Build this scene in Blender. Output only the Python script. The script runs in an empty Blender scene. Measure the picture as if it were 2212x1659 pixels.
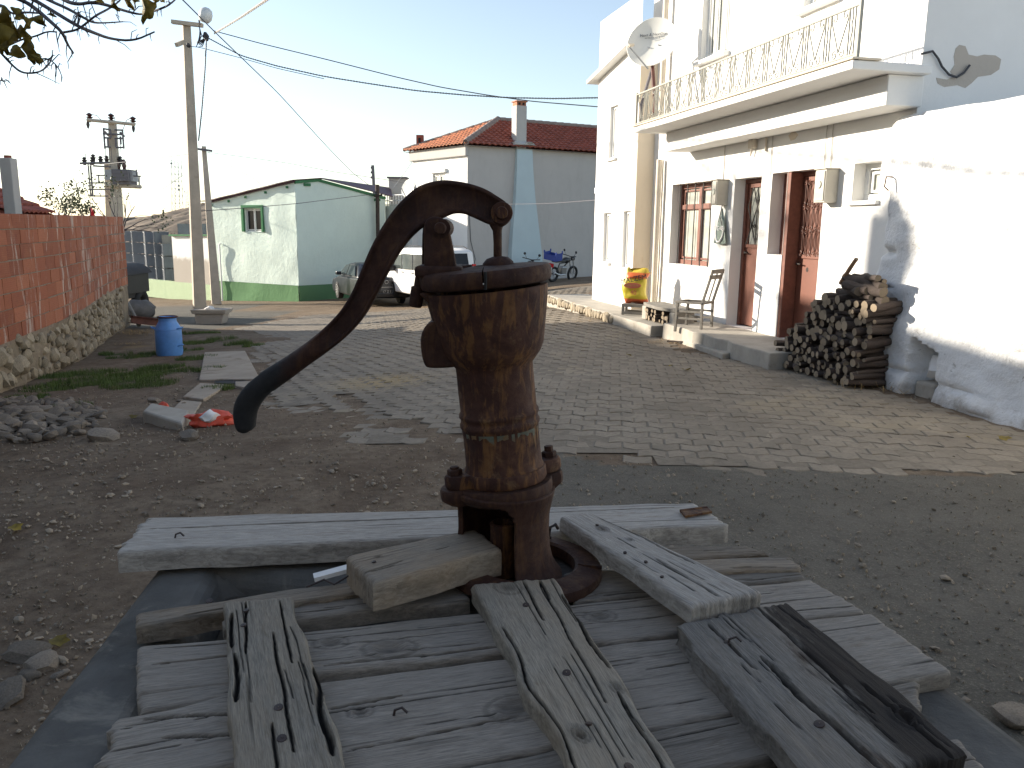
import bpy, bmesh, math, random
import numpy as np
from mathutils import Vector, Matrix, noise, Euler

R_ = random.Random(7)
sc = bpy.context.scene
col = sc.collection
rad = math.radians

# ------------------------------------------------------------------ camera
FPX, CX, CY, EYE = 1750.0, 1106.0, 829.5, 1.55
PITCH = math.atan((CY - 492.0) / FPX)
ROLL = rad(0.7)
fwd = Vector((0, math.cos(PITCH), -math.sin(PITCH)))
r0 = Vector((1, 0, 0)); u0 = r0.cross(fwd)
rgt = r0 * math.cos(ROLL) + u0 * math.sin(ROLL)
upv = u0 * math.cos(ROLL) - r0 * math.sin(ROLL)
camd = bpy.data.cameras.new('camera'); cam = bpy.data.objects.new('camera', camd)
col.objects.link(cam)
M = Matrix((rgt, upv, -fwd)).transposed().to_4x4(); M.translation = Vector((0, 0, EYE))
cam.matrix_world = M
camd.sensor_width = 36.0; camd.lens = FPX / 2212.0 * 36.0
camd.clip_start = 0.05; camd.clip_end = 3000
sc.camera = cam

# ------------------------------------------------------------------ world and sun
SUN_EL = rad(17)
SUN_H = Vector((-0.951, 0.309, 0)).normalized()
sunv = Vector((SUN_H.x * math.cos(SUN_EL), SUN_H.y * math.cos(SUN_EL), math.sin(SUN_EL)))
w = bpy.data.worlds.new("World"); sc.world = w; w.use_nodes = True
nt = w.node_tree; nt.nodes.clear()
sky = nt.nodes.new('ShaderNodeTexSky'); sky.sky_type = 'NISHITA'; sky.sun_disc = False
sky.sun_elevation = SUN_EL; sky.sun_rotation = math.atan2(SUN_H.x, SUN_H.y)
sky.altitude = 300; sky.air_density = 1.0; sky.dust_density = 0.6; sky.ozone_density = 1.3
bg = nt.nodes.new('ShaderNodeBackground'); bg.inputs[1].default_value = 0.13
out = nt.nodes.new('ShaderNodeOutputWorld')
hs = nt.nodes.new('ShaderNodeHueSaturation'); hs.inputs['Saturation'].default_value = .76; hs.inputs['Value'].default_value = .92
nt.links.new(sky.outputs[0], hs.inputs['Color']); nt.links.new(hs.outputs[0], bg.inputs[0]); nt.links.new(bg.outputs[0], out.inputs[0])
sl = bpy.data.lights.new('sun', 'SUN'); sl.energy = 5.0; sl.angle = rad(0.6); sl.color = (1.0, 0.90, 0.76)
so = bpy.data.objects.new('sun', sl); col.objects.link(so)
so.rotation_euler = (-sunv).to_track_quat('-Z', 'Y').to_euler(); so.location = sunv * 60
sc.view_settings.view_transform = 'Standard'; sc.view_settings.look = 'None'
sc.view_settings.gamma = 1; sc.view_settings.use_curve_mapping = False
sc.view_settings.exposure = 1.05
sc.cycles.max_bounces = 6

# ------------------------------------------------------------------ survey helpers: turn sightings into places
O = Vector((0, 0, EYE))
def ray(x, y): return fwd + rgt * ((x - CX) / FPX) - upv * ((y - CY) / FPX)
def atz(x, y, z): d = ray(x, y); return O + d * ((z - EYE) / d.z)
def atY(x, y, Y): d = ray(x, y); return O + d * (Y / d.y)
class Frame:
    """vertical plane: s along, off towards the street, z up"""
    def __init__(s, p, ang):
        s.p = Vector(p); s.d = Vector((math.sin(ang), math.cos(ang), 0)); s.n = Vector((-s.d.y, s.d.x, 0))
    def sz(s, x, y, off=0.0):
        d = ray(x, y); q = s.p + s.n * off; t = (q - O).dot(s.n) / d.dot(s.n); w_ = O + d * t
        return (w_ - s.p).dot(s.d), w_.z
    def W(s, a, off, z): v = s.p + s.d * a + s.n * off; return Vector((v.x, v.y, z))
    def mat(s, a=0, off=0, z=0):
        m = Matrix((s.d, Vector((-s.d.y, s.d.x, 0)), Vector((0, 0, 1)))).transposed().to_4x4()
        m.translation = s.W(a, off, z); return m

# ------------------------------------------------------------------ terrain height
ctrl = [(0,0,0),(-3,0,0.0),(3,1,0),(-3,4,-.05),(0,4,-.02),(3,4,-.02),(0,-6,0),(8,-4,0),(-8,-4,0.05),(4.4,6.85,-.06),(3.95,8.8,-.03),
        (3.0,12.6,-.05),(1.84,17.8,-.05),(-6.3,9.8,-.48),(-4.4,6,-.18),(-9.36,19.8,-.9),(-5.82,13.6,-.65),(-2.5,8,-.22),(0,8,-.06),(0,12,-.18),
        (-7.9,20.8,-1.0),(-8.7,33,-1.5),(-13.3,36,-1.75),(-3.4,17,-.68),(1.2,14.7,-.1),(-5.8,36,-1.45),(-4.9,27,-1.17),(-2.85,28,-1.15),
        (-1.85,33,-1.0),(2.7,36,-.57),(1.95,34,-.5),(6,40,-.6),(1.5,24,-.25),(-2,23,-.8),(-14,26,-1.4),(-20,14,-1.2),(-18,34,-1.9),(12,10,0.1),(14,30,-.3),(-12,4,-.5),(20,-5,0),(-22,0,-.8),(-5,45,-1.8),(-20,50,-2),(15,50,-1)]
cp = np.array([(a, b) for a, b, c in ctrl], float); cz = np.array([c for a, b, c in ctrl], float)
def _phi(r2): return 0.5 * r2 * np.log(np.maximum(r2, 1e-9))
n_ = len(ctrl)
K = _phi(((cp[:, None] - cp[None]) ** 2).sum(-1)) + np.eye(n_) * 0.4
Pm = np.hstack([np.ones((n_, 1)), cp]); A_ = np.zeros((n_ + 3, n_ + 3)); A_[:n_, :n_] = K; A_[:n_, n_:] = Pm; A_[n_:, :n_] = Pm.T
sol = np.linalg.solve(A_, np.concatenate([cz, np.zeros(3)]))
def gz_np(X, Y):
    X = np.asarray(X, float); Y = np.asarray(Y, float); sh = X.shape
    Xc = np.clip(X.ravel(), -22, 20); Yc = np.clip(Y.ravel(), -8, 52); q = np.stack([Xc, Yc], 1)
    z = _phi(((q[:, None] - cp[None]) ** 2).sum(-1)) @ sol[:n_] + sol[n_] + q @ sol[n_ + 1:]
    return z.reshape(sh)
def gz(x, y): return float(gz_np([x], [y])[0])
def onG(x, y, up=0.0):
    """ground point seen at a sighting"""
    d = ray(x, y); z = -0.2
    for _ in range(25):
        t = (z + up - EYE) / d.z; p = O + d * t; z = 0.5 * z + 0.5 * gz(p.x, p.y)
    return Vector((p.x, p.y, gz(p.x, p.y)))

# ------------------------------------------------------------------ object helpers
def tag(o, label=None, cat=None, group=None, kind=None):
    if label: o['label'] = label
    if cat: o['category'] = cat
    if group: o['group'] = group
    if kind: o['kind'] = kind
    return o
def empty(name, loc=(0, 0, 0), label=None, cat=None, group=None, rz=0):
    o = bpy.data.objects.new(name, None); o.empty_display_size = .1; col.objects.link(o)
    o.location = loc; o.rotation_euler.z = rz
    return tag(o, label, cat, group)
def link(name, me, parent=None, mw=None, m=None):
    o = bpy.data.objects.new(name, me); col.objects.link(o)
    if m is not None and len(me.materials) == 0: me.materials.append(m)
    mw = mw or Matrix.Identity(4)
    if parent is not None:
        o.parent = parent; o.matrix_local = PM(parent).inverted() @ mw
    else: o.matrix_world = mw
    return o
def PM(o):
    m = o.matrix_basis.copy()
    return (PM(o.parent) @ m) if o.parent else m

class MB:
    def __init__(s): s.v = []; s.f = []; s.mi = []; s.cur = 0
    def add(s, vs, fs):
        b = len(s.v); s.v += [tuple(v) for v in vs]; s.f += [tuple(i + b for i in f) for f in fs]; s.mi += [s.cur] * len(fs); return s
    def box(s, c, d, M=None):
        cx, cy, cz_ = c; x, y, z = d[0] / 2, d[1] / 2, d[2] / 2
        vs = [Vector((cx + i * x, cy + j * y, cz_ + k * z)) for i in (-1, 1) for j in (-1, 1) for k in (-1, 1)]
        if M is not None: vs = [M @ v for v in vs]
        return s.add(vs, [(0, 1, 3, 2), (4, 6, 7, 5), (0, 4, 5, 1), (2, 3, 7, 6), (0, 2, 6, 4), (1, 5, 7, 3)])
    def hexa(s, p):  # 8 points: bottom 4 ccw, top 4 ccw
        return s.add(p, [(3, 2, 1, 0), (4, 5, 6, 7), (0, 1, 5, 4), (1, 2, 6, 5), (2, 3, 7, 6), (3, 0, 4, 7)])
    def tube(s, pts, r, n=8, cap=True):
        pts = [Vector(p) for p in pts]; N = len(pts); rs = r if isinstance(r, (list, tuple)) else [r] * N
        vs = []; up = None
        for i, p in enumerate(pts):
            t = (pts[min(i + 1, N - 1)] - pts[max(i - 1, 0)]).normalized()
            if up is None:
                up = t.orthogonal().normalized()
            else:
                up = (up - t * up.dot(t)); up = up.normalized() if up.length > 1e-6 else t.orthogonal().normalized()
            b = t.cross(up)
            for k in range(n):
                a = 2 * math.pi * k / n; vs.append(p + (up * math.cos(a) + b * math.sin(a)) * rs[i])
        fs = [(i * n + k, i * n + (k + 1) % n, (i + 1) * n + (k + 1) % n, (i + 1) * n + k) for i in range(N - 1) for k in range(n)]
        if cap: fs += [tuple(range(n - 1, -1, -1)), tuple((N - 1) * n + k for k in range(n))]
        return s.add(vs, fs)
    def cyl(s, a, b, r, n=16, r2=None): return s.tube([a, b], [r, r if r2 is None else r2], n)
    def lathe(s, prof, n=32, M=None, cap=True, a0=0, a1=2 * math.pi):
        """prof: (r, z) list"""
        vs = []; full = abs(a1 - a0 - 2 * math.pi) < 1e-6; m = n if full else n + 1
        for (r, z) in prof:
            for k in range(m):
                a = a0 + (a1 - a0) * k / n; vs.append(Vector((r * math.cos(a), r * math.sin(a), z)))
        if M is not None: vs = [M @ v for v in vs]
        fs = [(i * m + k, i * m + (k + 1) % m, (i + 1) * m + (k + 1) % m, (i + 1) * m + k) for i in range(len(prof) - 1) for k in range(n)]
        if cap and full: fs += [tuple(range(m - 1, -1, -1)), tuple((len(prof) - 1) * m + k for k in range(m))]
        return s.add(vs, fs)
    def prism(s, poly, d, M=None):
        """poly in local xz plane extruded along y from -d/2 to d/2"""
        n = len(poly); vs = [Vector((x, -d / 2, z)) for x, z in poly] + [Vector((x, d / 2, z)) for x, z in poly]
        if M is not None: vs = [M @ v for v in vs]
        return s.add(vs, [tuple(range(n)), tuple(range(2 * n - 1, n - 1, -1))] + [(i, i + n, (i + 1) % n + n, (i + 1) % n) for i in range(n)])
    def torus(s, R, r, M=None, n=28, m=8):
        vs = []
        for i in range(n):
            a = 2 * math.pi * i / n
            for k in range(m):
                b = 2 * math.pi * k / m; q = R + r * math.cos(b); vs.append(Vector((q * math.cos(a), q * math.sin(a), r * math.sin(b))))
        if M is not None: vs = [M @ v for v in vs]
        return s.add(vs, [(i * m + k, ((i + 1) % n) * m + k, ((i + 1) % n) * m + (k + 1) % m, i * m + (k + 1) % m) for i in range(n) for k in range(m)])
    def mesh(s, name, mats, smooth=None, fix=True):
        me = bpy.data.meshes.new(name); me.from_pydata(s.v, [], s.f)
        for m in (mats if isinstance(mats, (list, tuple)) else [mats]): me.materials.append(m)
        if max(s.mi, default=0) > 0: me.polygons.foreach_set('material_index', s.mi)
        if fix:
            bm = bmesh.new(); bm.from_mesh(me); bmesh.ops.recalc_face_normals(bm, faces=bm.faces); bm.to_mesh(me); bm.free()
        if smooth is not None: smooth_me(me, smooth)
        me.update(); return me
    def build(s, name, mats, parent=None, smooth=None, bev=None, fix=True, seg=2):
        """world-space geometry; origin placed at the bottom centre"""
        P = np.array([tuple(v) for v in s.v]); c = Vector(((P[:, 0].min() + P[:, 0].max()) / 2, (P[:, 1].min() + P[:, 1].max()) / 2, P[:, 2].min()))
        s.v = [tuple(Vector(v) - c) for v in s.v]
        me = s.mesh(name, mats, smooth, fix)
        o = link(name, me, parent, Matrix.Translation(c))
        if bev: add_bevel(o, bev, seg)
        return o
def add_bevel(o, wd, seg=2):
    b = o.modifiers.new('bevel', 'BEVEL'); b.width = wd; b.segments = seg; b.limit_method = 'ANGLE'; b.angle_limit = rad(40); b.harden_normals = False
def smooth_me(me, ang=40):
    me.polygons.foreach_set('use_smooth', [True] * len(me.polygons))
    bm = bmesh.new(); bm.from_mesh(me); a = rad(ang)
    for e in bm.edges:
        if len(e.link_faces) == 2 and e.calc_face_angle(0) > a: e.smooth = False
    bm.to_mesh(me); bm.free()
def setp(o, parent):
    mw = PM(o); o.parent = parent; o.matrix_local = PM(parent).inverted() @ mw
def text_obj(name, body, size, M, m, parent=None, ext=0.001, align='CENTER', sx=1.0):
    cu = bpy.data.curves.new(name, 'FONT'); cu.body = body; cu.size = size; cu.extrude = ext; cu.align_x = align; cu.align_y = 'CENTER'; cu.resolution_u = 3
    t = bpy.data.objects.new(name, cu); col.objects.link(t)
    me = bpy.data.meshes.new_from_object(t.evaluated_get(bpy.context.evaluated_depsgraph_get()))
    bpy.data.objects.remove(t); me.materials.clear(); me.materials.append(m)
    return link(name, me, parent, M @ Matrix.Diagonal((sx, 1, 1, 1)))
def copy_tree(o, parent=None):
    c = o.copy(); col.objects.link(c)
    if parent is not None: c.parent = parent
    for ch in o.children: copy_tree(ch, c)
    return c

# ------------------------------------------------------------------ materials
def newmat(name):
    m = bpy.data.materials.new(name); m.use_nodes = True; n = m.node_tree.nodes; n.clear()
    o = n.new('ShaderNodeOutputMaterial'); b = n.new('ShaderNodeBsdfPrincipled'); m.node_tree.links.new(b.outputs[0], o.inputs[0])
    return m, m.node_tree, b
def nd(nt, t, **kw):
    n = nt.nodes.new(t)
    for k, v in kw.items():
        if k in ('i',):
            for a, b in v.items(): n.inputs[a].default_value = b
        else: setattr(n, k, v)
    return n
def coord(nt, kind='Object', scale=(1, 1, 1), rot=(0, 0, 0)):
    tc = nt.nodes.new('ShaderNodeTexCoord') if kind != 'World' else nt.nodes.new('ShaderNodeNewGeometry')
    mp = nt.nodes.new('ShaderNodeMapping'); mp.inputs['Scale'].default_value = scale; mp.inputs['Rotation'].default_value = rot
    nt.links.new(tc.outputs['Position' if kind == 'World' else kind], mp.inputs[0]); return mp.outputs[0]
def ntex(nt, vec, scale, detail=6, rough=.6, dist=0):
    n = nd(nt, 'ShaderNodeTexNoise'); n.inputs['Scale'].default_value = scale; n.inputs['Detail'].default_value = detail
    n.inputs['Roughness'].default_value = rough; n.inputs['Distortion'].default_value = dist
    nt.links.new(vec, n.inputs['Vector']); return n.outputs['Fac']
def ramp(nt, fac, stops, interp='LINEAR'):
    r = nd(nt, 'ShaderNodeValToRGB'); cr = r.color_ramp; cr.interpolation = interp
    while len(cr.elements) > 1: cr.elements.remove(cr.elements[0])
    cr.elements[0].position = stops[0][0]; cr.elements[0].color = c4(stops[0][1])
    for p, c in stops[1:]:
        e = cr.elements.new(p); e.color = c4(c)
    nt.links.new(fac, r.inputs[0]); return r.outputs[0]
def c4(c): return (c, c, c, 1) if isinstance(c, (int, float)) else (c[0], c[1], c[2], 1)
def mix(nt, fac, a, b, mode='MIX'):
    n = nd(nt, 'ShaderNodeMix', data_type='RGBA', blend_type=mode)
    for k, v in ((0, fac), (6, a), (7, b)):
        if hasattr(v, 'links') or hasattr(v, 'is_linked'): nt.links.new(v, n.inputs[k])
        else: n.inputs[k].default_value = v if k == 0 else c4(v)
    return n.outputs[2]
def mth(nt, op, a, b=0.0, c=None):
    n = nd(nt, 'ShaderNodeMath', operation=op)
    for k, v in ((0, a), (1, b)) + (((2, c),) if c is not None else ()):
        if hasattr(v, 'is_linked'): nt.links.new(v, n.inputs[k])
        else: n.inputs[k].default_value = v
    return n.outputs[0]
def bump(nt, b, h, strength=.3, dist=.01):
    n = nd(nt, 'ShaderNodeBump'); n.inputs['Strength'].default_value = strength; n.inputs['Distance'].default_value = dist
    nt.links.new(h, n.inputs['Height']); nt.links.new(n.outputs[0], b.inputs['Normal'])
def orand(nt): return nd(nt, 'ShaderNodeObjectInfo').outputs['Random']
def simple(name, c, rough=.6, var=.25, scale=6, bmp=.15, bdist=.004, metal=0, kind='Object', stain=None, rnd=0, spec=None):
    m, nt, b = newmat(name); v = coord(nt, kind)
    f = ntex(nt, v, scale, 8, .65); lo = tuple(x * (1 - var) for x in c); hi = tuple(min(1, x * (1 + var)) for x in c)
    colr = ramp(nt, f, [(.3, lo), (.7, hi)])
    if stain:
        f2 = ntex(nt, v, stain[1], 7, .7, .4); colr = mix(nt, ramp(nt, f2, [(stain[2], 0), (stain[2] + .12, 1)]), colr, stain[0])
    if rnd:
        colr = mix(nt, 1.0, colr, ramp(nt, orand(nt), [(0, 1 - rnd), (1, 1 + 0 * rnd)]), 'MULTIPLY')
    nt.links.new(colr, b.inputs['Base Color']); b.inputs['Roughness'].default_value = rough; b.inputs['Metallic'].default_value = metal
    if spec is not None: b.inputs['Specular IOR Level'].default_value = spec
    if bmp: bump(nt, b, ntex(nt, v, scale * 5, 8, .7), bmp, bdist)
    return m
MT = {}
def wood_mat(name, base, dark=.35, warm=0.0, stain=None, gs=1.0, half=None):
    """weathered board: grain along local X; the 'wear' attribute darkens cracks with painted shade and dirt, plus grain streaks and knots"""
    m, nt, b = newmat(name)
    g4 = ntex(nt, coord(nt, 'Object', (22, 430, 90)), 1.5, 5, .7, .2)
    v = coord(nt, 'Object', (2.2 * gs, 34 * gs, 10)); v2 = coord(nt, 'Object', (8 * gs, 160 * gs, 40)); v3 = coord(nt, 'Object', (1, 1, 1))
    g1 = ntex(nt, v, 1.6, 8, .65, .6); g2 = ntex(nt, v2, 1.5, 6, .7, .3); big = ntex(nt, v3, 5, 5, .6)
    hi = base; lo = tuple(x * dark for x in base)
    c = ramp(nt, g1, [(.26, lo), (.38, tuple(x * .78 for x in base)), (.58, hi), (.8, tuple(min(1, x * 1.18) for x in base))])
    c = mix(nt, .55, c, ramp(nt, g2, [(.3, tuple(x * .5 for x in base)), (.6, base)]))
    c = mix(nt, .6, c, mix(nt, 1.0, c, ramp(nt, g4, [(.35, .35), (.62, 1.25)]), 'MULTIPLY'))
    c = mix(nt, ramp(nt, ntex(nt, coord(nt, 'Object', (5, 22, 8)), 2.6, 7, .7, .8), [(.56, 0), (.70, .55)]), c, (base[0] * .42, base[1] * .36, base[2] * .30))
    c = mix(nt, ramp(nt, big, [(.4, 0), (.75, .55)]), c, (base[0] * (.8 + .35 * warm), base[1] * (.8 + .12 * warm), base[2] * (.8 - .12 * warm)))
    at = nd(nt, 'ShaderNodeAttribute', attribute_name='shade_grain')
    c = mix(nt, at.outputs['Fac'], c, (.012, .010, .009))
    if stain:
        c = mix(nt, ramp(nt, ntex(nt, coord(nt, 'Object', (3, 9, 4)), stain[1], 6, .65, .5), [(stain[2], 0), (stain[2] + .1, .9)]), c, stain[0])
    if half is not None:
        s3 = nd(nt, 'ShaderNodeSeparateXYZ'); nt.links.new(v3, s3.inputs[0]); hm = mth(nt, 'ADD', mth(nt, 'MULTIPLY', s3.outputs[1], -22), mth(nt, 'MULTIPLY', mth(nt, 'SUBTRACT', ntex(nt, coord(nt, 'Object', (4, 18, 4)), 2.2, 6, .65, .5), .5), 3.0))
        hm = mth(nt, 'ADD', hm, mth(nt, 'MULTIPLY', s3.outputs[0], -3.2)); c = mix(nt, ramp(nt, hm, [(half, 0), (half + .5, .92)]), c, (.028, .022, .019))
    c = mix(nt, 1.0, c, ramp(nt, orand(nt), [(0, .70), (1, 1.06)]), 'MULTIPLY')
    nt.links.new(c, b.inputs['Base Color']); b.inputs['Roughness'].default_value = .88; b.inputs['Specular IOR Level'].default_value = .25
    h = mth(nt, 'ADD', mth(nt, 'ADD', g1, mth(nt, 'MULTIPLY', g2, .5)), mth(nt, 'MULTIPLY', g4, .3)); bump(nt, b, h, .75, .004)
    return m
def rust_mat(name, seed=0, teal=.5, dark=1.0, ochre=.5):
    m, nt, b = newmat(name)
    mp = coord(nt, 'Object', (1, 1, 1)); ad = nd(nt, 'ShaderNodeVectorMath', operation='ADD'); nt.links.new(mp, ad.inputs[0]); ad.inputs[1].default_value = (seed * 3.1, seed, seed * 1.7)
    v = ad.outputs[0]
    st = nd(nt, 'ShaderNodeMapping'); st.inputs['Scale'].default_value = (9, 9, 1.6); nt.links.new(v, st.inputs[0])
    n1 = ntex(nt, v, 14, 9, .68, .5); n2 = ntex(nt, v, 60, 6, .7); n3 = ntex(nt, st.outputs[0], 6, 6, .65, .4); n4 = ntex(nt, v, 9, 7, .7, .8)
    d = dark
    c = ramp(nt, n1, [(.25, (.022 * d, .011 * d, .009 * d)), (.45, (.055 * d, .019 * d, .012 * d)), (.58, (.088 * d, .036 * d, .021 * d)), (.72, (.16 * d, .075 * d, .034 * d)), (.85, (.10 * d, .05 * d, .03 * d))])
    c = mix(nt, ramp(nt, n3, [(.50, 0), (.60, ochre)]), c, (.33 * d, .155 * d, .045 * d))
    c = mix(nt, ramp(nt, ntex(nt, v, 34, 7, .75, .3), [(.56, 0), (.66, ochre)]), c, (.24 * d, .15 * d, .075 * d))
    c = mix(nt, ramp(nt, n2, [(.5, 0), (.72, .5)]), c, (.03, .014, .012))
    c = mix(nt, ramp(nt, n4, [(.66, 0), (.70, teal)]), c, (.10, .12, .10))
    nt.links.new(c, b.inputs['Base Color'])
    r = ramp(nt, n2, [(.3, .62), (.7, .9)]); nt.links.new(r, b.inputs['Roughness']); b.inputs['Specular IOR Level'].default_value = .35
    h = mth(nt, 'ADD', n1, mth(nt, 'MULTIPLY', n2, .6)); bump(nt, b, h, .7, .0028)
    return m
def plaster(name, c, dirt=(.45, .36, .24), amt=.35, bmp=.25, scale=1.2, warm=None, thr=.62, bd=.012):
    m, nt, b = newmat(name); v = coord(nt, 'World'); vs = coord(nt, 'World', (1.2, 1.2, .35))
    f = ntex(nt, v, 1.3, 6, .6); f2 = ntex(nt, vs, 2.2, 8, .7, .4); f3 = ntex(nt, v, 22, 8, .7)
    cc = ramp(nt, f, [(.3, tuple(x * .93 for x in c)), (.7, c)])
    cc = mix(nt, ramp(nt, f2, [(thr, 0), (thr + .2, amt)]), cc, dirt)
    if name == 'limewash':
        cc = mix(nt, ramp(nt, ntex(nt, v, 7, 9, .75, .6), [(.60, 0), (.68, .75)]), cc, (.22, .19, .15))
    if name in ('limewash', 'white_plaster'):   # splashed mud near the ground and hairline cracks
        sx = nd(nt, 'ShaderNodeSeparateXYZ'); g_ = nd(nt, 'ShaderNodeNewGeometry'); nt.links.new(g_.outputs['Position'], sx.inputs[0])
        zz = mth(nt, 'ADD', mth(nt, 'MULTIPLY', sx.outputs[2], -1.6), ntex(nt, v, 3.5, 8, .7, .3))
        cc = mix(nt, ramp(nt, zz, [(.30, 0), (.62, .75)]), cc, (.30, .25, .19))
    nt.links.new(cc, b.inputs['Base Color']); b.inputs['Roughness'].default_value = .9; b.inputs['Specular IOR Level'].default_value = .2
    bump(nt, b, mth(nt, 'ADD', mth(nt, 'MULTIPLY', ntex(nt, v, 5, 6, .6), 1.5), f3), bmp, bd)
    return m
def glass(name, c=(.02, .025, .03), rough=.05, sp=.8):
    m, nt, b = newmat(name); b.inputs['Base Color'].default_value = c4(c); b.inputs['Roughness'].default_value = rough; b.inputs['Specular IOR Level'].default_value = sp
    return m
MT['white'] = plaster('white_plaster', (.80, .79, .76), thr=.66, amt=.3)
MT['lime'] = plaster('limewash', (.80, .80, .79), (.42, .36, .28), .5, .7, thr=.60, bd=.03)
MT['render'] = plaster('bare_render', (.48, .43, .37), (.25, .22, .18), .4, .5)
MT['tanstain'] = plaster('stained_plaster', (.70, .62, .50), (.50, .30, .14), .55, .2, thr=.58)
MT['green_wall'] = plaster('mint_paint', (.70, .81, .73), (.5, .58, .52), .2, .6, bd=.02)
MT['green_dark'] = plaster('green_plinth_paint', (.15, .29, .14), (.2, .3, .2), .2, .5, bd=.02)
MT['green_trim'] = plaster('green_trim_paint', (.07, .21, .10), (.1, .2, .1), .2, .1)
MT['palegreen'] = plaster('pale_green_paint', (.46, .56, .36), (.25, .40, .22), .35, .5, thr=.55, bd=.02)
MT['greycem'] = plaster('grey_cement_render', (.50, .48, .45), (.36, .34, .31), .3, .4, thr=.5)
MT['paleblue'] = plaster('pale_blue_paint', (.50, .60, .62), (.40, .46, .46), .35, .25)
MT['conc'] = simple('concrete', (.36, .33, .28), .9, .22, 3, .4, .006, stain=((.22, .18, .13), 4, .6))
MT['conc_pole'] = simple('pole_concrete', (.46, .40, .32), .88, .15, 3, .3, .004, stain=((.36, .30, .23), 2.5, .58))
MT['conc_grey'] = simple('well_concrete', (.125, .12, .11), .95, .5, 3.2, .9, .008, stain=((.25, .23, .195), 5.5, .55), spec=.15)
MT['slab'] = simple('pavement_slab', (.33, .28, .22), .92, .2, 2, .45, .006, stain=((.2, .16, .11), 3, .55))
MT['brick'] = None
MT['stone'] = simple('wall_stone', (.40, .335, .24), .9, .35, 7, .5, .01, rnd=.42)
MT['stone2'] = simple('loose_stone', (.25, .21, .165), .9, .35, 8, .5, .006, rnd=.45)
MT['mortar'] = simple('mud_mortar', (.25, .20, .14), .95, .3, 5, .7, .015, kind='World')
MT['mortar_g'] = simple('cement_mortar', (.25, .20, .15), .95, .25, 12, .7, .008, kind='World')
MT['bluecan'] = simple('blue_enamel', (.10, .27, .62), .42, .18, 5, .06, .002, stain=((.22, .20, .2), 9, .70))
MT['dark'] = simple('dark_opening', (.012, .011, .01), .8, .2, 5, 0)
MT['rust_thing'] = rust_mat('rusty_steel', 3, .1, .8)
MT['rust_beam'] = simple('red_oxide_steel', (.10, .032, .022), .7, .35, 8, .2, .002)
MT['steel'] = simple('galvanised_steel', (.36, .37, .38), .55, .2, 8, .1, .002, metal=.3)
MT['dsteel'] = simple('weathered_dark_steel', (.14, .13, .14), .7, .3, 8, .1, .002)
MT['insul'] = simple('brown_porcelain', (.07, .03, .025), .3, .2, 8, 0)
MT['cable'] = simple('black_cable', (.04, .04, .045), .6, .2, 8, 0)
MT['cable_l'] = simple('pale_cable', (.40, .38, .35), .7, .2, 8, 0)
MT['whitep'] = simple('white_paint', (.78, .78, .76), .5, .06, 5, .05, .001)
MT['pvc'] = simple('white_plastic_frame', (.75, .75, .73), .35, .05, 5, 0)
MT['creampaint'] = simple('cream_iron_paint', (.34, .33, .28), .6, .15, 20, .1, .001, stain=((.3, .16, .07), 20, .66))
MT['greybox'] = simple('meter_box_paint', (.50, .47, .40), .55, .1, 4, .05, .002)
MT['pipe'] = simple('drain_pipe', (.55, .49, .40), .6, .2, 3, .1, .002)
MT['doorred'] = simple('brown_door_paint', (.17, .060, .036), .5, .15, 3, .1, .002, stain=((.15, .05, .03), 3, .62))
MT['woodfr'] = simple('brown_window_wood', (.17, .062, .04), .55, .3, 12, .2, .002)
MT['iron'] = simple('black_iron', (.035, .028, .024), .5, .3, 12, .1, .001)
MT['ironbr'] = simple('brown_iron', (.12, .045, .028), .5, .3, 12, .1, .001)
MT['glass'] = glass('window_glass'); MT['glassc'] = simple('glass_with_net_curtain', (.42, .43, .38), .12, .25, 3, 0, spec=.6)
MT['glassd'] = glass('dark_glass', (.02, .022, .025), .18, .2); MT['glasscar'] = glass('car_glass', (.05, .06, .06), .06)
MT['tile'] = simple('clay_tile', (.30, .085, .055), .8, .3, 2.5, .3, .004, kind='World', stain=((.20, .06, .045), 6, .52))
MT['tileo'] = simple('sunlit_clay_tile', (.42, .17, .09), .8, .3, 5, .3, .004, kind='World')  # brighter copy of the clay tile, sunlight put into its colour
MT['ridge'] = simple('mortar_ridge', (.26, .20, .17), .9, .25, 6, .5, .006, kind='World')
MT['maroon'] = simple('maroon_sheet_roof', (.075, .028, .04), .6, .25, 5, .1, .003, stain=((.15, .07, .05), 5, .6))
MT['rubber'] = simple('tyre_rubber', (.02, .02, .02), .8, .2, 20, .1, .001)
MT['rim'] = simple('alloy_rim', (.35, .35, .35), .35, .1, 8, 0, metal=.7)
MT['crate'] = simple('grey_plastic_bin', (.20, .22, .245), .6, .12, 4, .05, .002, rnd=.15)
MT['bark'] = simple('tree_bark', (.075, .065, .07), .85, .3, 12, .4, .003)
MT['logbark'] = simple('log_bark', (.085, .062, .05), .9, .45, 14, .7, .005, rnd=.45)
MT['logend'] = simple('sawn_log_end', (.30, .235, .16), .85, .25, 25, .2, .002, rnd=.4)
MT['leaf'] = simple('autumn_leaf', (.30, .22, .03), .6, .45, 18, .1, .001, rnd=.35)
_nt = MT['leaf'].node_tree; _b = [n for n in _nt.nodes if n.type == 'BSDF_PRINCIPLED'][0]; _o = [n for n in _nt.nodes if n.type == 'OUTPUT_MATERIAL'][0]
_t = _nt.nodes.new('ShaderNodeBsdfTranslucent'); _m = _nt.nodes.new('ShaderNodeMixShader'); _m.inputs[0].default_value = .35; _nt.links.new(_b.inputs['Base Color'].links[0].from_socket, _t.inputs['Color'])
_nt.links.new(_b.outputs[0], _m.inputs[1]); _nt.links.new(_t.outputs[0], _m.inputs[2]); _nt.links.new(_m.outputs[0], _o.inputs[0])
MT['leafg'] = simple('olive_leaf', (.07, .085, .035), .6, .4, 8, 0)
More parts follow.
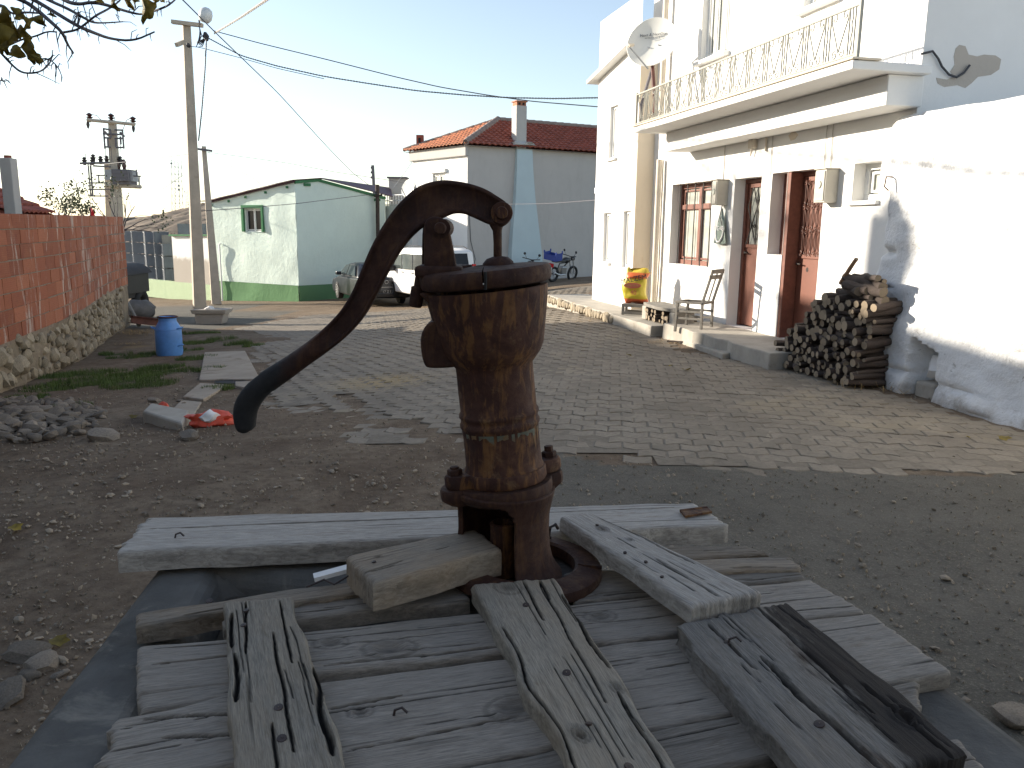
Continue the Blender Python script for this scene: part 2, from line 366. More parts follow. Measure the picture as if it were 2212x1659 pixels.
MT['drywood'] = simple('faded_furniture_wood', (.20, .185, .16), .85, .3, 9, .3, .002)
MT['grey_lug'] = simple('lamp_housing', (.6, .62, .62), .4, .08, 5, 0)
MT['flagred'] = simple('red_cloth', (.5, .02, .03), .7, .15, 5, 0)
MT['netred'] = simple('orange_red_plastic', (.62, .08, .04), .55, .25, 20, .2, .003)
MT['paperw'] = simple('white_paper', (.75, .74, .72), .7, .06, 9, .1, .002)
MT['hill'] = simple('scrub_hill', (.17, .125, .085), .95, .4, .5, .3, .05, kind='World', stain=((.07, .07, .035), .9, .55))
MT['grass'] = simple('short_grass', (.075, .12, .025), .7, .4, 3, 0, kind='World', stain=((.16, .12, .05), 2, .6))
MT['strawm'] = simple('dry_straw', (.34, .23, .10), .8, .35, 9, 0, kind='World')
MT['handleblack'] = simple('worn_black_iron', (.018, .018, .019), .42, .4, 20, .15, .0015)
# ================================================================== ground
def inpoly(px, py, poly):
    c = False; n = len(poly); j = n - 1
    for i in range(n):
        xi, yi = poly[i][0], poly[i][1]; xj, yj = poly[j][0], poly[j][1]
        if (yi > py) != (yj > py) and px < (xj - xi) * (py - yi) / (yj - yi) + xi: c = not c
        j = i
    return c
def GP(pts): return [tuple(onG(*p)[:2]) for p in pts]
def lines(a, b, fine, far, step):
    l = list(np.arange(a, b + 1e-6, fine)); s = step; x = b
    while x < far: x += s; s *= 1.35; l.append(x)
    s = step; x = a
    while x > -far: x -= s; s *= 1.35; l.insert(0, x)
    return np.array(l)
RF = Frame((3.38, 11.3, 0), rad(-13.4))     # street front of the white house
asph = GP([(1180, 985), (1330, 1000), (1560, 1010), (2212, 1025), (2500, 1100)]) + [(7, 0), (6, -6), (-.2, -6), (-.3, 2.6), tuple(onG(1190, 1040)[:2])]
asph2 = [(-16, 22), (-14, 31.5), (-9.6, 29), (-7.5, 26), (-6.5, 23.5), (-7.3, 18.6), (-9.3, 18.2), (-16, 16)]
grass_sp = [(230, 822, .75), (130, 838, .5), (330, 805, .6), (400, 757, .35), (340, 765, .35), (280, 772, .4), (420, 742, .4), (480, 737, .35), (515, 745, .3), (155, 882, .22), (60, 862, .25), (450, 800, .25), (430, 722, .5), (395, 725, .4), (300, 832, .5), (470, 842, .2), (350, 795, .35), (425, 775, .35), (200, 808, .5), (545, 748, .25), (250, 765, .3), (120, 815, .4)]
gsp = [(onG(a, b), r) for a, b, r in grass_sp]
straw_sp = [(300, 725, .6), (290, 750, .4), (560, 742, .3)]
ssp = [(onG(a, b), r) for a, b, r in straw_sp]
xs = lines(-11, 8, .11, 900, .2); ys = lines(.4, 14, .11, 1500, .2); ys = ys[ys > -60]
XX, YY = np.meshgrid(xs, ys); ZZ = gz_np(XX, YY)
def vnoise(X, Y, s, o=0):
    return np.array([noise.noise(Vector((x * s + o, y * s, o * 1.3))) for x, y in zip(X.ravel(), Y.ravel())]).reshape(X.shape)
near = (XX > -11) & (XX < 8) & (YY < 14) & (YY > .4)
nz = np.zeros_like(ZZ); xn, yn = XX[near], YY[near]
nz[near] = vnoise(xn, yn, .9) * .018 + vnoise(xn, yn, 4, 7) * .014 + vnoise(xn, yn, 9, 3) * .008
mound = onG(545, 738); md = np.exp(-(((XX - mound.x) / .55) ** 2 + ((YY - mound.y) / .35) ** 2)); ZZ = ZZ + md * .09
md2 = onG(470, 728); ZZ += .08 * np.exp(-(((XX - md2.x) / .9) ** 2 + ((YY - md2.y) / .6) ** 2))
pave = GP([(545, 716), (548, 762), (590, 815), (584, 850), (578, 876), (640, 892), (745, 897), (776, 929), (773, 957), (817, 966), (905, 968), (1000, 985), (1200, 978), (1330, 992), (1430, 1008), (1560, 1014), (1850, 1020), (2212, 1030), (2500, 1040)]) + \
       [tuple(RF.W(-8, .05, 0)[:2]), tuple(RF.W(-2.6, .45, 0)[:2]), tuple(RF.W(-.2, 1.1, 0)[:2]), tuple(RF.W(2.2, .7, 0)[:2]), tuple(RF.W(7, .9, 0)[:2]), (3.2, 26), (-2.5, 25.9), (-6.0, 24.6), (-6.6, 21.5), (-6.6, 19.0)]
strip = GP([(708, 851), (730, 847), (801, 904), (886, 910), (961, 938), (1010, 955), (1010, 992), (905, 968), (908, 935), (808, 919), (761, 891), (723, 876)])
inp = np.zeros(XX.shape, bool); ina = np.zeros(XX.shape); ing = np.zeros(XX.shape); ins = np.zeros(XX.shape)
for idx in np.argwhere((XX > -17) & (XX < 10) & (YY > -7) & (YY < 30)):
    i, j = idx; x, y = XX[i, j], YY[i, j]
    inp[i, j] = inpoly(x, y, pave) and not inpoly(x, y, strip)
    ina[i, j] = float(inpoly(x + .25 * noise.noise(Vector((x * 2, y * 2, 0))), y + .25 * noise.noise(Vector((x * 2, y * 2, 5))), asph) or inpoly(x, y, asph2))
for p, r in gsp: ing = np.maximum(ing, np.exp(-((XX - p.x) ** 2 + (YY - p.y) ** 2) / (r * r * .7)))
for p, r in ssp: ins = np.maximum(ins, np.exp(-((XX - p.x) ** 2 + (YY - p.y) ** 2) / (r * r)))
nz[inp] = -.004; nz[ina > .5] *= .35; ZZ = ZZ + nz
H_, W_ = XX.shape
me = bpy.data.meshes.new('ground'); idg = np.arange(H_ * W_).reshape(H_, W_)
fcs = np.stack([idg[:-1, :-1], idg[:-1, 1:], idg[1:, 1:], idg[1:, :-1]], -1).reshape(-1, 4)
me.from_pydata(np.stack([XX, YY, ZZ], -1).reshape(-1, 3).tolist(), [], fcs.tolist())
me.polygons.foreach_set('use_smooth', [True] * len(me.polygons))
at = me.color_attributes.new('mask', 'FLOAT_COLOR', 'POINT')
farm = ((YY > 22) & (YY < 60)).astype(float) * .5
cc = np.stack([ina, ing, np.maximum(ins, farm), np.ones_like(ina)], -1).reshape(-1); at.data.foreach_set('color', cc)
m, nt, b = newmat('ground_dirt'); v = coord(nt, 'World')
f1 = ntex(nt, v, 1.4, 8, .65, .4); f2 = ntex(nt, v, 14, 8, .7); f3 = ntex(nt, v, 90, 5, .7)
dirt = ramp(nt, f1, [(.3, (.125, .088, .060)), (.5, (.20, .152, .108)), (.7, (.27, .215, .155))])
dirt = mix(nt, ramp(nt, f2, [(.42, 0), (.68, .7)]), dirt, (.085, .06, .042))
dirt = mix(nt, ramp(nt, f3, [(.62, 0), (.70, .8)]), dirt, (.34, .29, .22))
tar = ramp(nt, f1, [(.3, (.105, .098, .082)), (.7, (.165, .152, .128))]); tar = mix(nt, ramp(nt, f3, [(.52, 0), (.66, .75)]), tar, (.25, .23, .19))
tar = mix(nt, ramp(nt, f2, [(.52, 0), (.72, .6)]), tar, (.085, .073, .06))
ma = nd(nt, 'ShaderNodeAttribute', attribute_name='mask'); sp = nd(nt, 'ShaderNodeSeparateColor'); nt.links.new(ma.outputs['Color'], sp.inputs[0])
def soft(o, lo, hi): return ramp(nt, mth(nt, 'ADD', o, mth(nt, 'MULTIPLY', mth(nt, 'SUBTRACT', f2, .5), .9)), [(lo, 0), (hi, 1)])
c = mix(nt, soft(sp.outputs[2], .45, .85), dirt, (.27, .19, .10))
c = mix(nt, soft(sp.outputs[0], .35, .65), c, tar)
c = mix(nt, soft(sp.outputs[1], .40, .70), c, (.075, .085, .03))
nt.links.new(c, b.inputs['Base Color']); b.inputs['Roughness'].default_value = .95; b.inputs['Specular IOR Level'].default_value = .15
bump(nt, b, mth(nt, 'ADD', f3, mth(nt, 'MULTIPLY', f2, 2)), .8, .012); MT['ground'] = m
me.materials.append(m); gr = link('ground', me); tag(gr, kind='structure')

# ------------------------------------------------------------------ paved street of interlocking blocks
m, nt, b = newmat('paving_block'); v = coord(nt, 'World')
f1 = ntex(nt, v, .9, 6, .6, .5); f2 = ntex(nt, v, 30, 7, .7); ob = orand(nt)
vo = nd(nt, 'ShaderNodeTexVoronoi', feature='F1'); vo.inputs['Scale'].default_value = 5.2; nt.links.new(v, vo.inputs['Vector'])
sc_ = nd(nt, 'ShaderNodeSeparateColor'); nt.links.new(vo.outputs['Color'], sc_.inputs[0])
c = ramp(nt, f1, [(.3, (.205, .17, .13)), (.7, (.29, .25, .195))])
c = mix(nt, 1, c, ramp(nt, sc_.outputs[0], [(0, .82), (1, 1.08)]), 'MULTIPLY')
c = mix(nt, ramp(nt, f2, [(.45, 0), (.7, .6)]), c, (.13, .11, .085))
du = onG(822, 826)
ds = nd(nt, 'ShaderNodeVectorMath', operation='DISTANCE'); nt.links.new(v, ds.inputs[0]); ds.inputs[1].default_value = du
c = mix(nt, ramp(nt, mth(nt, 'ADD', mth(nt, 'MULTIPLY', ds.outputs['Value'], .55), mth(nt, 'MULTIPLY', f2, .9)), [(.48, .85), (.85, 0)]), c, (.36, .27, .14))
c = mix(nt, ramp(nt, ntex(nt, v, .45, 7, .7, 1.2), [(.56, 0), (.66, .55)]), c, (.30, .245, .165))
nt.links.new(c, b.inputs['Base Color']); b.inputs['Roughness'].default_value = .82; b.inputs['Specular IOR Level'].default_value = .3
bump(nt, b, f2, .4, .003); MT['paver'] = m
m, nt, b = newmat('joint_sand'); v = coord(nt, 'World'); f2 = ntex(nt, v, 20, 8, .7)
c = ramp(nt, f2, [(.3, (.13, .108, .082)), (.7, (.225, .19, .145))]); nt.links.new(c, b.inputs['Base Color']); b.inputs['Roughness'].default_value = .95; bump(nt, b, f2, .5, .006); MT['sand'] = m
# base sheet
mb = MB(); stp = .3; gx = np.arange(-8, 9, stp); gy = np.arange(3.5, 27, stp)
Xg, Yg = np.meshgrid(gx, gy); Zg = gz_np(Xg, Yg) + .0045
ok = np.array([[inpoly(x, y, pave) and not inpoly(x, y, strip) for x in gx] for y in gy])
vid = {}
for i in range(len(gy) - 1):
    for j in range(len(gx) - 1):
        if ok[i, j] and ok[i + 1, j] and ok[i, j + 1] and ok[i + 1, j + 1]:
            f = []
            for a, c_ in ((i, j), (i, j + 1), (i + 1, j + 1), (i + 1, j)):
                if (a, c_) not in vid: vid[(a, c_)] = len(mb.v); mb.v.append((Xg[a, c_], Yg[a, c_], Zg[a, c_]))
                f.append(vid[(a, c_)])
            mb.f.append(tuple(f)); mb.mi.append(0)
street = link('paved_street', mb.mesh('paved_street', MT['sand'], fix=False)); tag(street, kind='structure')
PW, PH_, AMP = .21, .172, .042
def paver_outline(flip):
    g = .005; x0, x1 = -PW / 2 + g, PW / 2 - g; z = AMP * (1 if flip else -1)
    bot = [(x0, -PH_ / 2 + g - z * .5), (x0 + .05, -PH_ / 2 + g + z * .15), (0, -PH_ / 2 + g + z * .5), (x1 - .05, -PH_ / 2 + g + z * .15), (x1, -PH_ / 2 + g - z * .5)]
    top = [(x1, PH_ / 2 - g - z * .5), (x1 - .05, PH_ / 2 - g + z * .15), (0, PH_ / 2 - g + z * .5), (x0 + .05, PH_ / 2 - g + z * .15), (x0, PH_ / 2 - g - z * .5)]
    return bot + top
def paver_geo(flip, rr):
    o = paver_outline(flip); n = len(o); o = [(x + rr.uniform(-.002, .002), y + rr.uniform(-.002, .002)) for x, y in o]
    vs = [(x, y, -.045) for x, y in o] + [(x, y, -.006) for x, y in o] + [(x * .93, y * .93, 0) for x, y in o]
    fs = [(k, (k + 1) % n, (k + 1) % n + n, k + n) for k in range(n)] + [(k + n, (k + 1) % n + n, (k + 1) % n + 2 * n, k + 2 * n) for k in range(n)] + [tuple(range(2 * n, 3 * n))]
    return vs, fs
pvm = []
for fl in (0, 1):
    for k in range(3):
        q = MB(); q.add(*paver_geo(fl, R_)); pvm.append(q.mesh('paver', MT['paver'], fix=False))
PA = rad(-7); cpa, spa = math.cos(PA), math.sin(PA); plist = []
for j in range(-60, 190):
    for i in range(-80, 80):
        u = i * PW + (PW / 2 if j % 2 else 0); v_ = j * PH_
        x = u * cpa - v_ * spa; y = u * spa + v_ * cpa
        if y < 3.5 or y > 26 or x < -9 or x > 9: continue
        e = .14 * noise.noise(Vector((x * 1.7, y * 1.7, 3)))
        if inpoly(x + e, y + e, pave) and not inpoly(x + e * .6, y + e * .6, strip):
            fr_ = sum((not inpoly(x + .3 * math.cos(a), y + .3 * math.sin(a), pave)) or inpoly(x + .25 * math.cos(a), y + .25 * math.sin(a), strip) for a in (0, 1.57, 3.14, 4.71)) / 4 if y < 14 else 0
            if fr_ > .2 and R_.random() < .13: continue
            plist.append((x, y, j % 2, fr_))
plist = [p for p in plist if p[1] < 6.5 or abs(p[0] / p[1]) < .72]
zs = gz_np([p[0] for p in plist], [p[1] for p in plist])
order = sorted(range(len(plist)), key=lambda k: (plist[k][1] if -.58 < plist[k][0] / plist[k][1] < .6 else 99))
big = set(order[:300]); mb = MB()
for k, (x, y, fl, fr_) in enumerate(plist):
    dz = zs[k] + .010 - .016 * fr_ + R_.uniform(-.004, .004) + .006 * noise.noise(Vector((x, y, 1)))
    rot = Euler((R_.uniform(-.016, .016), R_.uniform(-.016, .016), PA + R_.uniform(-.02, .02)))
    mw = Matrix.Translation((x, y, dz)) @ rot.to_matrix().to_4x4()
    if k in big: link('paver', pvm[fl * 3 + R_.randrange(3)], street, mw)
    else:
        vs, fs = paver_geo(fl, R_); mb.add([mw @ Vector(q) for q in vs], fs)
o = link('paving_blocks', mb.mesh('paving_blocks', MT['paver'], fix=False), street); tag(o, kind='stuff')

# gravel
mb = MB(); ico = bmesh.new(); bmesh.ops.create_icosphere(ico, subdivisions=1, radius=1); iv = [v.co.copy() for v in ico.verts]; iff = [tuple(v.index for v in f.verts) for f in ico.faces]; ico.free()
oct_v = [Vector(p) for p in ((1, 0, 0), (0, 1, 0), (-1, 0, 0), (0, -1, 0), (0, 0, 1), (0, 0, -.5))]; oct_f = [(0, 1, 4), (1, 2, 4), (2, 3, 4), (3, 0, 4), (1, 0, 5), (2, 1, 5), (3, 2, 5), (0, 3, 5)]
gpts = []
while len(gpts) < 17000:
    y = 1.0 + 11 * R_.random() ** 1.6; x = R_.uniform(-.66 * y - .4, .62 * y + .3)
    if abs(x) < .75 and y < 2: continue
    if inpoly(x, y, pave) and not inpoly(x, y, strip) and R_.random() < .97: continue
    if inpoly(x, y, asph) and R_.random() < .35: continue
    gpts.append((x, y))
gzv = gz_np([p[0] for p in gpts], [p[1] for p in gpts])
for (x, y), z in zip(gpts, gzv):
    s = .0035 + .011 * R_.random() ** 3.5; e = Euler((R_.random() * 6, R_.random() * 6, R_.random() * 6)).to_matrix()
    q = Vector((R_.uniform(.7, 1.5), R_.uniform(.7, 1.2), R_.uniform(.4, .8)))
    mb.add([Vector((x, y, z + s * .2 + .004)) + (e @ Vector((a.x * q.x, a.y * q.y, a.z * q.z))) * s for a in oct_v], oct_f)
for _ in range(2600):
    y = 1.5 + 8 * R_.random() ** 1.3; x = R_.uniform(-.66 * y - .3, .05 * y) if R_.random() < .8 else R_.uniform(0, .6 * y)
    if inpoly(x, y, pave) or (abs(x) < .8 and y < 2.0) or noise.noise(Vector((x * 1.3, y * 1.3, 6))) < -.12: continue
    s = .007 + .015 * R_.random() ** 2.5; z = gz(x, y); e = Euler((R_.uniform(-.4, .4), R_.uniform(-.4, .4), R_.random() * 6)).to_matrix(); q = Vector((R_.uniform(.8, 1.6), R_.uniform(.7, 1.1), R_.uniform(.35, .7)))
    mb.add([Vector((x, y, z + s * .25 + .006)) + (e @ Vector((a.x * q.x, a.y * q.y, a.z * q.z)) * (1 + .35 * noise.noise(a * 2 + Vector((x, y, 0))))) * s for a in iv], iff)
gmat = simple('gravel_stone', (.27, .225, .17), .9, .5, 2.3, 0, kind='World')
o = link('gravel', mb.mesh('gravel', gmat, fix=False)); tag(o, kind='stuff')
# grass
mb = MB()
for (p, r), (a_, b_, _) in zip(gsp, grass_sp):
    for _ in range(int(4200 * r * r + 500)):
        a = R_.random() * 6.28; d = r * .85 * math.sqrt(R_.random()); x = p.x + d * math.cos(a) * 1.1; y = p.y + d * math.sin(a)
        if noise.noise(Vector((x * 3, y * 3, 2))) < -.15: continue
        z = gz(x, y) if 0 else p.z + (gz(p.x, y) - p.z if 0 else 0)
        mb.v.append((x, y, None)); h = R_.uniform(.025, .075) * (1.6 if a_ in (515, 480) else 1); t = R_.uniform(0, 6.28); wv = .0035
        mb.v[-1] = (x - wv * math.cos(t), y - wv * math.sin(t), 0); mb.v.append((x + wv * math.cos(t), y + wv * math.sin(t), 0)); mb.v.append((x + R_.uniform(-.02, .02), y + R_.uniform(-.02, .02), h))
        n = len(mb.v); mb.f.append((n - 3, n - 2, n - 1)); mb.mi.append(0)
gv = np.array(mb.v); gv[:, 2] += gz_np(gv[:, 0], gv[:, 1]) + .08 * np.exp(-(((gv[:, 0] - md2.x) / .9) ** 2 + ((gv[:, 1] - md2.y) / .6) ** 2)) + .09 * np.exp(-(((gv[:, 0] - mound.x) / .55) ** 2 + ((gv[:, 1] - mound.y) / .35) ** 2))
mb.v = gv.tolist(); o = link('grass', mb.mesh('grass', MT['grass'], fix=False)); tag(o, kind='stuff')
# straw wisps
mb = MB()
straw_places = [(1290, 690, .5, 90), (1230, 662, .8, 160), (1500, 715, .25, 60), (1430, 742, .3, 60), (1880, 832, .45, 260), (830, 826, .5, 60), (300, 722, .45, 300), (285, 745, .3, 120)]
for (a_, b_, r, n) in straw_places:
    p = onG(a_, b_)
    for _ in range(n):
        x = p.x + R_.gauss(0, r * .5); y = p.y + R_.gauss(0, r * .5); z = gz(x, y) + .018; t = R_.random() * 6.28; L = R_.uniform(.04, .14); up_ = R_.uniform(0, .03) if n < 200 else R_.uniform(0, .08)
        d = Vector((math.cos(t), math.sin(t), 0)); q = Vector((-d.y, d.x, 0)) * .0025; A = Vector((x, y, z))
        mb.add([A - q, A + q, A + d * L + q + Vector((0, 0, up_)), A + d * L - q + Vector((0, 0, up_))], [(0, 1, 2, 3)])
o = link('dry_straw', mb.mesh('dry_straw', MT['strawm'], fix=False)); tag(o, kind='stuff')

# ------------------------------------------------------------------ rocks
def rock_mesh(name, mat, seed, flat=.7, rough=.35, sub=2):
    bm = bmesh.new(); bmesh.ops.create_icosphere(bm, subdivisions=sub, radius=1)
    for v in bm.verts:
        n1 = noise.noise(v.co * 1.1 + Vector((seed * 5.3, 0, 0))); n2 = noise.noise(v.co * 2.7 + Vector((0, seed * 3.1, 0)))
        v.co *= 1 + rough * n1 + rough * .4 * n2
        v.co = Vector([math.copysign(abs(c) ** .8, c) for c in v.co])
        v.co.z *= flat
    me = bpy.data.meshes.new(name); bm.to_mesh(me); bm.free(); me.materials.append(mat); smooth_me(me, 38); return me
rocks = [rock_mesh('stone', MT['stone2'], k, .6 + .1 * (k % 3), .5, 2) for k in range(6)]
wrocks = [rock_mesh('stone', MT['stone'], k + 20, .75, .45, 2 if k < 3 else 1) for k in range(6)]
# rubble heap at the foot of the wall
hp = []
for _ in range(900):
    x_, y_ = R_.uniform(-60, 225), R_.uniform(868, 968)
    k = (x_ / 235) ** 2 * (1 if x_ > 0 else 0) + ((y_ - 908) / 50) ** 2
    if k > 1: continue
    p = onG(x_, y_); s = R_.uniform(.026, .078) * (1.15 - .5 * k)
    if all((p - q).length > (s + t) * .70 for q, t in hp): hp.append((p, s))
for p, s in hp[:210]:
    o = link('rubble_stone', rocks[R_.randrange(6)], None, Matrix.Translation(p + Vector((0, 0, s * .4 + .03 * max(0, 1 - s * 10) * R_.random()))) @ Euler((R_.uniform(-.5, .5), R_.uniform(-.5, .5), R_.random() * 6)).to_matrix().to_4x4() @ Matrix.Diagonal((s * 1.25, s, s * .9, 1)))
    tag(o, 'grey brown field stone lying in the rubble heap at the foot of the stone wall', 'stone', 'stones of the rubble heap by the wall')
lone = [(60, 1420, .055, 'pale pointed stone on the dirt beside an orange leaf, left of the well', .05), (95, 1440, .05, 'flat grey stone just below the pale pointed stone left of the well', .0), (65, 1462, .030, 'small grey pebble between the flat stone and the crumbled mortar', 0),
        (130, 1460, .022, 'small round pebble right of the flat stone', 0), (20, 1510, .05, 'grey stone at the edge left of the well below the crumbled mortar', 0), (225, 948, .085, 'whitish stone at the right end of the rubble heap', 0), (335, 868, .06, 'brown broken brick stub lying on the dirt behind the slab', 0),
        (390, 868, .03, 'small pale stone behind the concrete block', 0), (200, 1445, .018, 'tiny pale stone on the dirt left of the well deck', 0), (408, 946, .07, 'flat grey stone in front of the orange net bag', 0), (2198, 1560, .06, 'weathered pale rock right of the well curb', 0)]
for k, (a_, b_, s, lb, up_) in enumerate(lone):
    p = onG(a_, b_); o = link('loose_stone', rocks[k % 6], None, Matrix.Translation(p + Vector((0, 0, s * .3))) @ Euler((.2, .1, k * 1.3)).to_matrix().to_4x4() @ Matrix.Diagonal((s * 1.4, s, s * .7, 1)))
    tag(o, lb, 'stone')

# ================================================================== brick wall on a rubble base
WF = Frame((-6.18, 9.8, 0), math.atan2(-9.30 + 6.18, 10.0)); WF.n = -WF.n
m, nt, b = newmat('hollow_brick'); v = coord(nt, 'World'); vs = coord(nt, 'World', (2.4, 2.4, .5)); vo_ = coord(nt, 'Object', (1, 1, 1))
c = ramp(nt, orand(nt), [(0, (.24, .072, .038)), (.5, (.34, .105, .052)), (1, (.43, .155, .082))])
c = mix(nt, ramp(nt, ntex(nt, v, 6, 6, .6), [(.35, 0), (.75, .55)]), c, (.36, .14, .065))
c = mix(nt, ramp(nt, ntex(nt, vs, 1.6, 8, .75, .6), [(.54, 0), (.63, .85)]), c, (.56, .48, .41))
c = mix(nt, ramp(nt, ntex(nt, v, 26, 6, .7), [(.52, 0), (.7, .45)]), c, (.15, .05, .03))
nt.links.new(c, b.inputs['Base Color']); b.inputs['Roughness'].default_value = .85
wv = nd(nt, 'ShaderNodeTexWave', bands_direction='Z'); wv.inputs['Scale'].default_value = 12; wv.inputs['Distortion'].default_value = 1.5; nt.links.new(vo_, wv.inputs['Vector'])
bump(nt, b, mth(nt, 'ADD', mth(nt, 'MULTIPLY', wv.outputs['Fac'], .4), ntex(nt, v, 30, 6, .7)), .35, .006); MT['brick'] = m
wall = empty('brick_wall', WF.W(5, 0, -.7), 'red hollow brick wall on a rubble stone base along the left of the dirt yard', 'wall')
WL0, WL1 = -7.0, 10.25
def wbow(s): return .10 * math.sin(s * .55) - .05
mb = MB()
N = 60
def wtop(s): return 1.645 + .012 * math.sin(s * 1.7) + .05 * (s / 10) if s > 0 else 1.645
for a, zb, zt, o0, o1, mt in ((0, .06, 1.60, -.10, .072, 'mortar_g'), (0, -1.6, .10, -.16, .06, 'mortar')):
    q = MB(); n = 70; m_ = 12
    for i in range(n + 1):
        s = WL0 + (WL1 - WL0) * i / n
        for k in range(m_ + 1):
            z = zb + (zt - zb + (.05 * max(s, 0) / 10 if a == 0 and zt > 1 else 0)) * k / m_; of = o1 + wbow(s)
            if mt == 'mortar': of += .05 * noise.noise(Vector((s * 2.5, z * 3, 0))) + .03 * noise.noise(Vector((s * 7, z * 8, 0)))
            q.v.append(tuple(WF.W(s, of, z)))
    for i in range(n):
        for k in range(m_):
            a0 = i * (m_ + 1) + k; q.f.append((a0, a0 + m_ + 1, a0 + m_ + 2, a0 + 1)); q.mi.append(0)
    b0 = len(q.v)
    for i in range(n + 1):
        s = WL0 + (WL1 - WL0) * i / n; q.v.append(tuple(WF.W(s, o0 + wbow(s), zt + (.05 * max(s, 0) / 10 if zt > 1 else 0)))); q.v.append(tuple(WF.W(s, o0 + wbow(s), zb)))
    for i in range(n):
        t0 = i * (m_ + 1) + m_; q.f.append((t0, t0 + m_ + 1, b0 + 2 * i + 2, b0 + 2 * i)); q.f.append((b0 + 2 * i, b0 + 2 * i + 2, b0 + 2 * i + 3, b0 + 2 * i + 1)); q.mi += [0, 0]
    e = n * (m_ + 1); q.f.append(tuple(e + k for k in range(m_ + 1)) + (b0 + 2 * n, b0 + 2 * n + 1)); q.mi.append(0)
    q.build('mortar_bed' if mt == 'mortar_g' else 'rubble_core', MT[mt], wall, fix=False)
BH, BL = .193, .50
bms = []
for k in range(5):
    bm = bmesh.new(); bmesh.ops.create_cube(bm, size=1)
    for v in bm.verts:
        v.co.x *= BL - .009; v.co.y *= .16; v.co.z *= BH - .012; v.co += Vector((R_.uniform(-.006, .006), R_.uniform(-.003, .003), R_.uniform(-.004, .004)))
    bmesh.ops.bevel(bm, geom=bm.edges[:], offset=.004, segments=1, affect='EDGES')
    me = bpy.data.meshes.new('brick'); bm.to_mesh(me); bm.free(); me.materials.append(MT['brick']); bms.append(me)
for row in range(8):
    z0 = .105 + row * BH
    s = WL0 + (BL / 2 if row % 2 else 0) + R_.uniform(-.05, .05)
    while s < WL1 - .1:
        L = BL * (R_.choice([.5, 1, 1, 1, 1]) if R_.random() < .5 else 1); e = min(s + L, WL1); cs = (s + e) / 2
        zz = z0 + BH / 2 + .012 * noise.noise(Vector((cs * .6, row, 0))) + .05 * max(cs, 0) / 10 * row / 7
        mw = WF.mat(cs, wbow(cs) + R_.uniform(-.004, .005), zz) @ Matrix.Rotation(math.atan(-.10 * .55 * math.cos(cs * .55)), 4, 'Z') @ Matrix.Diagonal(((e - s) / BL, 1, 1, 1)) @ Matrix.Rotation(R_.uniform(-.008, .008), 4, 'Y')
        if cs > -2.2: link('brick', bms[R_.randrange(5)], wall, mw)
        s = e
# stones of the base
cnt = 0
s = -1.2
while s < 9.3:
    base = gz(*WF.W(s, .1, 0)[:2]); z = base + .04
    stp = R_.uniform(.17, .30)
    while z < .02:
        r = R_.uniform(.045, .14) * (1.15 if s < 3 else .9); rz_ = r * R_.uniform(.8, 1.25)
        if cnt < 296:
            p = WF.W(s + R_.uniform(-.05, .05), .05 + wbow(s) + R_.uniform(-.015, .035), z + rz_ * .6)
            mw = Matrix.Translation(p) @ WF.mat().to_3x3().to_4x4() @ Euler((R_.uniform(-.25, .25), R_.uniform(-.6, .6), R_.uniform(-.2, .2))).to_matrix().to_4x4() @ Matrix.Diagonal((r * .95, r * .55, rz_ * .95, 1))
            link('stone', wrocks[R_.randrange(6)], wall, mw); cnt += 1
        z += rz_ * 1.55
    s += stp
print('stones', cnt, 'pavers', len(plist))

# ------------------------------------------------------------------ left yard objects
def on_top(o_label): pass
# blue milk can
p = onG(367, 767); kx = (onG(397, 767) - onG(340, 767)).length / 2
milk = empty('milk_can', p, 'blue enamelled milk can with a narrow neck standing on the grass by the stone wall', 'milk can')
Mc = Matrix.Translation(p); r = .215; hgt = .66
prof = [(r * .93, 0), (r * .97, .012), (r * .97, .03), (r, .05), (r * 1.0, .30), (r * .985, .44), (r * .93, .475), (r * .80, .53), (r * .68, .575), (r * .655, .60), (r * .66, .635), (r * .74, .648), (r * .76, .655), (r * .74, .662), (r * .64, .655), (r * .60, .60), (r * .64, .5), (r * .5, .3)]
q = MB(); q.lathe(prof, 40, Mc, cap=True); q.build('body', MT['bluecan'], milk, 50)
q = MB(); q.torus(r * .72, .012, Mc @ Matrix.Translation((0, 0, .656)), 36, 8); q.build('rim', MT['rust_thing'], milk, 60)
q = MB(); q.torus(r * .985, .008, Mc @ Matrix.Translation((0, 0, .445)), 36, 6); q.build('seam', MT['bluecan'], milk, 60)
for a_, z_ in ((rad(195), .46), (rad(-12), .46), (rad(-15), .17)):
    q = MB(); d = Vector((math.cos(a_), math.sin(a_), 0)); t = Vector((-d.y, d.x, 0)); c0 = p + Vector((0, 0, z_))
    pts = [c0 + d * r * .93 - t * .05, c0 + d * (r + .035) - t * .045 + Vector((0, 0, .015)), c0 + d * (r + .055) + Vector((0, 0, .03)), c0 + d * (r + .035) + t * .045 + Vector((0, 0, .015)), c0 + d * r * .93 + t * .05]
    q.tube(pts, .011, 8); q.build('handle', MT['bluecan'], milk, 60)
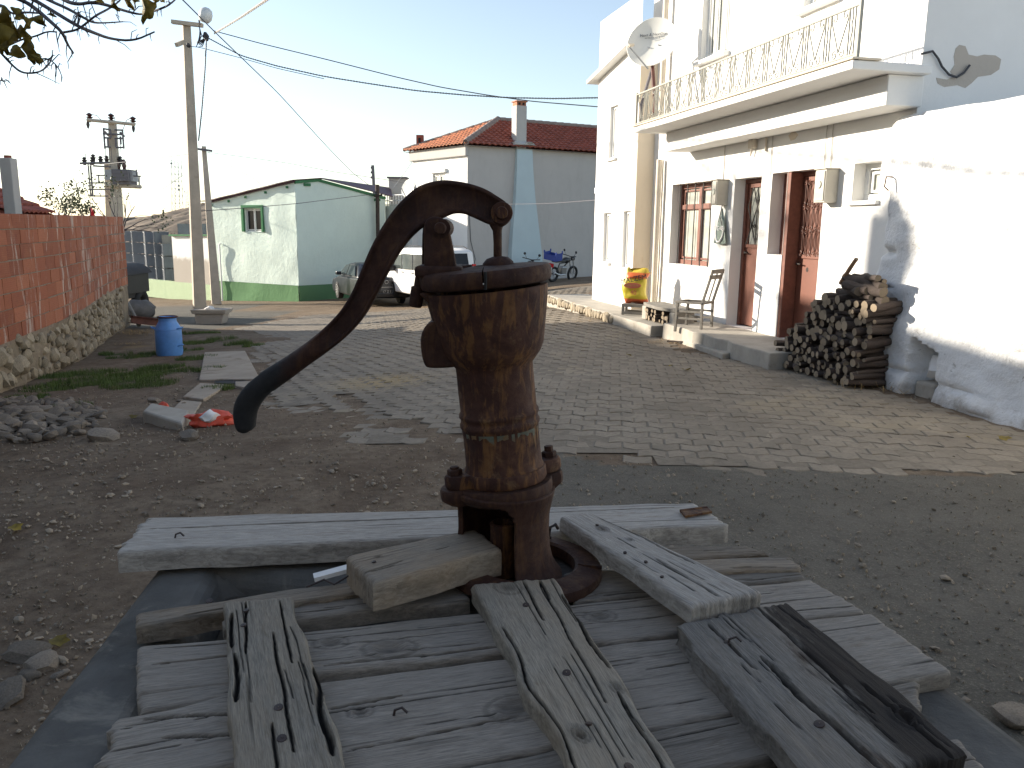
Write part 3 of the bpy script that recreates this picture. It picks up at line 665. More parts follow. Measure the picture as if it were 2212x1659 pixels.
# concrete path slab and drain
def slab(name, poly, th, mat, parent=None, lab=None, cat=None, up=0.02, bev=.012, kind=None, group=None, flat=False):
    P = [onG(*a) if len(a) == 2 else Vector((a[0], a[1], gz(a[0], a[1]))) for a in poly]; n = len(P)
    zm = sum(p_.z for p_ in P) / n
    q = MB(); top = [Vector((p_.x, p_.y, (zm if flat else p_.z) + up + (th if 0 else 0))) for p_ in P]; bot = [Vector((t.x, t.y, t.z - th)) for t in top]
    q.add(bot + top, [tuple(range(n - 1, -1, -1)), tuple(range(n, 2 * n))] + [(i, (i + 1) % n, (i + 1) % n + n, i + n) for i in range(n)])
    o = q.build(name, mat, parent, bev=bev)
    return tag(o, lab, cat, group, kind)
slab('path', [(442, 765), (530, 762), (558, 815), (552, 824), (430, 826)], .1, MT['slab'], up=.035, kind='structure')
slab('path', [(395, 862), (432, 832), (492, 836), (440, 868)], .1, MT['slab'], up=.03, kind='structure')
slab('path', [(345, 912), (392, 866), (436, 870), (415, 905)], .08, MT['slab'], up=.012, kind='structure')
slab('path', [(555, 828), (560, 838), (530, 842), (508, 838), (508, 829)], .1, MT['slab'], up=.03, kind='structure')
p = onG(498, 828); q = MB(); q.lathe([(.001, 0), (.13, 0), (.16, .008)], 20, Matrix.Translation(p + Vector((0, 0, .012))) @ Matrix.Diagonal((1.2, .8, 1, 1)), cap=False)
tag(q.build('drain_hole', MT['dark'], None, fix=False), 'dark broken drain hole at the corner of the concrete path slab', 'drain')
# block with bag
blk = slab('concrete_block', [(310, 913), (328, 899), (412, 908), (395, 930)], .15, MT['conc'], lab='broken rectangular concrete block lying on the dirt in front of the path', cat='concrete block', up=.10, flat=True, bev=.02)
def blob(name, c, s, mat, seed, lab=None, cat=None, parent=None, sub=3, rough=.5, rz=0, group=None):
    bm = bmesh.new(); bmesh.ops.create_icosphere(bm, subdivisions=sub, radius=1)
    for v in bm.verts:
        k = 1 + rough * noise.noise(v.co * 1.6 + Vector((seed, 0, 0))) + rough * .5 * noise.noise(v.co * 4 + Vector((0, seed, 0)))
        v.co = Vector((v.co.x * k * s[0], v.co.y * k * s[1], v.co.z * k * s[2]))
    me = bpy.data.meshes.new(name); bm.to_mesh(me); bm.free(); me.materials.append(mat); smooth_me(me, 50)
    o = link(name, me, parent, Matrix.Translation(c) @ Matrix.Rotation(rz, 4, 'Z')); return tag(o, lab, cat, group)
p = onG(455, 918); bag = blob('net_bag', p + Vector((0, 0, .05)), (.20, .09, .07), MT['netred'], 3.1, 'crumpled orange red plastic net bag on the ground beside the concrete block', 'bag', rz=.25)
blob('paper', p + Vector((.02, -.06, .09)), (.075, .05, .05), MT['paperw'], 8.2, parent=bag, sub=2, rz=.7)
p = onG(342, 897); blob('plastic_scrap', p + Vector((0, .12, .06)), (.045, .03, .045), MT['netred'], 5.5, 'small torn piece of orange red plastic behind the concrete block', 'plastic scrap', sub=2)
# leaves on the ground
leafm = []
for k in range(4):
    q = MB(); pts = []
    for i in range(12):
        a_ = 2 * math.pi * i / 12; rr = .05 * (1 - .25 * (i % 2)) * (1.2 if i == 0 else 1); pts.append((rr * math.cos(a_), rr * .8 * math.sin(a_), .008 * math.sin(a_ * 2 + k) + .012))
    q.add([(0, 0, .004)] + pts, [(0, i + 1, (i + 1) % 12 + 1) for i in range(12)])
    leafm.append(q.mesh('leaf', MT['leaf'], 180, fix=False))
for k, (a_, b_, s, lb) in enumerate([(128, 1397, .8, 'orange brown dead leaf beside the pale pointed stone'), (32, 1150, .8, 'yellow dead leaf on the gravel above the left stones'), (1358, 771, .9, 'yellow dead leaf on the paving nearest to the pump lid'), (1483, 803, 1.1, 'larger yellow dead leaf on the paving'), (1449, 794, .7, 'reddish dead leaf on the paving between two yellow ones'), (2168, 953, 1.0, 'greenish dead leaf on the paving near the whitewashed wall'), (290, 905, .9, 'yellow dead leaf lying at the rubble heap'), (2090, 950, .5, 'small brown dead leaf on the paving left of the greenish one')]):
    p = onG(a_, b_); o = link('fallen_leaf', leafm[k % 4], None, Matrix.Translation(p + Vector((0, 0, .02))) @ Matrix.Rotation(k * 1.1, 4, 'Z') @ Matrix.Rotation(.3, 4, 'X') @ Matrix.Diagonal((s, s, s, 1)))
    tag(o, lb, 'leaf')
# ================================================================== white house along the right of the street
def wall_open(fr, s0, s1, z0, z1, ops, off, back, nx=.5, relief=0, seed=0, topf=None):
    """front skin with real openings and reveals; ops: (sa, sb, za, zb, depth)"""
    S = sorted(set([s0, s1] + [v for o in ops for v in o[:2]])); Zs = sorted(set([z0, z1] + [v for o in ops for v in o[2:4]]))
    def ref(L):
        r = []
        for a, b_ in zip(L, L[1:]):
            k = max(1, int(round((b_ - a) / nx))); r += [a + (b_ - a) * i / k for i in range(k)]
        return r + [L[-1]]
    S = ref(S); Zs = ref(Zs); mb = MB(); vid = {}
    def P(i, k):
        if (i, k) not in vid:
            s, z = S[i], Zs[k]; o = off
            if relief: o += relief * (noise.noise(Vector((s * 1.3 + seed, z * 1.3, 0))) + .5 * noise.noise(Vector((s * 3.1 + seed, z * 3.1, 4))))
            if topf and k == len(Zs) - 1: z = topf(s)
            vid[(i, k)] = len(mb.v); mb.v.append(tuple(fr.W(s, o, z)))
        return vid[(i, k)]
    for i in range(len(S) - 1):
        for k in range(len(Zs) - 1):
            cs, cz_ = (S[i] + S[i + 1]) / 2, (Zs[k] + Zs[k + 1]) / 2
            if any(a < cs < b_ and c < cz_ < d for a, b_, c, d, e in ops): continue
            mb.f.append((P(i, k), P(i + 1, k), P(i + 1, k + 1), P(i, k + 1))); mb.mi.append(0)
    for a, b_, c, d, e in ops:
        f = [fr.W(x, off, z) for x, z in ((a, c), (b_, c), (b_, d), (a, d))]; g = [fr.W(x, off - e, z) for x, z in ((a, c), (b_, c), (b_, d), (a, d))]
        n = len(mb.v); mb.v += [tuple(v) for v in f + g]
        for k in range(4): mb.f.append((n + k, n + (k + 1) % 4, n + 4 + (k + 1) % 4, n + 4 + k)); mb.mi.append(0)
    if back:
        n = len(mb.v); q = [(s0, off, z0), (s1, off, z0), (s1, off, z1 if not topf else topf(s1)), (s0, off, z1 if not topf else topf(s0))]
        for s, o, z in q: mb.v.append(tuple(fr.W(s, o, z)))
        for s, o, z in q: mb.v.append(tuple(fr.W(s, off - back, z)))
        for k in range(4): mb.f.append((n + k, n + (k + 1) % 4, n + 4 + (k + 1) % 4, n + 4 + k)); mb.mi.append(0)
        mb.f.append((n + 4, n + 5, n + 6, n + 7)); mb.mi.append(0)
    return mb
def fbox(mb, fr, sa, sb, oa, ob, za, zb):
    p = [fr.W(s, o, z) for z in (za, zb) for s, o in ((sa, oa), (sb, oa), (sb, ob), (sa, ob))]; mb.hexa(p); return mb
house = empty('white_house', RF.W(0, -.2, -.1), 'white plastered two-storey house with iron balcony and brown doors on the right of the street', 'house')
SZ = RF.sz
def rect(xl, yt, yb, xr, off=0):
    a = SZ(xl, (yt + yb) / 2, off)[0]; b_ = SZ(xr, (yt + yb) / 2, off)[0]; return min(a, b_), max(a, b_)
sCor = SZ(1985, 200)[0]; sFar = SZ(1411, 400)[0]
w1 = (SZ(1536, 480)[0], SZ(1449, 480)[0], .98, 2.30)
d1 = (SZ(1634, 560)[0], SZ(1577, 560)[0], SZ(1620, 711)[1] - .02, 2.28)
d2 = (SZ(1768, 560)[0], SZ(1685, 600)[0], .16, 2.30); d2w = (d2[1], SZ(1663, 460)[0], SZ(1662, 549)[1], 2.30)
sw = (SZ(1900, 395)[0], SZ(1843, 395)[0], SZ(1843, 434)[1], SZ(1846, 354)[1])
u1 = (SZ(1574, 60)[0], SZ(1517, 60)[0], SZ(1536, 125)[1], 5.55); u2 = (SZ(1806, 10)[0], SZ(1737, 10)[0], SZ(1740, 21)[1], 5.55)
print('win', w1, d1, d2, d2w, sw, u1, u2, sCor, sFar)
DEP = .24
ops = [w1 + (DEP,), d1 + (DEP,), d2 + (DEP,), d2w + (DEP,), sw + (DEP,), u1 + (.18,), u2 + (.18,)]
sEnd = sCor
mb = wall_open(RF, sEnd, sFar + .3, -.6, 6.4, ops, 0, 7.0, .28, .012, 3); mb.build('wall', MT['white'], house, fix=False)
# window builder on the facade frame
def fr_window(fr, o, dep, parent, fm, gm, mull=1, trans=None, fw=.06, name='window', bars=0, barm=None, pane_th=.01):
    sa, sb, za, zb = o; f0 = -dep; wnd = MB(); t = .05
    fbox(wnd, fr, sa, sb, f0 - t, f0 + .01, za, za + fw); fbox(wnd, fr, sa, sb, f0 - t, f0 + .01, zb - fw, zb)
    for e in [sa, sb - fw]: fbox(wnd, fr, e, e + fw, f0 - t, f0 + .012, za + fw, zb - fw)
    for k in range(mull):
        c_ = sa + (sb - sa) * (k + 1) / (mull + 1); fbox(wnd, fr, c_ - fw * .6, c_ + fw * .6, f0 - t, f0 + .016, za + fw, zb - fw)
    if trans: fbox(wnd, fr, sa + fw, sb - fw, f0 - t, f0 + .02, trans - fw * .5, trans + fw * .5)
    wo = wnd.build(name, fm, parent, bev=.004)
    e = [sa + fw] + [sa + (sb - sa) * (k + 1) / (mull + 1) for k in range(mull)] + [sb - fw]
    zz = [za + fw] + ([trans] if trans else []) + [zb - fw]
    for i in range(len(e) - 1):
        for k in range(len(zz) - 1):
            q = MB(); fbox(q, fr, e[i], e[i + 1], f0 - t * .6 - pane_th, f0 - t * .6, zz[k], zz[k + 1]); q.build('pane', gm, wo)
            q = MB(); g = .028; A_, B_, C_, D_ = e[i] + .03, e[i + 1] - .03, zz[k] + .02, zz[k + 1] - .02
            for r_ in ((A_, B_, C_, C_ + g), (A_, B_, D_ - g, D_), (A_, A_ + g, C_ + g, D_ - g), (B_ - g, B_, C_ + g, D_ - g)): fbox(q, fr, r_[0], r_[1], f0 - t * .4, f0 - .004, r_[2], r_[3])
            q.build('sash', fm, wo)
    return wo
w_ = fr_window(RF, w1, DEP - .06, house, MT['woodfr'], MT['glassc'], 1, SZ(1490, 446)[1], .075); tag(w_, 'wide brown wooden window with vertical iron bars')
for k in range(5):
    q = MB(); s_ = w1[0] + (w1[1] - w1[0]) * (k + .6) / 5.2; q.cyl(RF.W(s_, -.07, w1[2]), RF.W(s_, -.07, w1[3]), .009, 8); q.build('bar', MT['iron'], w_)
w_ = fr_window(RF, sw, .16, house, MT['pvc'], MT['glassc'], 0, None, .07)
q = MB(); fbox(q, RF, sw[0] - .03, sw[1] + .04, -.1, .05, sw[2] - .05, sw[2] - .003); q.build('sill', MT['white'], w_, bev=.006)
for u in (u1, u2):
    w_ = fr_window(RF, u, .10, house, MT['pvc'], MT['glassc'], 2, None, .06)
    q = MB(); fbox(q, RF, u[0] - .08, u[1] + .08, -.1, .10, u[2] - .06, u[2] - .003); q.build('sill', MT['white'], w_, bev=.01)
# doors
def scroll(c, fr, off, r0, turns, a0, sgn, n=14):
    pts = []
    for i in range(n):
        t = i / (n - 1); a = a0 + sgn * turns * 2 * math.pi * t; r = r0 * (1 - .75 * t); pts.append(fr.W(c[0] + r * math.cos(a), off, c[1] + r * math.sin(a)))
    return pts
def door(o, dep, lab, zg, style):
    sa, sb, za, zb = o; f0 = -dep; fw = .06
    q = MB(); fbox(q, RF, sa, sb, f0 - .05, f0 + .03, zb - fw, zb); fbox(q, RF, sa, sa + fw, f0 - .05, f0 + .03, za, zb - fw); fbox(q, RF, sb - fw, sb, f0 - .05, f0 + .03, za, zb - fw)
    d = q.build('door', MT['woodfr'], house, bev=.006); tag(d, lab)
    la, lb = sa + fw + .004, sb - fw - .004
    q = MB(); fbox(q, RF, la, lb, f0 - .04, f0, za + .02, zg - .0); fbox(q, RF, la, lb, f0 + .0005, f0 + .018, zg - .05, zg); q.build('leaf_panel', MT['doorred'], d, bev=.004)
    q = MB(); top = zb - fw - .004
    fbox(q, RF, la, la + .06, f0 - .04, f0 + .004, zg, top); fbox(q, RF, lb - .06, lb, f0 - .04, f0 + .004, zg, top); fbox(q, RF, la + .06, lb - .06, f0 - .04, f0 + .004, top - .06, top); q.build('leaf_frame', MT['doorred'], d, bev=.003)
    q = MB(); fbox(q, RF, la + .06, lb - .06, f0 - .03, f0 - .02, zg, top - .06); q.build('pane', MT['glassc'] if style == 0 else MT['doorred'], d)
    A_, B_, C_, D_ = la + .06, lb - .06, zg, top - .06; g = f0 + .025; im = MT['iron'] if style == 0 else MT['ironbr']
    q = MB(); mw_ = (A_ + B_) / 2
    if style == 0:
        q.cyl(RF.W(mw_, g, C_), RF.W(mw_, g, D_), .009, 6); H3 = (D_ - C_) / 3
        for k in range(3):
            for h0, h1 in ((A_, mw_), (mw_, B_)):
                if k == 0: q.cyl(RF.W(h0, g, C_), RF.W((h0 + h1) / 2, g, C_ + H3), .009, 6); q.cyl(RF.W(h1, g, C_), RF.W((h0 + h1) / 2, g, C_ + H3), .009, 6)
                if k == 1: q.cyl(RF.W((h0 + h1) / 2, g, C_ + H3), RF.W(h0, g, C_ + 2 * H3), .009, 6); q.cyl(RF.W((h0 + h1) / 2, g, C_ + H3), RF.W(h1, g, C_ + 2 * H3), .009, 6)
                if k == 2: q.cyl(RF.W(h0, g, C_ + 2 * H3), RF.W((h0 + h1) / 2, g, D_), .009, 6); q.cyl(RF.W(h1, g, C_ + 2 * H3), RF.W((h0 + h1) / 2, g, D_), .009, 6)
            for xx in ((A_ * .75 + mw_ * .25), (mw_ * .75 + B_ * .25)):
                for s_ in (-1, 1): q.tube(scroll((xx + s_ * .035, C_ + H3), RF, g + .01, .035, 1.1, 0 if s_ < 0 else math.pi, s_), .007, 5)
    else:
        for k in range(6):
            x_ = A_ + (B_ - A_) * (k + .5) / 6; q.cyl(RF.W(x_, g, C_), RF.W(x_, g, D_), .007, 6)
        nlev = 3
        for L in range(nlev):
            for k in range(3):
                x_ = A_ + (B_ - A_) * (k + .5) / 3; zc = C_ + (D_ - C_) * (L + .5) / nlev; hh = (D_ - C_) / nlev / 2
                for s_ in (-1, 1):
                    q.tube([RF.W(x_ + s_ * .05, g, zc - hh), RF.W(x_ + s_ * .015, g, zc - hh * .3), RF.W(x_ + s_ * .015, g, zc + hh * .3), RF.W(x_ + s_ * .05, g, zc + hh)], .007, 5)
                    for s2 in (-1, 1): q.tube(scroll((x_ + s_ * .045, zc + s2 * hh * .85), RF, g + .012, .035, 1.2, math.pi / 2 * s2, s_), .006, 5, )
    q.build('grille', im, d)
    q = MB(); hx = lb - .06; q.cyl(RF.W(hx, f0, zg - .12), RF.W(hx, f0 + .05, zg - .12), .018, 10); q.tube([RF.W(hx, f0 + .05, zg - .12), RF.W(hx - .09, f0 + .055, zg - .125)], .009, 8)
    if style == 1: q.lathe([(.001, 0), (.03, 0), (.035, .02), (.001, .035)], 14, Matrix.Translation(RF.W(hx - .17, f0, zg - .19)) @ RF.mat().to_3x3().to_4x4() @ Matrix.Rotation(math.pi / 2, 4, 'X'))
    q.build('handle', MT['iron'], d, 50)
    return d
zg1 = SZ(1608, 527, -.2)[1]; zg2 = SZ(1740, 550, -.2)[1]
door(d1, DEP - .04, 'brown door with a diamond iron grille over pale glass', zg1, 0)
door((d2[0], d2[1], d2[2], d2[3]), DEP - .04, 'brown door with a scrolled iron grille beside a sidelight', zg2, 1)
w_ = fr_window(RF, (d2w[0] + .002, d2w[1], d2w[2], d2w[3]), DEP - .05, house, MT['woodfr'], MT['glassc'], 0, None, .045)
q = MB(); fbox(q, RF, d2[1] - .07, d2[1] + .03, -DEP + .05, -.01, d2[2], 2.29); q.build('door_post', MT['woodfr'], house, bev=.004)
# balcony
BO = .9; sB0 = -3.02; sB1 = SZ(1370, 240, BO)[0]
q = MB(); fbox(q, RF, sB0, sB1, 0.01, BO, 3.075, 3.16)
bs = q.build('balcony_slab', MT['white'], house, bev=.012)
q = MB(); fbox(q, RF, sB0 - .02, sB1 + .02, BO - .30, BO + .02, 3.165, 3.185); q.build('coping', MT['tanstain'], bs, bev=.005)
q = MB(); fbox(q, RF, RF.sz(1921, 150, .42)[0], sB1 - .2, .01, .42, 2.78, 3.072); q.build('balcony_beam', MT['white'], house, bev=.01)
rail = MB(); zt, zb_ = SZ(1370, 205, BO)[1], 3.19; ro = BO - .04
fbox(rail, RF, sB0, sB1, ro - .012, ro + .012, zt - .012, zt + .008)
railo = rail.build('railing', MT['creampaint'], house)
q = MB(); fbox(q, RF, sB0, sB1, ro - .01, ro + .01, zb_ + .02, zb_ + .035); q.build('lower_rail', MT['creampaint'], railo)
for e in (sB0, sB1): q = MB(); fbox(q, RF, e - .016, e + .016, ro - .016, ro + .016, 3.165, zt + .03); q.build('end_post', MT['creampaint'], railo)
npan = 14; pw = (sB1 - sB0 - .12) / npan; hz = zt - zb_ - .03
q0 = MB(); r_ = .0085
loc = lambda s, z: Vector((s, 0, z))
class LF:
    def W(s, a, off, z): return Vector((a, -off, z))
lf = LF()
for x_ in (0.03, .075, .12):
    if x_ == .075: q0.tube([loc(x_ + .008 * math.sin(i * 1.1), hz * i / 20) for i in range(21)], r_, 5)
    else: q0.cyl(loc(x_, 0), loc(x_, hz), r_, 5)
ax, bx = .13, pw + .02; mx_ = (ax + bx) / 2
for s_ in (-1, 1):
    e = mx_ + s_ * (bx - ax) / 2
    q0.tube([loc(mx_ + s_ * .004, .14 * hz), loc(mx_ + s_ * .03, .3 * hz), loc(e - s_ * .01, .8 * hz), loc(e, .97 * hz)], r_ * .9, 5)
    q0.tube(scroll((e - s_ * .05, hz * .88), lf, 0, .05, .8, math.pi / 2, s_), r_ * .8, 5)
    q0.tube(scroll((mx_ + s_ * .055, hz * .10), lf, 0, .045, 1.15, math.pi / 2, -s_), r_ * .8, 5)
pm = q0.mesh('railing_panel', MT['creampaint'])
for k in range(npan): link('railing_panel', pm, railo, RF.mat(sB0 + .04 + k * pw, ro, zb_ + .03))
# roof slab of the upper floor (out of view) and interior darkness
q = MB(); fbox(q, RF, sEnd - .3, sFar + .4, -7.2, .5, 6.405, 6.6); q.build('roof', MT['white'], house)
# shaded bare patch on the gable corner
cor = Frame(RF.W(sCor, 0, 0), 0)
EF = Frame(RF.W(sCor, 0, 0), 0); EF.d = -RF.n; EF.n = -RF.d       # end wall, facing the camera side
def esz(x, y): return EF.sz(x, y)
patch_px = [(2072, 97), (2085, 100), (2092, 118), (2110, 122), (2125, 118), (2150, 120), (2162, 128), (2158, 150), (2140, 162), (2112, 166), (2098, 180), (2085, 190), (2068, 184), (2040, 188), (2025, 180), (2022, 168), (2045, 172), (2060, 165), (2052, 155), (2062, 140), (2060, 122), (2064, 105)]
P2 = [esz(*a) for a in patch_px]
q = MB(); n = len(P2); front = [EF.W(s, .004 + .0, z) for s, z in P2]; back = [EF.W(s, -.02, z) for s, z in P2]; q.add(front + back, [tuple(range(n))] + [(i, (i + 1) % n, (i + 1) % n + n, i + n) for i in range(n)])
q.build('bare_patch', MT['render'], house)
# pipes on the facade
def fpipe(pts, r, m, name, parent=house, n=8): q = MB(); q.tube([RF.W(*p_) for p_ in pts], r, n); return q.build(name, m, parent, 60)
sp1 = SZ(1432, 440)[0]; fpipe([(sp1, .10, .02), (sp1, .10, 2.74)], .05, MT['pipe'], 'downpipe'); fpipe([(sp1, .11, 3.2), (sp1, .11, 6.3)], .05, MT['pipe'], 'downpipe')
sp2 = SZ(1447, 480)[0] + .62; fpipe([(sp2 - .2, .05, .02), (sp2 - .2, .05, 2.75)], .03, MT['pipe'], 'conduit')
for xx, y0, y1 in ((1570, 288, 388), (1674, 265, 378), (1807, 225, 360), (1793, 232, 370)):
    s_, z1_ = SZ(xx, y0); _, z0_ = SZ(xx, y1); fpipe([(s_, .012, z0_), (s_ + .01, .012, (z0_ + z1_) / 2), (s_, .012, z1_)], .006, MT['cable_l'], 'wall_cable', n=5)
s_, z_ = SZ(1633, 295); q = MB(); fbox(q, RF, s_ - .06, s_ + .06, .0, .08, z_ - .16, z_ + .08); q.build('junction_box', MT['pipe'], house, bev=.005)
fpipe([(s_, .05, z_ - .16), (s_ + .03, .05, z_ - .26)], .012, MT['pipe'], 'cable_tail'); fpipe([(SZ(1660, 280)[0], .02, 2.6), (SZ(1662, 270)[0], .03, 2.78)], .015, MT['pipe'], 'cable_tail')
q = MB(); s_, z_ = SZ(1713, 293); q.add([RF.W(s_ + a, .004, z_ + b_) for a, b_ in ((-.12, .0), (-.05, -.05), (.04, -.06), (.10, .01), (.03, .05), (-.05, .04))] + [RF.W(s_ + a, -.01, z_ + b_) for a, b_ in ((-.12, .0), (-.05, -.05), (.04, -.06), (.10, .01), (.03, .05), (-.05, .04))], [(0, 1, 2, 3, 4, 5)] + [(i, (i + 1) % 6, (i + 1) % 6 + 6, i + 6) for i in range(6)]); q.build('plaster_chip', MT['tanstain'], house)
# hanging cable on end wall
q = MB(); pts = [(1985, 118), (2010, 112), (2022, 128), (2030, 145), (2045, 162), (2062, 168), (2078, 158), (2090, 142)]
q.tube([EF.W(esz(*a)[0], .03, esz(*a)[1]) for a in pts], .012, 6); q.build('loose_cable', MT['cable'], house)
# meter boxes
def meter(xa, xm, xw, yt, yb, lab):
    s_w, z_b = SZ(xw, yb); s_w2, z_t = SZ(xw, yt)
    o_ = .22
    for _ in range(20):
        sx = RF.sz(xm, (yt + yb) / 2, o_)[0]; o_ += (s_w - sx) * (-.3) if False else 0
    best = min((abs(RF.sz(xm, (yt + yb) / 2, t / 200)[0] - s_w), t / 200) for t in range(10, 100))[1]
    s_f = RF.sz(xa, (yt + yb) / 2, best)[0]; zt_, zb_2 = RF.sz(xm, yt, best)[1], RF.sz(xm, yb, best)[1]
    mtr = empty('meter_box', RF.W((s_w + s_f) / 2, 0, zb_2), lab, 'meter box')
    q = MB(); fbox(q, RF, s_w, s_f, .0, best, zb_2, zt_); q.build('case', MT['greybox'], mtr, bev=.008)
    q = MB(); fbox(q, RF, s_w + .015, s_f - .015, best + .001, best + .012, zb_2 + .02, zt_ - .02); dd = q.build('cover', MT['greybox'], mtr, bev=.004)
    q = MB(); c_ = RF.W((s_w + s_f) / 2, best + .012, zb_2 + (zt_ - zb_2) * .55); q.cyl(c_, c_ + RF.n * .012, .045, 16); q.build('window', MT['glassc'], dd)
    q = MB(); fbox(q, RF, s_w - .01, s_f + .01, .0, best + .02, zt_ + .001, zt_ + .015); q.build('lid', MT['greybox'], mtr, bev=.003)
    print('meter', best, s_w, s_f); return mtr
meter(1538, 1549, 1572, 389, 443, 'grey electricity meter box between the barred window and the left brown door')
meter(1760, 1783, 1808, 365, 437, 'grey electricity meter box on the wall right of the scrolled door')
# carrier bag hung below the first box
s_, z_ = SZ(1558, 520, .05); s0_ = SZ(1558, 450, .05)
bagp = [(1557, 450), (1546, 500), (1540, 522), (1558, 525), (1574, 523), (1566, 490)]
bp = [RF.sz(x_, y_, .06) for x_, y_ in bagp]; cb = empty('carrier_bag', RF.W(s_, .06, min(z for _, z in bp)), 'flat green carrier bag with white print hanging under the meter box by the window', 'bag')
q = MB(); n = len(bp); sc0 = sum(a for a, _ in bp) / n
def bagoff(a, z): return .055 + .03 * max(0, 1 - abs(a - sc0) / .25)
NB = 10; zt_b = max(z for _, z in bp); zb_b = min(z for _, z in bp); vs = []; hwid = .19
for side in (0, 1):
    for i in range(NB + 1):
        t = i / NB; hw_ = .02 + (hwid - .02) * (1 - (1 - t) ** 1.0) ; zc = zt_b + (zb_b - zt_b) * t
        for k in range(7): u = k / 6 * 2 - 1; vs.append(RF.W(sc0 + u * hw_, .06 + (1 if side else -1) * (.035 * (1 - u * u) * math.sin(math.pi * min(1, t * .9 + .05))) + .008 * math.sin(u * 9 + t * 5), zc - .02 * (1 - u * u) * t))
fs = []
for side in (0, 1):
    o_ = side * (NB + 1) * 7
    for i in range(NB):
        for k in range(6): fs.append((o_ + i * 7 + k, o_ + i * 7 + k + 1, o_ + (i + 1) * 7 + k + 1, o_ + (i + 1) * 7 + k))
q.add(vs, fs); MT['baggreen'] = simple('sage_plastic_film', (.22, .27, .23), .45, .12, 6, .05, .002); q.build('bag_body', MT['baggreen'], cb, 60)
MF = lambda s, off, z: Matrix.Translation(RF.W(s, off, z)) @ Matrix((-RF.d, Vector((0, 0, 1)), RF.n)).transposed().to_4x4()
zc = zb_b + (zt_b - zb_b) * .42
text_obj('lettering', 'RYGAIE', .095, MF(sc0, .102, zc), MT['paperw'], cb, .002)
q = MB(); q.tube([RF.W(sc0 + .115 * math.sin(a), .098 - .02 * abs(math.sin(a)), zc + .05 - .20 * (math.cos(a) + .25)) for a in [rad(-95 + 190 * i / 18) for i in range(19)]], [.006 + .010 * math.sin(math.pi * i / 18) for i in range(19)], 6); q.build('printed_arc', MT['paperw'], cb)
q = MB(); q.tube([RF.W(sc0 - .01, .05, zt_b + .10), RF.W(sc0 - .02, .10, zt_b - .1), RF.W(sc0 - .10, .10, zc + .05)], .006, 5); q.tube([RF.W(sc0 + .01, .05, zt_b + .10), RF.W(sc0 + .005, .105, zc + .09)], .004, 5); q.build('handles', MT['cable'], cb)

# satellite dish on the balcony corner
dsh = empty('satellite_dish', RF.W(2.4, .9, 3.65), 'big off-white satellite dish mounted above the far end of the balcony', 'satellite dish')
dc = atY(1408, 91, 13.6); toc = Vector((-.42, -.80, .30)).normalized()
Rr = 51 * 13.6 / 1750 * 1.02
Md = Matrix.Translation(dc) @ toc.to_track_quat('Z', 'Y').to_matrix().to_4x4()
yl = (Md.to_3x3().inverted() @ Vector((0, 0, 1)))
prof = [(.001, -.08)] + [(Rr * t, -.08 + .095 * t * t) for t in [.15, .3, .45, .6, .75, .9, 1.0]] + [(Rr * 1.012, .012), (Rr * 1.0, .0)] + [(Rr * t, -.095 + .095 * t * t) for t in [.9, .6, .3]] + [(.001, -.095)]
MT['dish'] = simple('dish_paint', (.72, .71, .66), .5, .05, 3, .02, .001, stain=((.6, .58, .5), 2, .6))
q = MB(); q.lathe(prof, 56, Md, cap=False); q.build('reflector', MT['dish'], dsh, 50)
ang = math.atan2(yl.x, yl.y); Mt = Md @ Matrix.Rotation(-ang, 4, 'Z')
text_obj('lettering', 'Next & NextStar', .068, Mt @ Matrix.Translation((.0, .145, -.030)), MT['cable'], dsh, .001, sx=.95)
text_obj('small_lettering', 'SATELLITE SYSTEM', .026, Mt @ Matrix.Translation((.0, .098, -.036)), MT['cable'], dsh, .001, sx=1.3)
for a, b_ in ((-.071, -.047), (.10, -.024), (-.107, -.228), (.071, -.206)):
    q = MB(); q.cyl(Mt @ Vector((a, b_, -.075)), Mt @ Vector((a, b_, -.055)), .012, 8); q.build('bolt', MT['steel'], dsh)
fc = Mt @ Vector((-.26, -.20, .30)); rimb = Mt @ Vector((.0, -Rr * .99, .0))
q = MB(); q.tube([rimb - Vector((0, 0, .04)), fc], .012, 6); q.build('feed_arm', MT['steel'], dsh)
q = MB(); q.cyl(fc, fc - (Mt.to_3x3() @ Vector((-.26, -.20, .30)).normalized()) * .10, .03, 14, .022); q.build('receiver', MT['pipe'], dsh, 50)
q = MB(); q.tube([Md @ Vector((0, 0, -.1)), Md @ Vector((0, 0, -.3)), RF.W(sB1 - .1, .82, 3.5), RF.W(sB1 - .1, .82, 3.2)], .028, 8); q.build('mast', MT['dsteel'], dsh)
q = MB(); q.tube([Md @ Vector((0, -.2, -.1)), RF.W(2.2, .7, 3.45), RF.W(2.0, .8, 3.3)], .03, 8); q.build('bracket', MT['rust_beam'], dsh)

# ------------------------------------------------------------------ adjoining far house (stands a little forward)
FO = .32
far = empty('far_white_house', RF.W(7, .3, -.1), 'tall narrow white house front with small windows beyond the balcony, next to the sack', 'house')
fa = RF.sz(1373, 400, FO)[0]; fb_ = RF.sz(1286, 420, FO)[0]; print('far', fa, fb_, sFar)
def rq(xl, xr, yt, yb):
    a = RF.sz(xl, (yt + yb) / 2, FO)[0]; b_ = RF.sz(xr, (yt + yb) / 2, FO)[0]; xm = (xl + xr) / 2
    return (b_, a, RF.sz(xm, yb, FO)[1], RF.sz(xm, yt, FO)[1])
e1 = RF.sz(1290, 176, FO)[1]; e2 = RF.sz(1375, 92, FO)[1]
fops = [rq(1317, 1333, 229, 341), rq(1303, 1319, 460, 566), rq(1345, 1361, 456, 578)]
def tf(s): return e1 + (e2 - e1) * (fb_ - s) / (fb_ - fa)
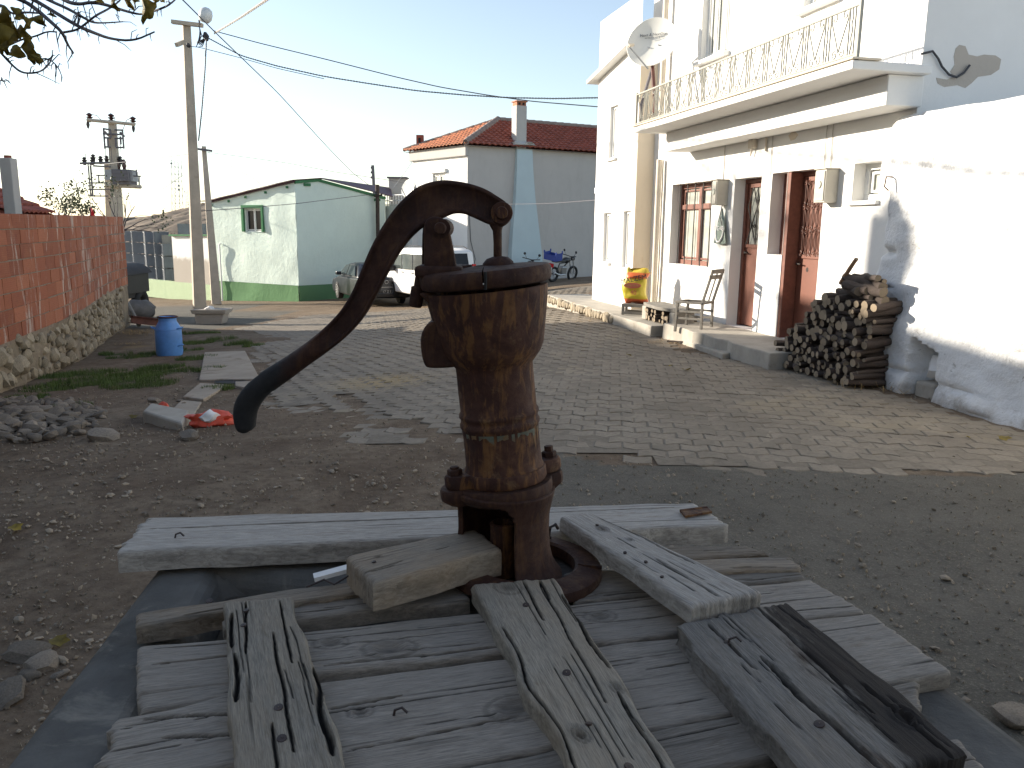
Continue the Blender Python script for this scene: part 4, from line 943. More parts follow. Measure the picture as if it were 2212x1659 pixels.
mb = wall_open(RF, fa, fb_, -.6, 6.0, [o + (.12,) for o in fops], FO, 6.0, .4, .006, 5, topf=tf); mb.build('wall', MT['white'], far, fix=False)
q = MB(); fbox(q, RF, sFar - .02, fa + .4, -.02, FO - .001, -.6, 5.6); 
q = MB(); p_ = [RF.W(fa - .004, -.5, -.6), RF.W(fa - .004, FO + .001, -.6), RF.W(fa - .004, FO + .001, tf(fa)), RF.W(fa - .004, -.5, tf(fa))]; q2 = [v - RF.d * .02 for v in p_]; q.add(p_ + q2, [(0, 1, 2, 3), (7, 6, 5, 4), (0, 4, 5, 1), (1, 5, 6, 2), (2, 6, 7, 3), (3, 7, 4, 0)]); q.build('stained_side', MT['tanstain'], far)
for o in fops:
    w_ = fr_window(RF, (o[0], o[1], o[2], o[3]), .07 - FO, far, MT['pvc'], MT['glassc'], 1, None, .05)
    q = MB(); fbox(q, RF, o[0] - .05, o[1] + .05, FO - .02, FO + .06, o[2] - .05, o[2] - .002); q.build('sill', MT['white'], w_, bev=.006)
# verge with tiles
q = MB()
for oa, ob, za, zb_3 in ((FO - .5, FO + .18, .0, .07),):
    p_ = [RF.W(fb_ + .25, oa, tf(fb_ + .25) + za), RF.W(fa - .1, oa, tf(fa - .1) + za), RF.W(fa - .1, ob, tf(fa - .1) + za), RF.W(fb_ + .25, ob, tf(fb_ + .25) + za)]; q.hexa(p_ + [v + Vector((0, 0, zb_3 - za)) for v in p_])
q.build('roof', MT['white'], far)
nt_ = 16
for k in range(nt_):
    s_ = fb_ + .3 - (fb_ + .3 - fa + .1) * (k + .5) / nt_; q = MB(); sl_ = (tf(fa) - tf(fb_)) / (fa - fb_)
    d = (RF.d + Vector((0, 0, sl_))).normalized(); c0 = RF.W(s_, FO - .15, tf(s_) + .075); q.lathe([(.05, -.14), (.062, .14), (.05, .14), (.04, -.14)], 8, Matrix.Translation(c0) @ d.to_track_quat('Z', 'Y').to_matrix().to_4x4(), cap=False, a0=0, a1=2 * math.pi)
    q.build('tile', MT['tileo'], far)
q = MB(); s_ = RF.sz(1281, 410, FO)[0]; fbox(q, RF, fb_ - .001, fb_ + .16, FO - .2, FO - .03, RF.sz(1285, 418, FO)[1], RF.sz(1285, 405, FO)[1]); q.build('wall_lamp', MT['whitep'], far, bev=.01)

# ------------------------------------------------------------------ limewashed annex, rough rubble wall under thick limewash
annex = empty('limewashed_annex', RF.W(-4, -.2, -.1), 'low rough limewashed rubble building at the right edge with a niche near its foot', 'outbuilding')
AO = .10; zt0 = 2.71; nsx, nzz = 260, 110; sA0, sA1 = -10.5, SZ(1893, 640, AO)[0]
niche = (RF.sz(2035, 780, AO)[0], RF.sz(1985, 780, AO)[0], -.3, RF.sz(2010, 748, AO)[1]); print('niche', niche, sA1)
HOLES = [(sA1 - .10, 1.35, .10, .035, .14), (sA1 - .16, .98, .14, .02, .06), (sA1 - .05, .72, .12, .025, .12), (sA1 - .02, .42, .06, .07, .12), (sA1 - .35, .50, .05, .03, .05), (-3.9, 1.2, .04, .10, .03), (-4.6, .55, .10, .03, .06), (-3.25, .18, .18, .03, .07), (-4.0, .12, .25, .03, .06), (-4.3, -.05, .20, .03, .06), (-5.1, .9, .05, .12, .03), (-3.3, 2.2, .15, .06, .03)]
mb = MB(); sgrid = [sA1 - (sA1 - sA0) * (i / nsx) ** 1.35 for i in range(nsx + 1)]
for i, s in enumerate(sgrid):
    for k in range(nzz + 1):
        z = -.35 + (zt0 + .35) * k / nzz
        o_ = AO + .10 * noise.noise(Vector((s * .9, z * .9, 1))) + .060 * noise.noise(Vector((s * 2.2, z * 2.6, 2))) + .016 * noise.noise(Vector((s * 6, z * 7, 3)))
        vr = noise.cell_vector(Vector((s * 2.6, z * 3.2, 0))).x * .022; o_ += vr * .6
        o_ += .22 * max(0, 1 - (z + .3) / 1.2) ** 2 * (1 + .5 * noise.noise(Vector((s * 2, z * 2, 9))))
        ed = s
        if i < 8:
            t = i / 8; wob = .10 * noise.noise(Vector((0, z * 2.3, 5))) + .05 * noise.noise(Vector((0, z * 6, 8))); low = max(0, 1.9 - z) * .075
            ed = s + (wob + low * .8) * (1 - t); o_ = o_ * (1 - (1 - t) ** 3) - .04 * (1 - t) ** 3
        sd_ = min(ed - niche[0], niche[1] - ed, niche[3] + .05 * math.sin(ed * 9) - z) + .02 * noise.noise(Vector((ed * 9, z * 9, 4))); o_ -= .30 * max(0, min(1, (sd_ + .02) / .05))
        for (gx_, gz_, wx_, wz_, dp_) in HOLES: o_ -= dp_ * math.exp(-((s - gx_) / wx_) ** 2 - ((z - gz_) / wz_) ** 2)
        if k > nzz - 3: o_ -= .02 * (k - nzz + 3)
        mb.v.append(tuple(RF.W(ed, o_, z)))
for i in range(nsx):
    for k in range(nzz): a = i * (nzz + 1) + k; mb.f.append((a, a + nzz + 1, a + nzz + 2, a + 1)); mb.mi.append(0)
b0 = len(mb.v)
for s in sgrid: mb.v.append(tuple(RF.W(s, -3.5, zt0 + .02)))
for i in range(nsx): a = i * (nzz + 1) + nzz; mb.f.append((a, a + nzz + 1, b0 + i + 1, b0 + i)); mb.mi.append(0)
mb.build('wall', MT['lime'], annex, 60, fix=False)
# niche contents
ns = (niche[0] + niche[1]) / 2
q = MB(); fbox(q, RF, niche[0] - .05, niche[1] + .05, -.36, -.30, -.3, niche[3] + .2); q.build('niche_back', MT['dark'], annex)
q = MB(); fbox(q, RF, niche[0] + .02, niche[1] - .02, -.22, .14, -.30, niche[3] * .45 - .1); q.build('niche_block', MT['conc'], annex, bev=.03)
blob('sack_rag', RF.W(ns, -.02, niche[3] * .45 + .02), (.11, .12, .13), MT['paperw'], 4.4, 'crumpled pale rag stuffed in the niche at the foot of the limewashed wall', 'rag', sub=2)
def hook(x_, y_):
    s_, z_ = RF.sz(x_, y_, AO); q = MB(); q.tube([RF.W(s_, AO - .02, z_ + .05), RF.W(s_, AO + .08, z_ + .05), RF.W(s_, AO + .09, z_ - .05), RF.W(s_ - .03, AO + .06, z_ - .09)], .008, 6); q.build('hook', MT['rust_thing'], annex)
hook(1928, 393)

# ------------------------------------------------------------------ raised pavement, steps, furniture
ped = MB()
kb = [(1283, 652), (1330, 660), (1378, 690), (1440, 716), (1510, 728)]
pin = [RF.W(SZ(1285, 645)[0] + .6, .05, 0), RF.W(SZ(1520, 716)[0], .05, 0)]
tp = RF.sz(1340, 662, .9)[1]
def pav(name, s_a, s_b, o_b, z_t, mat, parent=None, lab=None, cat=None, o_a=.0, kind=None):
    q = MB(); n = 14
    pts_o = [(s_a + (s_b - s_a) * i / n, o_b + .06 * noise.noise(Vector((i * .7, 1, 2)))) for i in range(n + 1)]
    vs = [RF.W(s, o_a, z_t + .01 * noise.noise(Vector((s, 3, 0)))) for s, o in pts_o] + [RF.W(s, o, z_t - .01) for s, o in pts_o] + [RF.W(s, o + .03, z_t - .6) for s, o in pts_o] + [RF.W(s, o_a, z_t - .6) for s, o in pts_o]
    m_ = n + 1; fs = [(r * m_ + i, r * m_ + i + 1, (r + 1) * m_ + i + 1, (r + 1) * m_ + i) for r in range(3) for i in range(n)] + [(0, m_, 2 * m_, 3 * m_), (n, n + 3 * m_, n + 2 * m_, n + m_)]
    q.add(vs, fs); o = q.build(name, mat, parent, bev=.015); return tag(o, lab, cat, kind=kind)
pavement = pav('pavement', SZ(1528, 716)[0], 7.3, .95, .10, MT['conc'], kind='structure')
for k in range(26):   # edging stones of the pavement
    s_ = 3.1 + k * .16; q_ = link('edging_stone', wrocks[k % 6], pavement, Matrix.Translation(RF.W(s_, .96, .0)) @ RF.mat().to_3x3().to_4x4() @ Matrix.Diagonal((.085, .05, .09 + .02 * (k % 3), 1)))
st1 = pav('doorstep', SZ(1720, 745)[0] - .8, SZ(1548, 722)[0] + .1, .85, .17, MT['conc'], None, 'long raised concrete doorstep in front of the two brown doors', 'step', o_a=.02)
P3 = [onG(1482, 747), onG(1512, 740), onG(1612, 770), onG(1560, 776)]
q = MB(); q.hexa([v + Vector((0, 0, -.05)) for v in P3] + [v + Vector((0, 0, .07)) for v in P3]); tag(q.build('stepping_slab', MT['conc'], None, bev=.015), 'thin flat concrete slab lying on the paving before the doorstep', 'slab')
for k, (a_, b_, c_, lb) in enumerate([(1700, 778, .16, 'white broken kerb block beside the left end of the log pile'), (1752, 795, .20, 'pale kerb block under the front of the log pile'), (1800, 805, .2, 'yellowish kerb block right of the others by the straw')]):
    p = onG(a_, b_); q = MB(); q.box((0, 0, .035), (c_ * 1.6, .12, .09)); me = q.mesh('kerb_block', MT['lime']); o = link('kerb_block', me, None, Matrix.Translation(p) @ Matrix.Rotation(rad(-60 + 8 * k), 4, 'Z')); add_bevel(o, .02); tag(o, lb, 'kerb block')
# yellow sack
sk = empty('feed_sack', RF.W(4.9, .62, .38), 'full yellow and orange printed sack standing on a wooden box against the house', 'sack')
sz0 = RF.sz(1372, 655, .6); sz1 = RF.sz(1378, 582, .6); sc_s = RF.sz(1375, 620, .6)[0]
SH = sz1[1] - sz0[1]; print('sack', sz0, sz1, sc_s)
m, nt, b = newmat('printed_sack'); v = coord(nt, 'Object'); sx_ = nd(nt, 'ShaderNodeSeparateXYZ'); nt.links.new(v, sx_.inputs[0])
zz_ = mth(nt, 'ADD', mth(nt, 'DIVIDE', sx_.outputs[2], SH), mth(nt, 'MULTIPLY', ntex(nt, v, 5, 3, .5), .06))
c = ramp(nt, zz_, [(0, (.50, .10, .03)), (.17, (.50, .10, .03)), (.19, (.52, .42, .03)), (.72, (.52, .42, .03)), (.76, (.55, .36, .03)), (.79, (.62, .13, .03)), (.93, (.62, .14, .03)), (.95, (.60, .45, .05))])
nt.links.new(c, b.inputs['Base Color']); b.inputs['Roughness'].default_value = .45; bump(nt, b, ntex(nt, v, 9, 5, .6), .4, .02); MT['sackm'] = m
q = MB(); NR, NT = 40, 26; vs = []
for j in range(NT + 1):
    t = j / NT; e = min(t, 1 - t); wj = .205 * (1 - .10 * math.exp(-((t - .74) / .07) ** 2)) * (1 - .12 * max(0, 1 - e / .06)); dj = .015 + .125 * min(1, e / .22) ** .55 * (1 - .25 * t) * (1 - .22 * math.exp(-((t - .72) / .05) ** 2)); xo = .045 * math.sin(t * 4.6 + 2.6)
    for k in range(NR):
        a_ = 2 * math.pi * k / NR; ca, sa = math.cos(a_), math.sin(a_); x = math.copysign(abs(ca) ** .62, ca) * wj; y = math.copysign(abs(sa) ** .8, sa) * dj
        w2 = noise.noise(Vector((x * 9, y * 9, t * 5))) * .022 + noise.noise(Vector((x * 25, y * 20, t * 14))) * .008
        vs.append((x * (1 + w2) + xo, y + w2 * (1 if y > 0 else -1), SH * t + (.035 * math.sin(x * 22) + .02 * math.sin(x * 60) if t > .93 else 0) + (.02 * math.cos(x * 12) if t < .05 else 0)))
q.add(vs, [(j * NR + k, j * NR + (k + 1) % NR, (j + 1) * NR + (k + 1) % NR, (j + 1) * NR + k) for j in range(NT) for k in range(NR)] + [tuple(range(NR)), tuple(range(NT * NR + NR - 1, NT * NR - 1, -1))])
me = q.mesh('sack_body', MT['sackm'], 60)
# broad side turned to the camera
fd = Vector((-.35, -.94, 0)).normalized(); xr_ = Vector((-fd.y, fd.x, 0)); 
SM = Matrix((xr_, -fd, Vector((0, 0, 1)))).transposed().to_4x4(); SM.translation = RF.W(sc_s, .60, sz0[1]) + Vector((.0, .0, 0))
link('sack_body', me, sk, SM)
TM = SM @ Matrix.Translation((0, -.15, SH * .68)) @ Matrix.Rotation(math.pi / 2, 4, 'X')
text_obj('lettering', 'MALZEM', .12, TM @ Matrix.Rotation(.22, 4, 'Z') @ Matrix.Translation((-.02, .03, 0)), MT['cable'], sk, .006)
MT['sred'] = simple('red_print', (.50, .14, .08), .5, .1, 5, 0)
q = MB(); q.lathe([(.001, 0), (.15, 0), (.15, .008), (.001, .008)], 24, SM @ Matrix.Translation((-.04, -.15, SH * .54)) @ Matrix.Rotation(math.pi / 2, 4, 'X') @ Matrix.Diagonal((1, .32, 1, 1))); q.build('printed_oval', MT['sred'], sk)
text_obj('oval_lettering', 'BESi YEMi', .05, SM @ Matrix.Translation((-.04, -.162, SH * .54)) @ Matrix.Rotation(math.pi / 2, 4, 'X'), MT['strawm'], sk, .001)
text_obj('number', '40', .11, SM @ Matrix.Translation((-.02, -.148, SH * .33)) @ Matrix.Rotation(math.pi / 2, 4, 'X'), MT['sred'], sk, .006)
wb = empty('wooden_box', RF.W(sc_s, .55, .1), 'small grey wooden box under the yellow sack', 'box')
zb0 = .10
q = MB(); W3, D3, Hh = .42, .30, sz0[1] - zb0
for a_ in (0, 1):
    for b_ in (0, 1): q.box(((a_ - .5) * (W3 - .04), (b_ - .5) * (D3 - .04), Hh / 2), (.04, .04, Hh - .004), SM @ Matrix.Translation((0, 0, zb0 - sz0[1])))
q.build('corner_posts', MT['drywood'], wb)
for k, zf in enumerate((.2, .85)):
    for b_ in (0, 1): q = MB(); q.box((0, (b_ - .5) * (D3 + .022), Hh * zf), (W3, .018, Hh * .26), SM @ Matrix.Translation((0, 0, zb0 - sz0[1]))); q.build('slat', MT['drywood'], wb)
q = MB(); q.box((0, 0, Hh - .012), (W3, D3, .02), SM @ Matrix.Translation((0, 0, zb0 - sz0[1]))); q.build('lid', MT['drywood'], wb)
# bench on blocks with logs stored below
bt0, bt1 = RF.sz(1484, 668, .55)[0], RF.sz(1384, 655, .75)[0]; bz = RF.sz(1420, 664, .85)[1]; print('bench', bt0, bt1, bz)
bench = empty('plank_bench', RF.W((bt0 + bt1) / 2, .6, .1), 'low bench made of a weathered slab on stone blocks beside the sack', 'bench')
q = MB(); n = 16; vs = []
for zz2 in (bz - .05, bz):
    for i in range(n + 1): s = bt0 + (bt1 - bt0) * i / n; vs += [RF.W(s, .33 + .02 * noise.noise(Vector((s * 4, 0, 0))), zz2), RF.W(s, .80 + .03 * noise.noise(Vector((s * 3, 5, 0))) - .10 * abs(i / n - .5) ** 2 * 4, zz2)]
m_ = 2 * (n + 1); fs = []
for i in range(n): fs += [(2 * i, 2 * i + 1, 2 * i + 3, 2 * i + 2), (m_ + 2 * i, m_ + 2 * i + 2, m_ + 2 * i + 3, m_ + 2 * i + 1), (2 * i, 2 * i + 2, m_ + 2 * i + 2, m_ + 2 * i), (2 * i + 1, m_ + 2 * i + 1, m_ + 2 * i + 3, 2 * i + 3)]
fs += [(0, m_, m_ + 1, 1), (2 * n, 2 * n + 1, m_ + 2 * n + 1, m_ + 2 * n)]
q.add(vs, fs); q.build('seat', MT['drywood'], bench, bev=.008)
for s in (bt0 + .12, bt1 - .12): q = MB(); fbox(q, RF, s - .09, s + .09, .40, .74, .10, bz - .052); q.build('block', MT['conc'], bench, bev=.02)
# chair
chz = .10; cs0 = RF.sz(1468, 710, .62)[0]
chair = empty('wooden_chair', RF.W(cs0, .5, chz), 'old grey wooden chair with broken seat standing at the bench end', 'chair')
ax_ = Vector((.80, -.60, 0)).normalized(); ay_ = Vector((ax_.y * -1, ax_.x, 0))   # ax: from front to back of the chair, to the right in the picture
CM = Matrix((ax_, ay_, Vector((0, 0, 1)))).transposed().to_4x4(); cl_ = atz(1458, 716, .10); CM.translation = cl_; chair.location = cl_
Lx = .40; Ly = .36
def cbar(name, a, b_, wd, th, parent=chair):
    a, b_ = Vector(a), Vector(b_); d = (b_ - a); L = d.length; R3 = d.to_track_quat('Z', 'Y').to_matrix().to_4x4()
    q = MB(); q.box((0, 0, L / 2), (wd, th, L), CM @ Matrix.Translation(a) @ R3); return q.build(name, MT['drywood'], parent, bev=.004)
for y in (0, Ly): cbar('leg', (0, y, 0), (.02, y, .44), .036, .036); 
for y in (0, Ly): cbar('leg', (Lx, y, 0), (Lx, y, .44), .036, .032); cbar('back_post', (Lx, y, .44), (Lx + .13, y, .90), .034, .032)
q = MB(); 
for y in (0, Ly): q.box((Lx / 2, y, .43), (Lx, .045, .03), CM)
for x in (0, Lx): q.box((x, Ly / 2, .43), (.045, Ly, .03), CM)
q.build('seat_frame', MT['drywood'], chair, bev=.004)
for z_ in (.2, .3):
    for y in (0, Ly): cbar('stretcher', (.01, y, z_), (Lx, y, z_), .02, .03)
cbar('stretcher', (.01, 0, .25), (.01, Ly, .25), .02, .03)
for z_, e in ((.88, .125), (.80, .10)):
    q = MB(); q.box((Lx + e, Ly / 2, z_), (.02, Ly + .06, .06), CM); q.build('back_slat', MT['drywood'], chair, bev=.004)
cbar('back_spindle', (Lx + .01, Ly * .5, .45), (Lx + .12, Ly * .5, .86), .02, .02)
brn = None
# ------------------------------------------------------------------ firewood
def log_mesh(r, L, seed):
    q = MB(); n = 9; rr = random.Random(seed); vs = []; N = 5
    for i in range(N + 1):
        x = L * (i / N - .5); oy, oz = rr.uniform(-.2, .2) * r, rr.uniform(-.2, .2) * r
        if i in (0, N): oy = oz = 0
        for k in range(n):
            a = 2 * math.pi * k / n; q_ = r * (1 + .12 * noise.noise(Vector((x * 6, math.cos(a) * 1.5, math.sin(a) * 1.5 + seed)))); vs.append((x, q_ * math.cos(a) + oy, q_ * math.sin(a) + oz))
    q.add(vs, [(i * n + k, i * n + (k + 1) % n, (i + 1) * n + (k + 1) % n, (i + 1) * n + k) for i in range(N) for k in range(n)]); q.cur = 1
    q.add(vs[:n], [tuple(range(n - 1, -1, -1))]); q.add(vs[-n:], [tuple(range(n))])
    return q.mesh('log', [MT['logbark'], MT['logend']], 50)
lgs = [log_mesh(1, 1, k) for k in range(6)]; brn = lgs[3].copy(); brn.materials[0] = MT['drybr'] = simple('dry_brown_branch', (.26, .15, .085), .85, .4, 14, .5, .004)
def put_log(c, d, r, L, lab, group, k):
    d = d.normalized(); Rm = Matrix((d, Vector((0, 0, 1)).cross(d).normalized(), d.cross(Vector((0, 0, 1)).cross(d).normalized()))).transposed().to_4x4()
    o = link('log', lgs[k % 6], None, Matrix.Translation(c) @ Rm @ Matrix.Rotation(k * 1.7, 4, 'X') @ Matrix.Diagonal((L, r, r, 1))); return tag(o, lab, 'log', group)
pl0 = SZ(1700, 760, .5)[0]; plr = RF.sz(1888, 780, .35)[0]; ztop = RF.sz(1870, 588, .3)[1]; print('pile', pl0, plr, ztop)
k = 0; rr = random.Random(5)
rows_n = 17
for row in range(rows_n):
    z = .0 + row * (ztop - .02) / rows_n; fr_ = row / rows_n
    smax = plr + (pl0 - plr + .25) * (1 - .68 * fr_)
    s = plr - .05
    while s < smax:
        r = rr.uniform(.022, .052) * (.85 if row < 5 else 1.05)
        of = .30 + .30 * (1 - fr_ * .8) + rr.uniform(-.05, .06)
        dd = Vector(RF.n) * 1.0 + RF.d * rr.uniform(-.22, .10) + Vector((0, 0, rr.uniform(-.10, .06)))
        if rr.random() < .22 or row > 12: dd = RF.d * -1.0 + RF.n * rr.uniform(-.1, .6) + Vector((0, 0, rr.uniform(-.15, .1)))
        L = rr.uniform(.45, .62); c = RF.W(s, of - (L / 2 if abs(dd.normalized().dot(RF.n)) > .7 else .12) + .05, z + r + rr.uniform(-.01, .01))
        if abs(dd.normalized().dot(RF.n)) <= .7:
            if s + .5 > smax: s += .06; continue
            c = c + RF.d * L * .45
        put_log(c, dd, r, L, 'short cut branch log stacked in the tall firewood pile against the limewashed corner', 'logs of the firewood pile by the annex', k); k += 1
        s += r * 1.9 + rr.uniform(0, .015)
print('logs', k)
a = SZ(1848, 592, .2); p0 = RF.W(a[0], .25, a[1]); b_ = RF.sz(1866, 556, .25); p1_ = RF.W(b_[0] + .02, .25, b_[1]); put_log((p0 + p1_) / 2 + RF.n * .1 - Vector((0, 0, .06)), p1_ - p0, .022, (p1_ - p0).length + .12, 'single brown branch sticking up out of the top of the firewood pile', None, 3).data = brn
k = 0
for row in range(4):
    for i in range(9):
        s = bt0 + .25 + i * (bt1 - bt0 - .5) / 8 + rr.uniform(-.02, .02); r = rr.uniform(.025, .04); zz3 = .115 + row * .065
        if zz3 + 2 * r > bz - .06: continue
        put_log(RF.W(s, .50 + rr.uniform(-.02, .05), zz3 + r), RF.n + RF.d * rr.uniform(-.3, .1), r, .5, 'thin dark firewood log stored underneath the low plank bench', 'logs under the bench', k); k += 1
p = onG(1480, 745); put_log(p + Vector((-.05, .1, .03)), Vector((1, -.8, .06)), .014, .42, 'short dark stick on the paving left of the thin concrete slab', None, 2)
# ================================================================== background
def quad_wall(mb, a, b_, za0, za1, zb0, zb1, th=.25):
    """vertical panel a->b with own bottom and top heights and a thickness away from the viewer"""
    a, b_ = Vector(a), Vector(b_); d = (b_ - a).normalized(); n = Vector((-d.y, d.x, 0)); 
    if n.dot(a) < 0: n = -n
    p = [Vector((a.x, a.y, za0)), Vector((b_.x, b_.y, zb0)), Vector((b_.x, b_.y, 0)) + Vector((n.x, n.y, 0)) * th, Vector((a.x, a.y, 0)) + Vector((n.x, n.y, 0)) * th]
    p[2].z = zb0; p[3].z = za0; t = [v.copy() for v in p]; t[0].z = t[3].z = za1; t[1].z = t[2].z = zb1
    return mb.hexa(p + t)
def zat(x, y, Y): return atY(x, y, Y).z
def V2(x, y, z=0): return Vector((x, y, z))
# --- green house
gh = empty('green_house', (-8.7, 33, -1.5), 'pale mint single-storey house with a green plinth, small window and maroon sheet roof', 'house')
GC = V2(-8.70, 33); GL = GC + V2(-.866, .5) * 5.07; GR = GC + V2(.66, .75).normalized() * 4.58
zc_t = zat(640, 394, 33); zl_t = zat(457, 439, GL.y); zr_t = zat(820, 428, GR.y); zbnd = zat(640, 617, 33)
GLF = Frame(GC, math.atan2(-.866, .5)); GLF.n = Vector((-.5, -.866, 0))
wo_s = (GLF.sz(568, 475)[0], GLF.sz(527, 475)[0]); wz = (GLF.sz(568, 501)[1], GLF.sz(568, 450)[1])
go = (min(wo_s) + .04, max(wo_s) - .04, wz[0], wz[1], .10)
L = (GL - GC).length
mb = wall_open(GLF, 0, L, zbnd, 2.4, [go], 0, 0, .3, .05, 11, topf=lambda s: zc_t + (zl_t - zc_t) * s / L); mb.build('wall', MT['green_wall'], gh, 60, fix=False)
mb = wall_open(GLF, 0, L, -1.7, zbnd - .001, [], .025, 0, .3, .05, 12); mb.build('plinth', MT['green_dark'], gh, 60, fix=False)
GRF = Frame(GC, math.atan2(.66, .75)); GRF.n = Vector((.75, -.66, 0)).normalized(); apS = 1.1; apz = zat(690, 390, 34)
L2 = (GR - GC).length
mb = wall_open(GRF, 0, L2, zbnd, 2.4, [], 0, 0, .3, .012, 13, topf=lambda s: zc_t + (apz - zc_t) * min(1, s / apS) if s < apS else apz + (zr_t - apz) * (s - apS) / (L2 - apS)); mb.build('wall', MT['green_wall'], gh, 60, fix=False)
mb = wall_open(GRF, 0, L2, -1.9, zbnd - .001, [], .02, 0, .5, .012, 14); mb.build('plinth', MT['green_dark'], gh, 60, fix=False)
q = MB(); bk = V2(-.17, 1.0).normalized() * 4
q.add([V2(GL.x, GL.y, -2), V2(GL.x, GL.y, zl_t), V2(GL.x, GL.y, zl_t) + bk, V2(GL.x, GL.y, -2) + bk], [(0, 1, 2, 3)]); q.add([V2(GR.x, GR.y, -2), V2(GR.x, GR.y, zr_t), V2(GR.x, GR.y, zr_t) + bk, V2(GR.x, GR.y, -2) + bk], [(0, 1, 2, 3)])
q.add([V2(GL.x, GL.y, -2) + bk, V2(GR.x, GR.y, -2) + bk, V2(GR.x, GR.y, zr_t) + bk, V2(GL.x, GL.y, zl_t) + bk], [(0, 1, 2, 3)]); o = q.build('rear_walls', MT['green_wall'], gh, fix=False); o['kind'] = 'stuff'
def strip_along(name, pts, hgt, outw, m, parent, zoff=0, bk_=.1):
    q = MB()
    for a, b_ in zip(pts, pts[1:]):
        a, b_ = Vector(a), Vector(b_); d = b_ - a; n = Vector((d.y, -d.x, 0)).normalized()
        if n.dot(a) > 0: n = -n
        o_ = n * outw; i_ = -n * bk_
        q.hexa([a + o_ + V2(0, 0, zoff), b_ + o_ + V2(0, 0, zoff), b_ + i_ + V2(0, 0, zoff), a + i_ + V2(0, 0, zoff)] + [v + V2(0, 0, zoff + hgt) for v in (a + o_, b_ + o_, b_ + i_, a + i_)])
    return q.build(name, m, parent)
AP = GRF.W(apS, 0, apz)
strip_along('fascia', [V2(GL.x, GL.y, zl_t), V2(GC.x, GC.y, zc_t)], .07, .10, MT['maroon'], gh, .0)
strip_along('fascia', [V2(GC.x, GC.y, zc_t), AP, V2(GR.x, GR.y, zr_t)], .11, .06, MT['green_trim'], gh, -.05)
q = MB(); n = 12; sh = V2(0, 0, .06)
pts = [V2(GL.x - .3, GL.y - .15, zl_t)] + [V2(GL.x, GL.y, zl_t) + (V2(GC.x, GC.y, zc_t) - V2(GL.x, GL.y, zl_t)) * (i / 6) + GLF.n * (.16 + .05 * (i % 2)) for i in range(7)] + [AP + GRF.n * .15, V2(GR.x, GR.y, zr_t) + GRF.n * .14 + V2(.2, .2, 0)]
bkv = bk + V2(0, 0, 0); vs = [p_ + sh for p_ in pts] + [p_ + sh + bk + V2(0, 0, (.55 if p_.x > GC.x + 1.5 else .2)) for p_ in pts]; m_ = len(pts)
vs += [v + V2(0, 0, .035) for v in vs]
fs = []
for i in range(m_ - 1): fs += [(i, i + 1, m_ + i + 1, m_ + i), (2 * m_ + i, 3 * m_ + i, 3 * m_ + i + 1, 2 * m_ + i + 1), (i, 2 * m_ + i, 2 * m_ + i + 1, i + 1)]
q.add(vs, fs); q.build('roof', MT['maroon'], gh)
for i in range(14):  # sheet ribs
    t = i / 13; a = (AP + GRF.n * .15).lerp(V2(GR.x, GR.y, zr_t) + GRF.n * .14 + V2(.2, .2, 0), t) + V2(0, 0, .10)
    q = MB(); q.cyl(a - V2(0,0,.02), a + bk + V2(0, 0, .18 + .35 * t), .02, 6); q.build('roof_rib', MT['maroon'], gh)
for t in (.04, .25, .45, .68, .92):
    a = V2(GL.x, GL.y, zl_t).lerp(V2(GC.x, GC.y, zc_t), t) + V2(0, 0, -.12); q = MB(); fr = GLF; q.box((0, 0, 0), (.07, .14, .09), Matrix.Translation(a) @ GLF.mat().to_3x3().to_4x4()); q.build('beam_end', MT['green_trim'], gh)
for t in (.12, .9):
    a = V2(GC.x, GC.y, zc_t).lerp(V2(GR.x, GR.y, zr_t), t) + V2(0, 0, -.13 + (.12 if t < .5 else 0)); q = MB(); q.box((0, 0, 0), (.30, .14, .11), Matrix.Translation(a) @ GRF.mat().to_3x3().to_4x4()); q.build('beam_end', MT['green_trim'], gh)
w_ = fr_window(GLF, (go[0], go[1], go[2], go[3]), .08, gh, MT['pvc'], MT['glassd'], 1, None, .05)
q = MB(); 
for r_ in ((go[0] - .10, go[0], go[2], go[3]), (go[1], go[1] + .12, go[2], go[3]), (go[0] - .10, go[1] + .12, go[3], go[3] + .13)): fbox(q, GLF, r_[0], r_[1], -.02, .075, r_[2], r_[3])
q.build('surround', MT['green_trim'], w_)
s_a = GLF.sz(480, 560)[0]; z1_, z0_ = GLF.sz(480, 527)[1], GLF.sz(485, 650)[1]
q = MB(); q.tube([GLF.W(s_a + .0, .02, z1_), GLF.W(s_a, .10, z1_), GLF.W(s_a, .10, z0_), GLF.W(s_a + .05, .18, z0_)], .035, 8); q.build('waste_pipe', MT['whitep'], gh, 60)
# --- green garden wall with the white upper part
gw = empty('garden_wall', (-14.6, 36, -1.7), 'long low pale green wall with a white raised section left of the mint house', 'wall')
WA = GL + V2(-.02, .06); WB = V2(-21.6, 42.0); WM = WA.lerp(WB, (fr := 0.0))
def wx(px): # point of the wall line seen at px
    r_ = ray(px, 600); k = r_.x / r_.y; d = WB - WA; t = (k * WA.y - WA.x) / (d.x - k * d.y); return WA + d * t
z_top = zat(383, 609, wx(383).y); WMid = wx(376)
q = MB(); n = 24; d = (WB - WA); nn = V2(-.1, -1)
vs = []; 
for zi in range(5):
    for i in range(n + 1):
        p_ = WA + d * (i / n); z = -1.9 + (z_top + 1.9) * zi / 4; vs.append(V2(p_.x, p_.y - .02 * noise.noise(Vector((i * .5, zi, 1))), z + (0 if zi < 4 else .02 * noise.noise(Vector((i * .4, 1, 1))))))
for i in range(n + 1): p_ = WA + d * (i / n); vs.append(V2(p_.x, p_.y + .25, z_top))
